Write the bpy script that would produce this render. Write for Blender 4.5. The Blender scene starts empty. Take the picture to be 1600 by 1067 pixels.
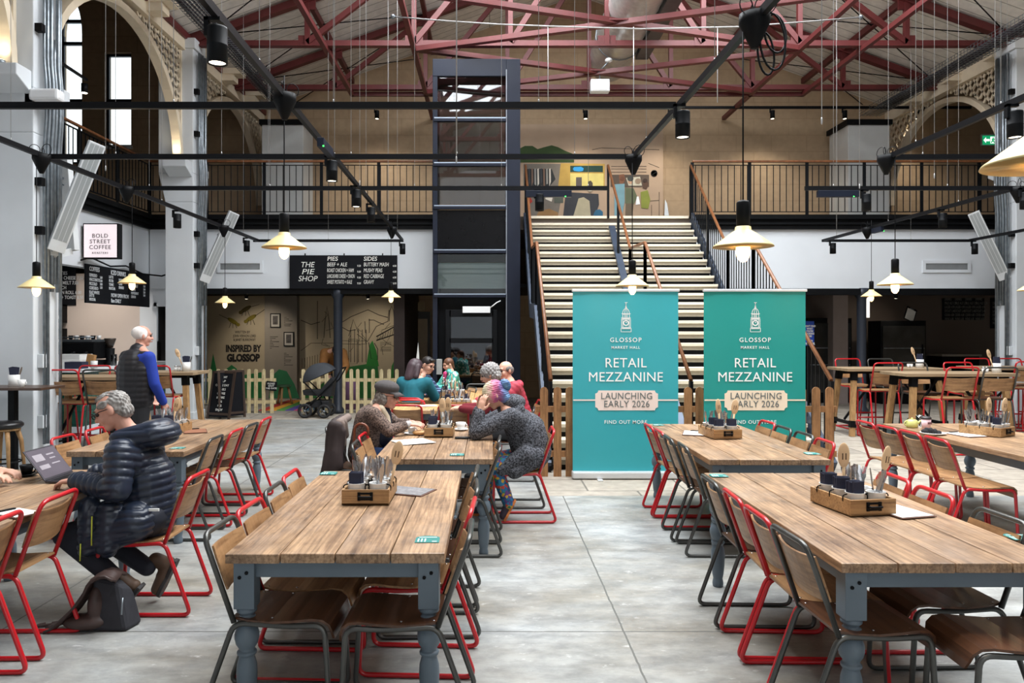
import bpy, bmesh, math, random
import numpy as np
from mathutils import Vector, Matrix
SC = bpy.context.scene
COL = SC.collection
PI = math.pi
random.seed(7)
# ------------------------------------------------------------------ camera, sky, light, exposure
F, VX, VY, EYE = 1180.0, 765.0, 518.0, 1.7
cam_d = bpy.data.cameras.new('camera')
cam_d.sensor_width = 36.0
cam_d.lens = F / 1600 * 36
cam_d.shift_x = (800 - VX) / 1600
cam_d.shift_y = (VY - 533.5) / 1600
cam_d.clip_end = 200
cam = bpy.data.objects.new('camera', cam_d)
cam.location = (0, 0, EYE)
cam.rotation_euler = (PI / 2, 0, 0)
COL.objects.link(cam)
SC.camera = cam
world = bpy.data.worlds.new('overcast_sky')
SC.world = world
world.use_nodes = True
bg = world.node_tree.nodes['Background']
bg.inputs[0].default_value = (0.93, 0.97, 1.0, 1)
bg.inputs[1].default_value = 1.6
SC.view_settings.view_transform = 'Standard'
SC.view_settings.look = 'None'
SC.view_settings.exposure = 0.42
SC.view_settings.gamma = 1
SC.view_settings.use_curve_mapping = False
def area(name, loc, rot, sx, sy, power, color=(1, 1, 1), spread=180):
    d = bpy.data.lights.new(name, 'AREA')
    d.shape = 'RECTANGLE'; d.size = sx; d.size_y = sy; d.energy = power; d.color = color
    d.spread = math.radians(spread)
    o = bpy.data.objects.new(name, d); o.location = loc; o.rotation_euler = rot
    COL.objects.link(o); return o
ROOF_C, ROOF_P = 2.25, 0.36      # ridge line x, pitch
# daylight falling through the two strips of roof glazing
area('rooflight_daylight', (ROOF_C - 2.4, 8.4, 9.35), (0, -math.atan(ROOF_P), 0), 4.0, 10.4, 1650, (0.93, 0.97, 1.0))
area('rooflight_daylight', (ROOF_C + 2.4, 8.4, 9.35), (0, math.atan(ROOF_P), 0), 4.0, 10.4, 1650, (0.93, 0.97, 1.0))
# unseen fill lights added behind the camera, for facing surfaces and the roof
area('rear_fill_light', (ROOF_C, -5.6, 2.2), (PI / 2, 0, 0), 4.0, 2.2, 22, (0.95, 0.98, 1.0))
area('roof_fill_light', (ROOF_C, -5.7, 7.8), (PI / 2 + .2, 0, 0), 9.0, 2.6, 75, (0.96, 0.98, 1.0))  # added fill tilted up at the roof underside; the gable wall is closed

def at(x, y, Y):
    return Vector(((x - VX) / F * Y, Y, EYE - (y - VY) / F * Y))
def px(x, Y): return (x - VX) / F * Y
def pz(y, Y): return EYE - (y - VY) / F * Y

# ------------------------------------------------------------------ materials
def lin(c):
    return tuple((v / 12.92 if v <= 0.04045 else ((v + 0.055) / 1.055) ** 2.4) for v in (x / 255 for x in c))
MATS = {}
def mat(name, rgb, rough=0.55, metal=0.0, var=0.12, scale=6.0, stretch=(1, 1, 1), bump=0.0, detail=4.0, rgb2=None, emit=0.0, alpha=1.0, spec=0.5, coat=0.0, rnd=0.0, lo=0.3, hi=0.7):
    if name in MATS: return MATS[name]
    m = bpy.data.materials.new(name); m.use_nodes = True
    nt = m.node_tree; N = nt.nodes; L = nt.links
    b = N['Principled BSDF']
    a = lin(rgb)
    if rgb2: c1, c2 = a, lin(rgb2)
    else: c1 = tuple(max(0, v * (1 - var)) for v in a); c2 = tuple(min(1, v * (1 + var)) for v in a)
    tc = N.new('ShaderNodeTexCoord'); mp = N.new('ShaderNodeMapping'); mp.inputs['Scale'].default_value = stretch
    L.new(tc.outputs['Object'], mp.inputs['Vector'])
    src = mp.outputs['Vector']
    if rnd:
        oi = N.new('ShaderNodeObjectInfo'); ad = N.new('ShaderNodeVectorMath'); ad.operation = 'ADD'
        sc = N.new('ShaderNodeMath'); sc.operation = 'MULTIPLY'; sc.inputs[1].default_value = 37.0
        L.new(oi.outputs['Random'], sc.inputs[0]); L.new(src, ad.inputs[0]); L.new(sc.outputs[0], ad.inputs[1]); src = ad.outputs[0]
    nz = N.new('ShaderNodeTexNoise'); nz.inputs['Scale'].default_value = scale; nz.inputs['Detail'].default_value = detail
    L.new(src, nz.inputs['Vector'])
    cr = N.new('ShaderNodeValToRGB'); e = cr.color_ramp.elements
    e[0].position = lo; e[0].color = (*c1, 1); e[1].position = hi; e[1].color = (*c2, 1)
    L.new(nz.outputs['Fac'], cr.inputs['Fac'])
    L.new(cr.outputs['Color'], b.inputs['Base Color'])
    b.inputs['Roughness'].default_value = rough; b.inputs['Metallic'].default_value = metal
    b.inputs['Specular IOR Level'].default_value = spec
    b.inputs['Coat Weight'].default_value = coat
    if bump:
        bp = N.new('ShaderNodeBump'); bp.inputs['Strength'].default_value = bump; bp.inputs['Distance'].default_value = 0.02
        L.new(nz.outputs['Fac'], bp.inputs['Height']); L.new(bp.outputs['Normal'], b.inputs['Normal'])
    if emit:
        L.new(cr.outputs['Color'], b.inputs['Emission Color']); b.inputs['Emission Strength'].default_value = emit
    if alpha < 1: b.inputs['Alpha'].default_value = alpha
    MATS[name] = m
    return m

def floor_mat():
    m = bpy.data.materials.new('worn_concrete'); m.use_nodes = True
    nt = m.node_tree; N = nt.nodes; L = nt.links; b = N['Principled BSDF']
    tc = N.new('ShaderNodeTexCoord')
    mp = N.new('ShaderNodeMapping'); mp.inputs['Scale'].default_value = (0.55, 1.0, 1.0); L.new(tc.outputs['Object'], mp.inputs['Vector'])
    n1 = N.new('ShaderNodeTexNoise'); n1.inputs['Scale'].default_value = 0.9; n1.inputs['Detail'].default_value = 6; n1.inputs['Roughness'].default_value = 0.62
    n2 = N.new('ShaderNodeTexNoise'); n2.inputs['Scale'].default_value = 5.5; n2.inputs['Detail'].default_value = 10; n2.inputs['Roughness'].default_value = 0.72
    n3 = N.new('ShaderNodeTexNoise'); n3.inputs['Scale'].default_value = 16; n3.inputs['Detail'].default_value = 8; n3.inputs['Roughness'].default_value = 0.7
    for n in (n1, n2, n3): L.new(mp.outputs['Vector'], n.inputs['Vector'])
    r1 = N.new('ShaderNodeValToRGB'); e = r1.color_ramp.elements
    e[0].position = 0.33; e[0].color = (*lin((128, 121, 108)), 1); e[1].position = 0.62; e[1].color = (*lin((164, 167, 167)), 1)
    L.new(n1.outputs['Fac'], r1.inputs['Fac'])
    r2 = N.new('ShaderNodeValToRGB'); e = r2.color_ramp.elements
    e[0].position = 0.36; e[0].color = (0.50, 0.51, 0.52, 1); e[1].position = 0.60; e[1].color = (1.12, 1.12, 1.1, 1)
    L.new(n2.outputs['Fac'], r2.inputs['Fac'])
    mx = N.new('ShaderNodeMix'); mx.data_type = 'RGBA'; mx.blend_type = 'MULTIPLY'; mx.inputs[0].default_value = 0.75
    L.new(r1.outputs['Color'], mx.inputs[6]); L.new(r2.outputs['Color'], mx.inputs[7])
    r3 = N.new('ShaderNodeValToRGB'); e = r3.color_ramp.elements
    e[0].position = 0.60; e[0].color = (0, 0, 0, 1); e[1].position = 0.76; e[1].color = (.7, .7, .7, 1)
    L.new(n3.outputs['Fac'], r3.inputs['Fac'])
    mw = N.new('ShaderNodeMix'); mw.data_type = 'RGBA'; mw.inputs[7].default_value = (*lin((222, 222, 220)), 1)
    L.new(r3.outputs['Color'], mw.inputs[0]); L.new(mx.outputs[2], mw.inputs[6])
    # saw-cut joints
    sx = N.new('ShaderNodeSeparateXYZ'); L.new(tc.outputs['Object'], sx.inputs[0])
    def joint(out, off, per):
        wob = N.new('ShaderNodeMath'); wob.operation = 'MULTIPLY_ADD'; wob.inputs[1].default_value = 0.02; wob.inputs[2].default_value = -off - 0.01
        L.new(n2.outputs['Fac'], wob.inputs[0])
        a = N.new('ShaderNodeMath'); a.operation = 'ADD'; L.new(out, a.inputs[0]); L.new(wob.outputs[0], a.inputs[1])
        p = N.new('ShaderNodeMath'); p.operation = 'PINGPONG'; p.inputs[1].default_value = per / 2; L.new(a.outputs[0], p.inputs[0])
        c = N.new('ShaderNodeMath'); c.operation = 'LESS_THAN'; c.inputs[1].default_value = 0.0055; L.new(p.outputs[0], c.inputs[0])
        return c.outputs[0]
    jx, jy = joint(sx.outputs[0], 0.76, 3.54), joint(sx.outputs[1], 4.28, 3.54)
    mxm = N.new('ShaderNodeMath'); mxm.operation = 'MAXIMUM'; L.new(jx, mxm.inputs[0]); L.new(jy, mxm.inputs[1])
    mj = N.new('ShaderNodeMix'); mj.data_type = 'RGBA'; mj.inputs[7].default_value = (*lin((92, 92, 88)), 1)
    L.new(mxm.outputs[0], mj.inputs[0]); L.new(mw.outputs[2], mj.inputs[6])
    L.new(mj.outputs[2], b.inputs['Base Color'])
    rr = N.new('ShaderNodeMapRange'); rr.inputs['To Min'].default_value = 0.34; rr.inputs['To Max'].default_value = 0.6
    L.new(n2.outputs['Fac'], rr.inputs['Value']); L.new(rr.outputs[0], b.inputs['Roughness'])
    bp = N.new('ShaderNodeBump'); bp.inputs['Strength'].default_value = 0.12; bp.inputs['Distance'].default_value = 0.01
    L.new(n2.outputs['Fac'], bp.inputs['Height']); L.new(bp.outputs['Normal'], b.inputs['Normal'])
    return m

def brick_mat(name, c1, c2, cm, bw, bh, mortar=0.012, rough=0.8, vec='XY', noise=0.25, bump=0.2, offset=0.5):
    m = bpy.data.materials.new(name); m.use_nodes = True
    nt = m.node_tree; N = nt.nodes; L = nt.links; b = N['Principled BSDF']
    tc = N.new('ShaderNodeTexCoord'); sp = N.new('ShaderNodeSeparateXYZ'); cb = N.new('ShaderNodeCombineXYZ')
    L.new(tc.outputs['Object'], sp.inputs[0])
    for i, ax in enumerate(vec): L.new(sp.outputs['XYZ'.index(ax)], cb.inputs[i])
    br = N.new('ShaderNodeTexBrick'); L.new(cb.outputs[0], br.inputs['Vector'])
    br.inputs['Color1'].default_value = (*lin(c1), 1); br.inputs['Color2'].default_value = (*lin(c2), 1); br.inputs['Mortar'].default_value = (*lin(cm), 1)
    br.inputs['Scale'].default_value = 1.0; br.inputs['Brick Width'].default_value = bw; br.inputs['Row Height'].default_value = bh
    br.inputs['Mortar Size'].default_value = mortar; br.inputs['Mortar Smooth'].default_value = 0.2; br.offset = offset
    nz = N.new('ShaderNodeTexNoise'); nz.inputs['Scale'].default_value = 7; nz.inputs['Detail'].default_value = 8
    L.new(tc.outputs['Object'], nz.inputs['Vector'])
    cr = N.new('ShaderNodeValToRGB'); e = cr.color_ramp.elements
    e[0].position = 0.3; e[0].color = (1 - noise, 1 - noise, 1 - noise, 1); e[1].position = 0.7; e[1].color = (1 + noise * .4,) * 3 + (1,)
    L.new(nz.outputs['Fac'], cr.inputs['Fac'])
    mx = N.new('ShaderNodeMix'); mx.data_type = 'RGBA'; mx.blend_type = 'MULTIPLY'; mx.inputs[0].default_value = 1
    L.new(br.outputs['Color'], mx.inputs[6]); L.new(cr.outputs['Color'], mx.inputs[7]); L.new(mx.outputs[2], b.inputs['Base Color'])
    b.inputs['Roughness'].default_value = rough
    bp = N.new('ShaderNodeBump'); bp.inputs['Strength'].default_value = bump; bp.inputs['Distance'].default_value = 0.01; bp.invert = True
    L.new(br.outputs['Fac'], bp.inputs['Height']); L.new(bp.outputs['Normal'], b.inputs['Normal'])
    MATS[name] = m; return m

def plank_mat(name, dark, light, axis=1, rough=0.5, grain=22.0, board=0.0):
    """weathered boards: grain stretched along the axis, every board and every object different"""
    m = bpy.data.materials.new(name); m.use_nodes = True
    nt = m.node_tree; N = nt.nodes; L = nt.links; b = N['Principled BSDF']
    def math_(op, *v):
        n = N.new('ShaderNodeMath'); n.operation = op
        for i, x in enumerate(v):
            if isinstance(x, (int, float)): n.inputs[i].default_value = x
            else: L.new(x, n.inputs[i])
        return n.outputs[0]
    tc = N.new('ShaderNodeTexCoord'); oi = N.new('ShaderNodeObjectInfo')
    sh = math_('MULTIPLY', oi.outputs['Random'], 23.0)
    wn = None
    if board:
        sp = N.new('ShaderNodeSeparateXYZ'); L.new(tc.outputs['Object'], sp.inputs[0])
        cell = math_('FLOOR', math_('DIVIDE', math_('ADD', sp.outputs[0], 10 * board), board))
        w = N.new('ShaderNodeTexWhiteNoise'); w.noise_dimensions = '1D'; L.new(math_('ADD', cell, sh), w.inputs['W']); wn = w.outputs['Value']
        sh = math_('ADD', sh, math_('MULTIPLY', wn, 9.0))
    ad = N.new('ShaderNodeVectorMath'); ad.operation = 'ADD'; L.new(tc.outputs['Object'], ad.inputs[0]); L.new(sh, ad.inputs[1])
    def noise(stretch, scale, det, rgh=0.6, dist=0.0):
        mp = N.new('ShaderNodeMapping'); mp.inputs['Scale'].default_value = stretch; L.new(ad.outputs[0], mp.inputs['Vector'])
        n = N.new('ShaderNodeTexNoise'); n.inputs['Scale'].default_value = scale; n.inputs['Detail'].default_value = det; n.inputs['Roughness'].default_value = rgh
        n.inputs['Distortion'].default_value = dist
        L.new(mp.outputs['Vector'], n.inputs['Vector']); return n
    st = [1, 1, 1]; st[axis] = 0.07
    n1 = noise(st, grain, 8, 0.62, 1.2)
    st2 = [1, 1, 1]; st2[axis] = 0.4
    n2 = noise(st2, 5.0, 7, 0.7)
    n3 = noise((1, 1, 1), 7.0, 8, 0.72)
    st4 = [1, 1, 1]; st4[axis] = 0.03
    n4 = noise(st4, grain * 4.5, 3, 0.5, 0.4)
    f = math_('ADD', math_('MULTIPLY', n1.outputs['Fac'], .5), math_('MULTIPLY', n2.outputs['Fac'], .5))
    if wn is not None: f = math_('ADD', f, math_('MULTIPLY', math_('SUBTRACT', wn, .5), .10))
    r1 = N.new('ShaderNodeValToRGB'); e = r1.color_ramp.elements
    e[0].position = 0.30; e[0].color = (*lin(dark), 1); e[1].position = 0.62; e[1].color = (*lin(light), 1)
    L.new(f, r1.inputs['Fac'])
    def mul(a, n, p0, c0, p1, fac):
        r3 = N.new('ShaderNodeValToRGB'); e = r3.color_ramp.elements
        e[0].position = p0; e[0].color = (*c0, 1); e[1].position = p1; e[1].color = (1, 1, 1, 1)
        L.new(n.outputs['Fac'], r3.inputs['Fac'])
        mx = N.new('ShaderNodeMix'); mx.data_type = 'RGBA'; mx.blend_type = 'MULTIPLY'; mx.inputs[0].default_value = fac
        L.new(a, mx.inputs[6]); L.new(r3.outputs['Color'], mx.inputs[7]); return mx.outputs[2]
    c = mul(r1.outputs['Color'], n3, .34, (0.50, 0.47, 0.46), .50, .5)
    c = mul(c, n4, .36, (0.50, 0.44, 0.40), .52, .65)
    if board:      # cathedral growth rings and dark knots
        mp = N.new('ShaderNodeMapping'); sw = [1, 1, 1]; sw[axis] = .09; mp.inputs['Scale'].default_value = sw; L.new(ad.outputs[0], mp.inputs['Vector'])
        wv = N.new('ShaderNodeTexWave'); wv.bands_direction = 'X'; wv.inputs['Scale'].default_value = 11; wv.inputs['Distortion'].default_value = 9; wv.inputs['Detail'].default_value = 3; wv.inputs['Detail Scale'].default_value = 1.3
        L.new(mp.outputs['Vector'], wv.inputs['Vector']); c = mul(c, wv, .0, (0.60, 0.54, 0.48), .42, .55)
        vo = N.new('ShaderNodeTexVoronoi'); vo.inputs['Scale'].default_value = 3.1; mk = N.new('ShaderNodeMapping'); sk_ = [1, 1, 1]; sk_[axis] = .55; mk.inputs['Scale'].default_value = sk_; L.new(ad.outputs[0], mk.inputs['Vector']); L.new(mk.outputs['Vector'], vo.inputs['Vector'])
        vo.outputs['Distance'].name
        rk = N.new('ShaderNodeValToRGB'); e = rk.color_ramp.elements; e[0].position = .03; e[0].color = (.28, .2, .15, 1); e[1].position = .085; e[1].color = (1, 1, 1, 1); L.new(vo.outputs['Distance'], rk.inputs['Fac'])
        mk2 = N.new('ShaderNodeMix'); mk2.data_type = 'RGBA'; mk2.blend_type = 'MULTIPLY'; mk2.inputs[0].default_value = .8; L.new(c, mk2.inputs[6]); L.new(rk.outputs['Color'], mk2.inputs[7]); c = mk2.outputs[2]
    if board:      # greyed, scuffed patches
        n5 = noise((1, .5, 1), 3.0, 6, .7)
        r5 = N.new('ShaderNodeValToRGB'); e = r5.color_ramp.elements; e[0].position = .5; e[0].color = (0, 0, 0, 1); e[1].position = .75; e[1].color = (.55, .55, .55, 1)
        L.new(n5.outputs['Fac'], r5.inputs['Fac'])
        mg = N.new('ShaderNodeMix'); mg.data_type = 'RGBA'; mg.inputs[7].default_value = (*lin((166, 146, 130)), 1)
        L.new(r5.outputs['Color'], mg.inputs[0]); L.new(c, mg.inputs[6]); c = mg.outputs[2]
    L.new(c, b.inputs['Base Color'])
    b.inputs['Roughness'].default_value = rough
    bp = N.new('ShaderNodeBump'); bp.inputs['Strength'].default_value = 0.25; bp.inputs['Distance'].default_value = 0.004
    L.new(n1.outputs['Fac'], bp.inputs['Height']); L.new(bp.outputs['Normal'], b.inputs['Normal'])
    MATS[name] = m; return m

def glass_mat(name, tint=(0.8, 0.85, 0.9), mixv=0.25, rough=0.02):
    m = bpy.data.materials.new(name); m.use_nodes = True
    nt = m.node_tree; N = nt.nodes; L = nt.links
    N.remove(N['Principled BSDF']); out = N['Material Output']
    t = N.new('ShaderNodeBsdfTransparent'); t.inputs[0].default_value = (*tint, 1)
    g = N.new('ShaderNodeBsdfGlossy'); g.inputs['Roughness'].default_value = rough
    fr = N.new('ShaderNodeFresnel'); fr.inputs[0].default_value = 1.5
    ad = N.new('ShaderNodeMath'); ad.operation = 'ADD'; ad.inputs[1].default_value = mixv; L.new(fr.outputs[0], ad.inputs[0])
    mx = N.new('ShaderNodeMixShader'); L.new(ad.outputs[0], mx.inputs[0]); L.new(t.outputs[0], mx.inputs[1]); L.new(g.outputs[0], mx.inputs[2])
    L.new(mx.outputs[0], out.inputs[0]); MATS[name] = m; return m

M_FLOOR = floor_mat()
M_PAVE = brick_mat('stone_flags', (176, 166, 152), (158, 150, 138), (112, 106, 98), 1.05, 0.62, 0.012)
M_BLOCK = brick_mat('sandy_blockwork', (178, 154, 124), (173, 149, 119), (164, 140, 111), 0.9, 0.42, 0.010, vec='XZ', noise=0.10, bump=0.1)
M_BLOCKS = brick_mat('sandy_blockwork_side', (178, 154, 124), (173, 149, 119), (164, 140, 111), 0.9, 0.42, 0.010, vec='YZ', noise=0.10, bump=0.1)
M_WHITE = mat('painted_plaster', (212, 217, 222), 0.75, var=0.03, scale=1.5)
M_COLUMN = mat('column_paint', (206, 211, 215), 0.7, var=0.04, scale=2, bump=0.03)
M_CREAM = mat('cream_ironwork', (222, 208, 184), 0.6, var=0.05)
M_BLACK = mat('black_paint', (14, 15, 17), 0.5, var=0.2, spec=.12)
M_BLACKM = mat('black_metal', (15, 17, 20), 0.45, 0.0, var=0.15, spec=.14)
M_BLUEBLK = mat('blue_black_metal', (26, 31, 44), 0.42, 0.0, var=0.12, scale=2, spec=.2)
M_STEEL = mat('galvanised_steel', (132, 140, 146), 0.35, 0.8, var=0.2, scale=12)
M_RED = mat('oxide_red_steel', (92, 35, 35), 0.5, var=0.15, scale=3)
M_ROOF = brick_mat('roof_lining_boards', (246, 243, 236), (240, 237, 230), (170, 166, 158), 30.0, 0.30, 0.012, vec='XY', noise=0.12, bump=0.4, offset=0.0)
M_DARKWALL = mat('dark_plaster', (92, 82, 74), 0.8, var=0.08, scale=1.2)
M_OAK = mat('oak_handrail', (118, 74, 44), 0.4, var=0.25, scale=14, stretch=(1, 1, 0.3))
M_GLASS = glass_mat('clear_glass', (0.9, 0.94, 0.95), 0.04)
M_LIFTGLASS = glass_mat('lift_glass', (0.44, 0.46, 0.49), 0.02)
M_WIRE = mat('suspension_wire_steel', (168, 168, 168), 0.4, 0.3, var=0.05)

# ------------------------------------------------------------------ mesh builder
class MB:
    def __init__(s): s.v = []; s.f = []; s.m = []; s.sm = []; s.mi = 0
    def add(s, vs, fs, smooth=False):
        o = len(s.v); s.v += [tuple(v) for v in vs]
        for f in fs: s.f.append([i + o for i in f]); s.m.append(s.mi); s.sm.append(smooth)
        return s
    def box(s, x0, x1, y0, y1, z0, z1):
        return s.add([(x0, y0, z0), (x1, y0, z0), (x1, y1, z0), (x0, y1, z0), (x0, y0, z1), (x1, y0, z1), (x1, y1, z1), (x0, y1, z1)],
                     [(0, 3, 2, 1), (4, 5, 6, 7), (0, 1, 5, 4), (1, 2, 6, 5), (2, 3, 7, 6), (3, 0, 4, 7)])
    def obox(s, M, sx, sy, sz):
        vs = [M @ Vector((x * sx / 2, y * sy / 2, z * sz / 2)) for z in (-1, 1) for x, y in ((-1, -1), (1, -1), (1, 1), (-1, 1))]
        return s.add(vs, [(0, 3, 2, 1), (4, 5, 6, 7), (0, 1, 5, 4), (1, 2, 6, 5), (2, 3, 7, 6), (3, 0, 4, 7)])
    def bar(s, p0, p1, w, h, up=(0, 0, 1)):
        p0, p1 = Vector(p0), Vector(p1); d = (p1 - p0).normalized(); u = Vector(up)
        if abs(d.dot(u)) > 0.99: u = Vector((0, 1, 0))
        sd = d.cross(u).normalized(); u = sd.cross(d)
        vs = []
        for p in (p0, p1):
            for a, b in ((-1, -1), (1, -1), (1, 1), (-1, 1)): vs.append(p + sd * a * w / 2 + u * b * h / 2)
        return s.add(vs, [(0, 1, 2, 3), (7, 6, 5, 4), (0, 4, 5, 1), (1, 5, 6, 2), (2, 6, 7, 3), (3, 7, 4, 0)])
    def tube(s, pts, r, n=8, closed=False, smooth=True):
        pts = [Vector(p) for p in pts]; k = len(pts)
        rs = r if isinstance(r, (list, tuple)) else [r] * k
        tan = []
        for i in range(k):
            a = pts[i - 1] if (i or closed) else pts[i]; b = pts[(i + 1) % k] if (i < k - 1 or closed) else pts[i]
            t = (b - a); tan.append(t.normalized() if t.length > 1e-9 else Vector((0, 0, 1)))
        t0 = tan[0]; ref = Vector((0, 0, 1)) if abs(t0.z) < 0.9 else Vector((1, 0, 0))
        u = (ref - t0 * ref.dot(t0)).normalized(); vs = []
        for i in range(k):
            t = tan[i]; u = u - t * u.dot(t)
            u = u.normalized() if u.length > 1e-6 else Vector((1, 0, 0))
            w = t.cross(u)
            for j in range(n):
                a = 2 * PI * j / n
                vs.append(pts[i] + (u * math.cos(a) + w * math.sin(a)) * rs[i])
        fs = []
        for i in range(k if closed else k - 1):
            i2 = (i + 1) % k
            for j in range(n):
                j2 = (j + 1) % n
                fs.append((i * n + j, i * n + j2, i2 * n + j2, i2 * n + j))
        s.add(vs, fs, smooth)
        if not closed:
            o = len(s.v) - len(vs)
            s.f.append([o + j for j in range(n)][::-1]); s.m.append(s.mi); s.sm.append(False)
            s.f.append([o + (k - 1) * n + j for j in range(n)]); s.m.append(s.mi); s.sm.append(False)
        return s
    def lathe(s, prof, n=24, c=(0, 0, 0), smooth=True, M=None):
        c = Vector(c); vs = []; k = len(prof)
        for r, z in prof:
            for j in range(n):
                a = 2 * PI * j / n; p = Vector((r * math.cos(a), r * math.sin(a), z))
                vs.append((M @ p if M else p) + c)
        fs = [(i * n + j, i * n + (j + 1) % n, (i + 1) * n + (j + 1) % n, (i + 1) * n + j) for i in range(k - 1) for j in range(n)]
        if prof[0][0] > 1e-5: fs.append([j for j in range(n)][::-1])
        if prof[-1][0] > 1e-5: fs.append([(k - 1) * n + j for j in range(n)])
        return s.add(vs, fs, smooth)
    def prism(s, poly, h, M=None):
        """polygon in local xy extruded 0..h along local z, then moved by M"""
        n = len(poly); vs = [Vector((x, y, 0)) for x, y in poly] + [Vector((x, y, h)) for x, y in poly]
        if M: vs = [M @ v for v in vs]
        return s.add(vs, [list(range(n))[::-1], list(range(n, 2 * n))] + [(i, (i + 1) % n, (i + 1) % n + n, i + n) for i in range(n)])
    def ell(s, c, r, n=12, M=None):
        prof = [(math.sin(PI * i / n), -math.cos(PI * i / n)) for i in range(n + 1)]
        c = Vector(c); r = Vector(r) if not isinstance(r, (int, float)) else Vector((r, r, r)); vs = []; m = 2 * n
        for q, z in prof:
            for j in range(m):
                a = 2 * PI * j / m; p = Vector((max(q, 1e-4) * math.cos(a) * r.x, max(q, 1e-4) * math.sin(a) * r.y, z * r.z))
                vs.append((M @ p if M else p) + c)
        fs = [(i * m + j, i * m + (j + 1) % m, (i + 1) * m + (j + 1) % m, (i + 1) * m + j) for i in range(n) for j in range(m)]
        return s.add(vs, fs, True)
    def mesh(s, name, mats, off=None):
        me = bpy.data.meshes.new(name)
        vs = s.v if off is None else [(a - off[0], b - off[1], c - off[2]) for a, b, c in s.v]
        me.from_pydata(vs, [], s.f)
        for m in (mats if isinstance(mats, (list, tuple)) else [mats]): me.materials.append(m)
        me.polygons.foreach_set('material_index', s.m); me.polygons.foreach_set('use_smooth', s.sm)
        bm = bmesh.new(); bm.from_mesh(me); bmesh.ops.recalc_face_normals(bm, faces=bm.faces); bm.to_mesh(me); bm.free()
        return me
    def build(s, name, mats, parent=None, bevel=0.0, world=True, loc=None):
        """world: vertices given in room coordinates even when the part hangs on a thing"""
        off = None
        if parent is not None and world: off = WPOS.get(parent.name, (0, 0, 0))
        if parent is None and loc is not None: off = loc
        o = bpy.data.objects.new(name, s.mesh(name, mats, off)); COL.objects.link(o)
        if parent is not None:
            o.parent = parent; WPOS[o.name] = WPOS.get(parent.name, (0, 0, 0)) if world else (0, 0, 0)
        elif loc is not None: o.location = loc; WPOS[o.name] = tuple(loc)
        if bevel:
            b = o.modifiers.new('edge', 'BEVEL'); b.width = bevel; b.segments = 2; b.limit_method = 'ANGLE'; b.angle_limit = 0.7
        return o
WPOS = {}
def fillet(pts, r, seg=5, closed=False):
    pts = [Vector(p) for p in pts]; out = []; n = len(pts)
    for i in range(n):
        if not closed and i in (0, n - 1): out.append(pts[i]); continue
        a, p, b = pts[i - 1], pts[i], pts[(i + 1) % n]
        rr = min(r, (a - p).length * 0.49, (b - p).length * 0.49)
        q0 = p + (a - p).normalized() * rr; q1 = p + (b - p).normalized() * rr
        for k in range(seg + 1):
            t = k / seg; out.append(q0 * (1 - t) ** 2 + p * 2 * t * (1 - t) + q1 * t * t)
    return out
def tag(o, label=None, cat=None, group=None, kind=None):
    if label: o['label'] = label
    if cat: o['category'] = cat
    if group: o['group'] = group
    if kind: o['kind'] = kind
    return o
def thing(name, label, cat, loc=(0, 0, 0), rotz=0.0, group=None):
    o = bpy.data.objects.new(name, None); o.empty_display_size = 0.1; COL.objects.link(o)
    o.location = loc; o.rotation_euler = (0, 0, rotz); WPOS[o.name] = tuple(loc)
    return tag(o, label, cat, group)
KIDS = {}
def kids(o):
    return [c for c in bpy.data.objects if c.parent == o] if o.name not in KIDS else KIDS[o.name]
def freeze(o):
    ch = [c for c in bpy.data.objects if c.parent == o]; KIDS[o.name] = ch
    for c in ch: freeze(c)
    return o
def dup(root, loc=None, rotz=None, label=None, group=None, parent=None, cat=None):
    r = root.copy(); COL.objects.link(r)
    if parent is not None: r.parent = parent
    if loc is not None: r.location = loc
    if rotz is not None: r.rotation_euler = (0, 0, rotz)
    if label: r['label'] = label
    if group: r['group'] = group
    if cat: r['category'] = cat
    for c in KIDS.get(root.name, ()): dup(c, parent=r)
    return r
def struct(name, mb, m, bevel=0.0, label=None):
    o = mb.build(name, m, bevel=bevel); o['kind'] = 'structure'
    if label: o['label'] = label
    return o
def text(name, body, size, loc, m, parent=None, rot=(PI / 2, 0, 0), align='CENTER', shear=0.0, bold=0.0, sx=1.0, line=1.0, depth=0.002, space=1.0, fit=None):
    cu = bpy.data.curves.new(name, 'FONT'); cu.body = body; cu.size = size; cu.align_x = align; cu.align_y = 'CENTER'
    cu.shear = shear; cu.offset = bold; cu.space_line = line; cu.space_character = space; cu.extrude = depth; cu.resolution_u = 3
    cu.materials.append(m)
    tmp = bpy.data.objects.new('tmp', cu)
    me = bpy.data.meshes.new_from_object(tmp); bpy.data.objects.remove(tmp); bpy.data.curves.remove(cu)
    if fit: xs = [v.co.x for v in me.vertices]; sx = fit / (max(xs) - min(xs))
    o = bpy.data.objects.new(name, me); COL.objects.link(o); o.rotation_euler = rot; o.scale = (sx, 1, 1)
    off = WPOS.get(parent.name, (0, 0, 0)) if parent else (0, 0, 0)
    o.location = (loc[0] - off[0], loc[1] - off[1], loc[2] - off[2])
    if parent: o.parent = parent
    return o
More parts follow.
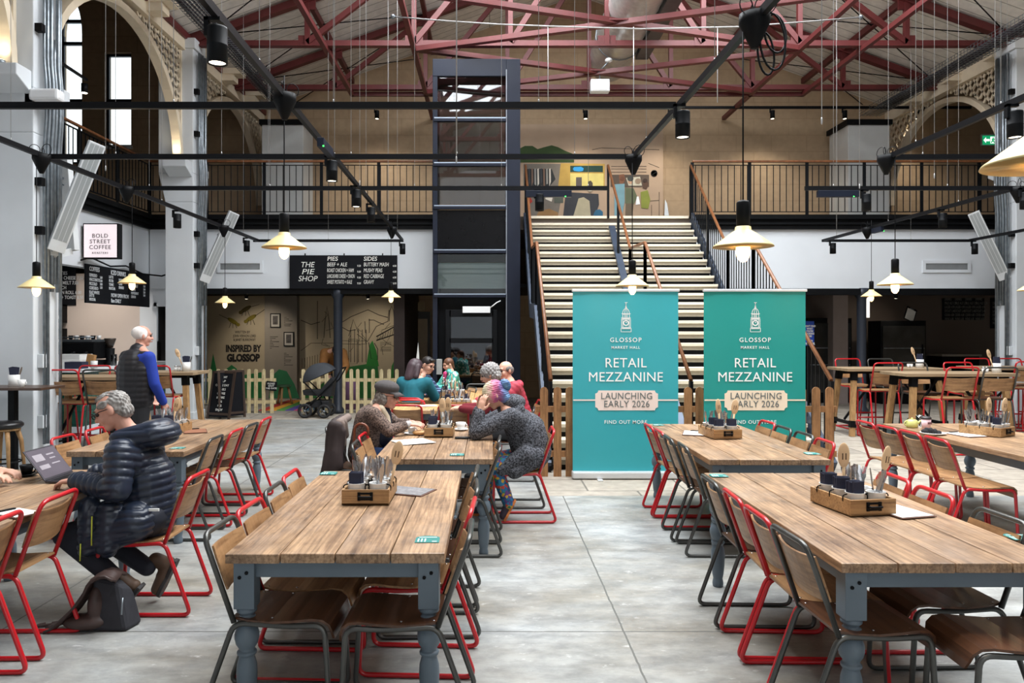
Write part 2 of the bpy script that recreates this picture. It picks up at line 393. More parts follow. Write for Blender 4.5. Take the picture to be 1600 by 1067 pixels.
# ================================================================== the hall
BX0, BX1 = -12.2, 16.6            # outer side walls
YB, YE = 19.3, 15.6               # back wall, balcony edge
ZB, ZBB = 4.08, 3.81              # balcony floor top / underside of its black edge
LX, RX = -7.03, 11.3              # side balcony edges
def slab(name, x0, x1, y0, y1, z0, z1, m, bevel=0): return struct(name, MB().box(x0, x1, y0, y1, z0, z1), m, bevel)
slab('floor', BX0, BX1, -6, 7.82, -0.2, 0, M_FLOOR)
f2 = MB().box(BX0, 0.6, 7.82, 14.6, -0.2, 0); struct('floor_concrete', f2, M_FLOOR)
f3 = MB().box(0.6, BX1, 7.82, 14.6, -0.2, 0).box(BX0, BX1, 14.6, YB, -0.2, 0); struct('floor_stone', f3, M_PAVE)
# back wall with the tall windows on the upper left
wb = MB()
W1 = (px(92, YB), px(128, YB), 6.0, 9.3); W2 = (px(163, YB), px(205, YB), pz(228, YB), pz(82, YB))
for x0, x1, z0, z1 in ((BX0, W1[0], 0, 13), (W1[1], W2[0], 0, 13), (W2[1], BX1, 0, 13), (W1[0], W1[1], 0, W1[2]), (W1[0], W1[1], 10.2, 13), (W2[0], W2[1], 0, W2[2]), (W2[0], W2[1], W2[3], 13)):
    wb.box(x0, x1, YB, YB + 0.35, z0, z1)
r = (W1[1] - W1[0]) / 2; cx = (W1[0] + W1[1]) / 2       # arched head of the first window
arc = [(cx + r * math.cos(a), W1[3] + 0.9 * math.sin(a)) for a in [PI * k / 14 for k in range(15)]]
for k in range(14):
    (xa, za), (xb, zb) = arc[k], arc[k + 1]
    wb.add([(xa, YB, za), (xb, YB, zb), (xb, YB, 10.2), (xa, YB, 10.2), (xa, YB + .35, za), (xb, YB + .35, zb), (xb, YB + .35, 10.2), (xa, YB + .35, 10.2)],
           [(0, 1, 2, 3), (4, 7, 6, 5), (0, 4, 5, 1), (0, 3, 7, 4), (1, 5, 6, 2)])
struct('wall_back', wb, M_BLOCK)
def window(name, x0, x1, z0, z1, bars, arch=False):
    m = MB(); y0, y1 = YB + 0.12, YB + 0.2; t = 0.06
    m.box(x0, x0 + t, y0, y1, z0, z1).box(x1 - t, x1, y0, y1, z0, z1).box(x0, x1, y0, y1, z0, z0 + t)
    if arch:
        for a, b in zip(arc, arc[1:]): m.bar((a[0], YB + .16, a[1]), (b[0], YB + .16, b[1]), 0.08, t)
    else: m.box(x0, x1, y0, y1, z1 - t, z1)
    for z in bars: m.box(x0, x1, y0, y1, z - 0.04, z + 0.04)
    fr = struct(name, m, M_BLUEBLK)
    g = MB().box(x0 + .02, x1 - .02, YB + .15, YB + .16, z0 + .02, z1 + (.85 if arch else -.02)).build('pane', M_GLASS, fr)
window('window_1', *W1, (pz(65, YB), pz(155, YB), pz(30, YB)), True)
window('window_2', *W2, (pz(155, YB), ))
slab('window_3', px(160, YB), px(207, YB), YB - 0.05, YB, W2[2] - 0.08, W2[2], M_WHITE)
wl = MB().box(BX0 - .3, BX0, -6, YB, 0, 13); struct('wall_left', wl, M_BLOCKS)
wr = MB().box(BX1, BX1 + .3, -6, YB, 0, 13); struct('wall_right', wr, M_BLOCKS)
# front (entrance) wall behind the camera, its opening sized for the fill light
wf = MB().box(BX0, -5, -6.3, -6, 0, 13).box(10, BX1, -6.3, -6, 0, 13).box(-5, 0.2, -6.3, -6, 1.0, 3.4).box(4.3, 10, -6.3, -6, 1.0, 3.4).box(-5, 10, -6.3, -6, 3.4, 6.2).box(-5, 10, -6.3, -6, 6.2, 13).box(-5, 10, -6.3, -6, 0, 1.0)
for k in range(1, 6): wf.box(-5 + 2.5 * k - .1, -5 + 2.5 * k + .1, -6.2, -6.05, 1, 6.2)
struct('wall_front', wf, M_WHITE)
# roof: two boarded slopes with open strips of glazing either side of the ridge
def roof_z(x): return 10.28 - ROOF_P * abs(x - ROOF_C)
ro = MB()
for sgn in (-1, 1):
    def strip(a, b, y0, y1):
        xa, xb = ROOF_C + sgn * a, ROOF_C + sgn * b; za, zb = roof_z(xa), roof_z(xb)
        vs = [(xa, y0, za), (xb, y0, zb), (xb, y1, zb), (xa, y1, za)]; vs += [(x, y, z + .1) for x, y, z in vs]
        ro.add(vs, [(0, 1, 2, 3), (7, 6, 5, 4), (0, 4, 5, 1), (1, 5, 6, 2), (2, 6, 7, 3), (3, 7, 4, 0)])
    strip(0, 0.4, -6, 13.6); strip(4.4, 8.3, -6, 13.6); strip(0, 8.3, 13.6, YB); strip(.4, 4.4, -6, 3.2)
    xe = ROOF_C + sgn * 8.3
struct('ceiling', ro, M_ROOF)
ai = MB().box(BX0, -5.9, -6, YB, 10.3, 10.5).box(10.45, BX1, -6, YB, 10.3, 10.5).box(-6.1, -5.9, -6, YB, 7.35, 10.4).box(10.4, 10.6, -6, YB, 7.35, 10.4)
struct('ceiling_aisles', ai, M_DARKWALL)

# ------------------------------------------------------------------ arcades: columns, corbels, arches
def column(inner, sgn, y0):
    """inner face x, sgn -1 = left arcade"""
    m = MB(); w, d = 0.53, 0.55
    xo = inner + sgn * w
    X = lambda a: (min(inner + sgn * a, xo) if False else inner + sgn * a)
    def bx(a0, a1, ya, yb, z0, z1):
        x0, x1 = sorted((X(a0), X(a1))); m.box(x0, x1, ya, yb, z0, z1)
    bx(0, w, y0, y0 + d, 0, 4.15)
    bx(-.02, w + .02, y0 - .02, y0 + d + .02, 0, .18)
    xs = [X(0), X(w), X(w + .13)]
    m.add([(xs[0], y0, 4.15), (xs[1], y0, 4.15), (xs[1], y0 + d, 4.15), (xs[0], y0 + d, 4.15), (xs[0], y0, 4.7), (xs[2], y0, 4.7), (xs[2], y0 + d, 4.7), (xs[0], y0 + d, 4.7)],
          [(0, 3, 2, 1), (4, 5, 6, 7), (0, 1, 5, 4), (1, 2, 6, 5), (2, 3, 7, 6), (3, 0, 4, 7)])
    bx(.0, w + .13, y0, y0 + d, 4.7, 7.05)
    x0, x1 = sorted((X(.02), X(.46)))
    for s2, yf in ((-1, y0), (1, y0 + d)):          # small corbels the arch springs from
        ya, yb = yf, yf + s2 * .3
        m.add([(x0, ya, 4.62), (x1, ya, 4.62), (x1, yb, 4.76), (x0, yb, 4.76), (x0, ya, 4.9), (x1, ya, 4.9), (x1, yb, 4.9), (x0, yb, 4.9)],
              [(0, 1, 2, 3), (3, 2, 6, 7), (4, 7, 6, 5), (0, 3, 7, 4), (1, 5, 6, 2), (0, 4, 5, 1)])
    bx(-.04, w + .17, y0 - .02, y0 + d + .02, 7.05, 7.25)
    return struct('column', m, M_COLUMN, 0.012)
for y0 in (4.27, 9.27, 14.27):
    column(-5.6, -1, y0); column(9.95, 1, y0)
def arch(inner, sgn, ya, yb):
    """cast-iron arch between two columns: ring, lattice spandrels, brackets, top beam"""
    m = MB(); xa = inner + sgn * .17; xb = inner + sgn * .33
    x0, x1 = min(xa, xb), max(xa, xb)
    c = (ya + yb) / 2; a = (yb - ya) / 2 - .03; b = 2.0; zc = 4.9
    N = 28; th = 0.11
    def pt(t, o): return (c + (a + o) * math.cos(t), zc + (b + o) * math.sin(t))
    for k in range(N):
        t0, t1 = PI * k / N, PI * (k + 1) / N
        q = [pt(t0, -th), pt(t1, -th), pt(t1, 0), pt(t0, 0)]
        vs = [(x0, y, z) for y, z in q] + [(x1, y, z) for y, z in q]
        m.add(vs, [(0, 1, 2, 3), (7, 6, 5, 4), (0, 4, 5, 1), (2, 6, 7, 3), (1, 5, 6, 2), (3, 7, 4, 0)])
    m.box(x0 - .02, x1 + .02, ya, yb, 7.02, 7.3)
    xm = (x0 + x1) / 2
    # lattice of crossed bars in both spandrels
    for s2 in (-1, 1):
        ye = ya if s2 < 0 else yb
        m.bar((xm, ye - s2 * .03, 4.9), (xm, ye - s2 * .03, 7.1), .08, .06, (0, 1, 0))
        def inside(y, z):
            u = (y - c) / (a + .02); v = (z - zc) / (b + .02)
            return u * u + v * v > 1.0 and z < 7.05 and z > 4.95 and abs(y - c) < a + .0 and (y - c) * s2 > 0.35
        pitch = 0.27
        for dirn in (-1, 1):
            for k in range(-16, 30):
                run = None; pts = []
                for q in range(0, 60):
                    y = ye - s2 * (q * .04); z = 4.9 + k * pitch + dirn * q * .04 * 1.2
                    if inside(y, z): pts.append((xm, y, z))
                    elif len(pts) > 1: m.bar(pts[0], pts[-1], .05, .03, (1, 0, 0)); pts = []
                    else: pts = []
                if len(pts) > 1: m.bar(pts[0], pts[-1], .05, .03, (1, 0, 0))
    # stepped brackets carrying the roof timbers
    for yq in (ya + .1, (ya * 2 + yb) / 3, (ya + 2 * yb) / 3):
        m.box(min(inner - sgn * .12, xa), max(inner - sgn * .12, xa), yq - .14, yq + .14, 7.08, 7.3)
        m.box(min(inner - sgn * .28, xa), max(inner - sgn * .28, xa), yq - .17, yq + .17, 7.22, 7.34)
    return struct('arcade_arch', m, M_CREAM)
for (i0, sg) in ((-5.6, -1), (9.95, 1)):
    arch(i0, sg, 4.82, 9.27); arch(i0, sg, 9.82, 14.27); arch(i0, sg, 14.82, YB)
# surface conduits running up the hall-side faces of the columns
for (inn, sg, y0, lab) in ((-5.6, -1, 9.27, 'bundle of galvanised conduits on the white column beside the coffee counter'), (-5.6, -1, 14.27, 'bundle of galvanised conduits on the white column by the pie shop'), (9.95, 1, 14.27, 'galvanised conduit bundle on the white column by the bar tables')):
    t = thing('conduit_run', lab, 'conduit', (inn, y0 + .3, 0))
    for k, (yy, r) in enumerate(((.12, .018), (.18, .024), (.25, .03), (.33, .024), (.40, .03), (.47, .02))):
        top = 7.0 if k != 3 else 5.4
        bot = (0.3, 0.3, 2.2, 2.3, 2.2, 0.3)[k]
        x = inn - sg * (r + .045)
        MB().tube(fillet([(x, y0 + yy, bot), (x, y0 + yy, 4.0), (x - sg * .025, y0 + yy, 4.35), (x - sg * .025, y0 + yy, 4.8), (x, y0 + yy, 5.05), (x, y0 + yy, top)], .1, 3), r, 8).build('conduit', M_STEEL, t)
    bxm = MB().box(*sorted((inn, inn - sg * .07)), y0 + .08, y0 + .24, 1.25, 1.42); bxm.build('junction_box', M_COLUMN, t, .006)
    bxm = MB().box(*sorted((inn, inn - sg * .07)), y0 + .08, y0 + .24, .5, .66); bxm.build('junction_box', M_COLUMN, t, .006)
    for z in (2.9, 3.5, 5.4, 6.2):
        MB().box(*sorted((inn, inn - sg * .09)), y0 + .02, y0 + .1, z, z + .1).build('clamp', M_BLACK, t, .004)

# ------------------------------------------------------------------ balconies
sl = MB().box(BX0, BX1, YE + .02, YB, ZBB, ZB).box(BX0, LX - .02, -6, YE + .02, ZBB, ZB).box(RX + .02, BX1, -6, YE + .02, ZBB, ZB)
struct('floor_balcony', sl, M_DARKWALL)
XL0, XL1, XS0, XS1 = px(676, 14.3), px(813, 14.3), .72, 4.16
# stepped black cornice round the balcony edge
def cornice(name, p0, p1, n):
    m = MB(); p0, p1 = Vector(p0), Vector(p1); n = Vector(n)
    for d, z0, z1 in ((.05, ZBB, ZBB + .09), (.09, ZBB + .09, ZBB + .13), (.05, ZBB + .13, ZBB + .2), (.12, ZBB + .2, ZB + .02)):
        a, b = p0, p1 + n * d
        m.box(min(a.x, b.x), max(a.x, b.x), min(a.y, b.y), max(a.y, b.y), z0, z1)
    struct(name, m, M_BLACK)
cornice('trim_1', (LX, YE + .1, 0), (XL0, YE, 0), (0, -1, 0))
cornice('trim_2', (XS1, YE + .1, 0), (RX, YE, 0), (0, -1, 0))
cornice('trim_3', (LX - .1, -6, 0), (LX, YE, 0), (1, 0, 0))
cornice('trim_4', (RX + .1, -6, 0), (RX, YE, 0), (-1, 0, 0))
# white bulkheads under the edge, black beam under those
slab('wall_bulkhead', LX, XL0, YE + .02, YE + .22, 2.59, ZBB, M_WHITE)
slab('wall_bulkhead', XS1 + .05, RX, YE + .02, YE + .22, 2.59, ZBB, M_WHITE)
slab('wall_bulkhead', LX - .22, LX - .02, -6, YE + .22, 2.82, ZBB, M_WHITE)
slab('trim_5', -6.0, XL0, YE + .0, YE + .25, 2.48, 2.59, M_BLACK)
slab('trim_6', XS1 + .05, RX, YE + .0, YE + .25, 2.46, 2.59, M_BLACK)
slab('ceiling_under_balcony', BX0, BX1, YE + .22, YB, 2.62, 2.7, M_BLACK)
slab('wall_coffee', BX0, -7.25, YE + .05, YE + .15, 0, 2.9, mat('coffee_plaster', (200, 186, 176), .8, var=.04, scale=1))
dw = MB().box(-7.25, -6.92, YE + .05, YE + .2, 0, 2.6).box(-6.6, -5.98, YE + .05, YE + .2, 0, 2.6).box(-6.92, -6.6, YE + .05, YE + .2, 2.25, 2.6)
struct('wall_side', dw, M_WHITE)
d1 = MB().box(-6.92, -6.60, YE + .1, YE + .14, 0, 2.25); d1 = struct('door_1', d1, mat('dark_glazing', (24, 24, 25), .15, var=.1, spec=.3))
MB().box(-6.95, -6.89, YE + .03, YE + .12, 0, 2.3).box(-6.63, -6.57, YE + .03, YE + .12, 0, 2.3).box(-6.95, -6.57, YE + .03, YE + .12, 2.22, 2.3).build('door_frame', M_WHITE, d1)
MB().box(-6.88, -6.86, YE + .04, YE + .07, 1.0, 1.5).build('door_handle', M_BLACK, d1)
slab('trim_7', LX - .2, LX + .06, 12.0, 12.12, 0, 2.82, M_BLACK)
slab('wall_pier', LX - .2, LX, -6, 11.4, 0, 2.82, M_WHITE)
slab('ceiling_coffee', BX0, LX - .2, 6, YE, 3.3, 3.4, M_WHITE)
# dim bays below the balcony on the right
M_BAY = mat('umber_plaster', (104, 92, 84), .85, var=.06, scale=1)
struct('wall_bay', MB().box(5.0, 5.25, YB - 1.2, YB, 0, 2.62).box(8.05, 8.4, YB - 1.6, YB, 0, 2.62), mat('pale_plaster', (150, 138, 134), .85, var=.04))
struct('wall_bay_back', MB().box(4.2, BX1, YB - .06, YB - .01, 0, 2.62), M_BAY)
struct('baseboard_back', MB().box(-6.0, -1.3, YB - .08, YB - .04, 0, .12), mat('pale_skirting', (190, 184, 170), .6))
for x, lab in ((px(520, 15.2), 'round black iron column by the pushchair under the pie shop board'), (px(1366, 15.2), 'round black iron column behind the bar tables under the balcony')):
    m = MB().lathe([(.13, 0), (.13, .08), (.092, .14), (.092, 2.38), (.14, 2.46), (.14, 2.6)], 20, (x, YE + .12, 0))
    o = m.build('iron_column', mat('column_blue_black', (44, 50, 60), .42, .2, var=.1), None, loc=(x, YE + .12, 0)); o['kind'] = 'structure'; o['label'] = lab

# ------------------------------------------------------------------ balustrades
def balustrade(name, label, p0, p1, step=1.25, rail=M_OAK, group=None):
    p0, p1 = Vector(p0), Vector(p1); d = (p1 - p0); n = d.length; u = d.normalized()
    t = thing(name, label, 'balustrade', p0, 0, group)
    MB().bar(p0 + Vector((0, 0, 1.13)), p1 + Vector((0, 0, 1.13)), .055, .045).build('handrail', rail, t, .012)
    MB().bar(p0 + Vector((0, 0, 1.05)), p1 + Vector((0, 0, 1.05)), .04, .012).build('top_rail', M_BLACKM, t)
    MB().bar(p0 + Vector((0, 0, .09)), p1 + Vector((0, 0, .09)), .04, .012).build('bottom_rail', M_BLACKM, t)
    k = max(1, round(n / step)); pm = bm_ = None
    for i in range(k + 1):
        q = p0 + u * (n * i / k)
        if pm is None:
            pm = MB().bar(q, q + Vector((0, 0, 1.11)), .016, .065, u).build('post', M_BLACKM, t); q0 = q
        else:
            o = pm.copy(); COL.objects.link(o); o.location = q - q0
    nb = int(n / .132)
    for i in range(nb):
        q = p0 + u * (n * (i + .5) / nb)
        if bm_ is None:
            bm_ = MB().bar(q + Vector((0, 0, .09)), q + Vector((0, 0, 1.05)), .014, .014, u).build('baluster', M_BLACKM, t); q1 = q
        else:
            o = bm_.copy(); COL.objects.link(o); o.location = q - q1
    return t
balustrade('balustrade', 'black iron balustrade above the pie shop board, across the balcony edge', (LX + .02, YE - .02, ZB), (XL0 - .03, YE - .02, ZB))
balustrade('balustrade', 'black iron balustrade with oak handrail over the white bulkhead by the stairs', (XS1 + .02, YE - .02, ZB), (RX - .02, YE - .02, ZB))
balustrade('balustrade', 'black iron balustrade receding above the coffee shop sign', (LX + .02, 6.3, ZB), (LX + .02, YE - .05, ZB))

# ------------------------------------------------------------------ roof steel
NODES = [-8.1, -5.75, -3.7, -1.85, 0, 1.85, 3.7, 5.75, 8.1]
ZT = 7.18
def zr(x): return ZT + .05 + (8.1 - abs(x - ROOF_C)) * ROOF_P
def truss(y):
    m = MB()
    P = [ROOF_C + n for n in NODES]
    m.box(P[0], P[-1], y - .07, y + .07, ZT - .015, ZT + .015).box(P[0], P[-1], y - .012, y + .012, ZT, ZT + .11)
    for s in (0, 1):
        a, b = (P[0], P[4]) if s == 0 else (P[-1], P[4])
        m.bar((a, y, zr(a)), (b, y, zr(b)), .15, .14)
    for i in range(1, 8):
        m.bar((P[i], y, ZT), (P[i], y, zr(P[i])), .09, .09)
        m.box(P[i] - .17, P[i] + .17, y - .02, y + .02, ZT - .02, ZT + .2)
    for i in (1, 2, 3):
        m.bar((P[i], y, ZT + .06), (P[i + 1], y, zr(P[i + 1])), .09, .1)
        m.bar((P[8 - i], y, ZT + .06), (P[7 - i], y, zr(P[7 - i])), .09, .1)
        for q in (P[i], P[8 - i]): m.box(q - .16, q + .16, y - .02, y + .02, zr(q) - .2, zr(q))
    m.box(P[0] - .1, P[0] + .7, y - .03, y + .03, ZT, ZT + .3); m.box(P[-1] - .7, P[-1] + .1, y - .03, y + .03, ZT, ZT + .3)
    struct('roof_truss', m, M_RED)
TY = [2.0, 4.5, 7.0, 9.5, 12.0, 14.5, 17.1]
for y in TY: truss(y)
pu = MB()
for n in (-8.0, -5.75, -3.7, 3.7, 5.75, 8.0):
    x = ROOF_C + n; pu.bar((x, -6, zr(x) + .02), (x, YB, zr(x) + .02), .09, .13)
struct('roof_purlins', pu, M_RED)
bc = MB()          # wind bracing in the plane of the bottom chords
for y0, y1 in ((9.5, 12.0), (12.0, 14.5), (14.5, 17.1)):
    xa, xb = -1.45, 5.95
    bc.bar((xa, y0, ZT - .05), (xb, y1, ZT - .05), .12, .09).bar((xb, y0, ZT - .07), (xa, y1, ZT - .07), .12, .09)
    bc.box((xa + xb) / 2 - .25, (xa + xb) / 2 + .25, (y0 + y1) / 2 - .12, (y0 + y1) / 2 + .12, ZT - .06, ZT - .03)
for x, ya, yb in ((-3.14, 4, 17.3), (7.15, 4, 17.3), (-1.45, 4, YB - .1), (5.95, 4, YB - .1)):
    bc.bar((x, ya, ZT - .06), (x, yb, ZT - .06), .09, .09)
bc.bar((-3.14, 17.25, ZT - .06), (7.15, 17.25, ZT - .06), .09, .09)
struct('roof_bracing', bc, M_RED)
rd = MB()         # thin dark tie rods under the roof boards
for sg in (-1, 1):
    for y0 in (12.0, 14.5, 17.1):
        xa, xb = ROOF_C + sg * 7.6, ROOF_C + sg * 3.7
        rd.tube([(xa, y0, zr(xa) - .02), (xb, y0 + 2.4, zr(xb) - .02)], .012, 5).tube([(xb, y0, zr(xb) - .02), (xa, y0 + 2.4, zr(xa) - .02)], .012, 5)
struct('roof_tie_rods', rd, M_BLACK)
# galvanised mesh cable trays under the eaves
for sg, lab in ((-1, 'galvanised mesh cable tray under the roof above the coffee shop side'), (1, 'galvanised mesh cable tray under the roof above the bar table side')):
    xc = ROOF_C + sg * 7.1; z = 7.0
    t = thing('cable_tray', lab, 'cable tray', (xc, 9, z))
    m = MB()
    for k in range(7): m.tube([(xc - .24 + .08 * k, 5, z), (xc - .24 + .08 * k, 18.6, z)], .006, 4)
    for e in (-.24, .24):
        for h in (.06, .12): m.tube([(xc + e, 5, z + h), (xc + e, 18.6, z + h)], .006, 4)
    y = 6.0
    while y < 18.6:
        m.tube([(xc - .24, y, z + .12), (xc - .24, y, z), (xc + .24, y, z), (xc + .24, y, z + .12)], .006, 4); y += .1
    m.build('basket', M_STEEL, t)
    cb = MB()
    for k in range(6): cb.tube([(xc - .18 + .06 * k + .02 * math.sin(yy * 1.3 + k), yy, z + .03) for yy in np.arange(5, 18.6, .8)], .018, 5)
    cb.build('cables', mat('cable_bundle', (58, 50, 62), .6, var=.4, scale=9), t)
# spiral duct
t = thing('ventilation_duct', 'large silver spiral ventilation duct running under the ridge', 'duct', (2.75, 6, 7.95))
prof = []
m = MB(); n = 32
for k in range(0, 116): prof.append((.47 + (.012 if k % 3 == 0 else 0), .1 * k))
m.lathe(prof, n, (2.75, 6, 7.95), M=Matrix.Rotation(-PI / 2, 3, 'X'))
m.build('duct_pipe', mat('bright_spiral_steel', (206, 206, 204), .32, .6, var=.12, scale=9, bump=.1), t)
MB().bar((3.3, 13.0, 7.75), (3.3, 16.4, 7.75), .28, .3).build('branch', mat('duct_dark', (92, 92, 94), .4, .7), t, .01)
for y in (8, 12, 16): MB().tube([(2.75 + .5 * math.cos(a), y, 7.95 + .5 * math.sin(a)) for a in np.linspace(0, 2 * PI, 25)[:-1]], .015, 5, closed=True).build('clamp_ring', M_STEEL, t)

# ------------------------------------------------------------------ grand staircase
RZ = ZB / 24
NOSE = [15.58 - .226 * i for i in range(12)] + [11.85 - .236 * (i - 12) for i in range(12, 24)]
st = thing('staircase', 'wide cream staircase with dark gaps between treads rising to the mezzanine', 'staircase', (2.44, 9.2, 0))
M_TREAD = mat('cream_terrazzo', (218, 208, 188), .5, var=.05, scale=30)
M_TREAD2 = mat('stone_riser', (150, 142, 126), .6, var=.08, scale=20)
for i in range(1, 24):
    y = NOSE[i]; z = ZB - RZ * i
    yb = NOSE[i - 1] + .06
    MB().box(XS0 + .06, XS1 - .06, y, yb, z - .045, z).build('tread', M_TREAD, st, .004)
    MB().box(XS0 + .06, XS1 - .06, y + .03, y + .05, z - .105, z - .045).build('riser', M_TREAD2, st)
# top nosing and dark backing behind the open gaps
MB().box(XS0 + .06, XS1 - .06, NOSE[0] - .02, NOSE[0] + .6, ZB - .045, ZB + .004).build('top_nosing', M_TREAD, st)
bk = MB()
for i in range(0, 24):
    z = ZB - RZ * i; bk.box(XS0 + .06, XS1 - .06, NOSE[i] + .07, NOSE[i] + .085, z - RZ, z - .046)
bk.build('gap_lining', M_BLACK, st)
def stair_line(dz):      # the kinked line parallel to the nosings
    return [(15.55, ZB + dz), (NOSE[11] + .02, ZB - 11.6 * RZ + dz), (NOSE[12], ZB - 11.9 * RZ + dz), (9.15, RZ * .4 + dz)]
M_STRING = mat('stringer_steel', (62, 72, 88), .4, .3, var=.1)
for x, w in ((XS0, .05), (XS1, .05), (2.44, .12)):
    m = MB(); ln = stair_line(-.04)
    if w > .1: ln = stair_line(.06)[0:]; ln[0] = (15.1, ZB - .35 + .06)
    for a, b in zip(ln, ln[1:]): m.bar((x, a[0], a[1]), (x, b[0], b[1]), w, .24 if w < .1 else .07)
    m.build('stringer', M_STRING, st)
for x, lab in ((XS0 + .02, 'bl'), (2.44, 'c'), (XS1 - .02, 'r')):
    ln = stair_line(1.04)
    m = MB()
    m.tube(fillet([(x, y, z) for y, z in ln], .05, 3), .026, 8).build('handrail', M_OAK, st)
    segs = list(zip(stair_line(.05), stair_line(.05)[1:]))
    for (ya, za), (yb, zb) in segs:
        L = ya - yb; npst = max(1, int(L / 1.2)) if L > 1.5 else 1
        for k in range(npst + 1):
            q = k / npst; y = ya + (yb - ya) * q; z = za + (zb - za) * q
            MB().box(x - .02, x + .02, y - .035, y + .035, z - .1, z + .98).build('post', M_BLACKM, st)
        if lab != 'c':
            nb = int(L / .12)
            for k in range(nb):
                q = (k + .5) / nb; y = ya + (yb - ya) * q; z = za + (zb - za) * q
                MB().box(x - .007, x + .007, y - .007, y + .007, z - .02, z + .97).build('baluster', M_BLACKM, st)
# ------------------------------------------------------------------ lift shaft
YL = 14.3
lf = thing('lift_shaft', 'tall blue-black glazed lift shaft standing in front of the balcony', 'lift', ((XL0 + XL1) / 2, YL + .6, 0))
XM = px(791, YL); ZLT = pz(92, YL)
MB().box(XL0, XL0 + .09, YL, YL + .12, 0, ZLT).build('corner_post', M_BLUEBLK, lf, .006)
MB().box(XM, XL1, YL, YL + 1.2, 0, ZLT).build('side_panel', M_BLUEBLK, lf, .006)
MB().box(XL0, XL0 + .05, YL + .12, YL + 1.2, 0, ZLT - .3).build('side_wall', M_BLACKM, lf)
MB().box(XL0, XM, YL - .01, YL + 1.2, pz(119, YL), ZLT).build('head_panel', M_BLUEBLK, lf, .006)
for yp in (184, 254, 321, 390, 459):
    z = pz(yp, YL)
    MB().box(XL0 + .02, XM, YL - .03, YL + .06, z - .07, z).build('transom', M_BLUEBLK, lf, .006); MB().box(XL0 + .03, XM - .01, YL - .034, YL + .04, z - .018, z + .004).build('transom_lit_edge', mat('lit_edge_blue', (150, 162, 178), .35, .2, var=.05), lf)  # pale strip paints the light caught along each transom's top edge
def pane(y0, y1, m, nm, dy=.04):
    return MB().box(XL0 + .09, XM, YL + dy, YL + dy + .012, pz(y1, YL), pz(y0, YL)).build(nm, m, lf)
pane(119, 184, M_LIFTGLASS, 'glass_panel'); pane(189, 252, M_LIFTGLASS, 'glass_panel'); pane(259, 319, M_LIFTGLASS, 'glass_panel')
pane(328, 388, mat('lift_black', (13, 13, 15), .25, spec=.15), 'black_panel', .05)
pane(397, 458, M_GLASS, 'glass_panel'); pane(409, 450, mat('lift_blind', (176, 184, 180), .7, stretch=(1, 1, 12), var=.06), 'blind', .2)
MB().box(XL0 + .09, XM, YL + .6, YL + .62, pz(405, YL), pz(320, YL)).build('car_back', M_BLACKM, lf)
MB().box(XL0 + .09, XM, YL + .3, YL + .34, 0, pz(459, YL)).build('landing_wall', M_BLACKM, lf)
dr = MB()
xa, xb = px(702, YL), px(771, YL)
dr.box(xa - .07, xa + .03, YL, YL + .08, 0, pz(484, YL)).box(xb - .03, xb + .07, YL, YL + .08, 0, pz(484, YL)).box(xa, xb, YL, YL + .08, pz(495, YL), pz(484, YL)).box(xa, xb, YL, YL + .08, pz(536, YL), pz(528, YL)).box(xa, xb, YL, YL + .08, 0, .25)
dd = dr.build('landing_door', M_BLACKM, lf, .004)
MB().box(xa + .03, xb - .03, YL + .03, YL + .045, .25, pz(495, YL)).build('door_glass', glass_mat('door_glass', (.42, .48, .55), .10), dd)
MB().box(px(723, YL), px(766, YL), YL - .09, YL - .0, pz(489, YL), pz(479, YL)).build('door_closer', mat('white_plastic', (232, 234, 234), .4, var=.02), dd, .006)
MB().tube([(px(766, YL), YL - .06, pz(481, YL)), (px(770, YL), YL - .1, pz(478, YL)), (px(776, YL), YL - .06, pz(473, YL)), (px(782, YL), YL - .02, pz(470, YL))], .012, 5).build('closer_arm', MATS['white_plastic'], dd)
cp = MB().box(px(682, YL), px(691, YL), YL - .03, YL, pz(585, YL), pz(561, YL)); cp.build('call_panel', mat('brushed_panel', (190, 192, 190), .3, .6), lf, .004)
MB().box(px(790.5, YL), px(792, YL), YL - .01, YL, 0, ZLT - .2).build('seam', mat('seam_grey', (120, 126, 134), .4), lf)
# ================================================================== furniture
M_CRED = mat('red_enamel_tube', (188, 22, 32), .32, var=.06, coat=.3)
M_CGREY = mat('gunmetal_tube', (88, 88, 86), .35, .75, var=.12)
M_PLY = plank_mat('beech_plywood', (130, 92, 58), (180, 138, 96), axis=0, rough=.42, grain=9)
M_PLYD = plank_mat('dark_plywood', (66, 42, 28), (96, 62, 42), axis=0, rough=.32, grain=9)
M_TOP = plank_mat('reclaimed_boards', (80, 57, 42), (190, 155, 120), axis=1, rough=.42, board=.2375)
M_PINE = plank_mat('yellow_pine', (190, 140, 82), (226, 184, 124), axis=1, rough=.5, board=.35)
M_SLATE = mat('slate_grey_paint', (92, 105, 116), .5, var=.06, scale=5)
M_RAW = plank_mat('raw_timber', (128, 92, 54), (190, 150, 100), axis=2, rough=.6)
M_DTOP = mat('dark_table_top', (72, 52, 40), .35, var=.2, scale=8, stretch=(.3, 1, 1))
M_WHITEP = mat('white_enamel', (232, 232, 230), .3, var=.02)
M_NAVY = mat('navy_paper', (36, 40, 62), .8, var=.1)
M_CRATE = plank_mat('crate_pine', (136, 100, 62), (186, 146, 98), axis=0, rough=.6)
M_SPOON = mat('wooden_spoon_beech', (220, 186, 146), .6, var=.1, scale=10)
M_CUT = mat('cutlery_steel', (190, 190, 192), .22, .95, var=.05)
M_STICK = mat('green_sticker', (34, 122, 116), .5, var=.06)
M_STICKW = mat('sticker_print', (214, 232, 226), .5, var=.02)
M_PAPER = mat('paper_white', (236, 236, 232), .7, var=.02)

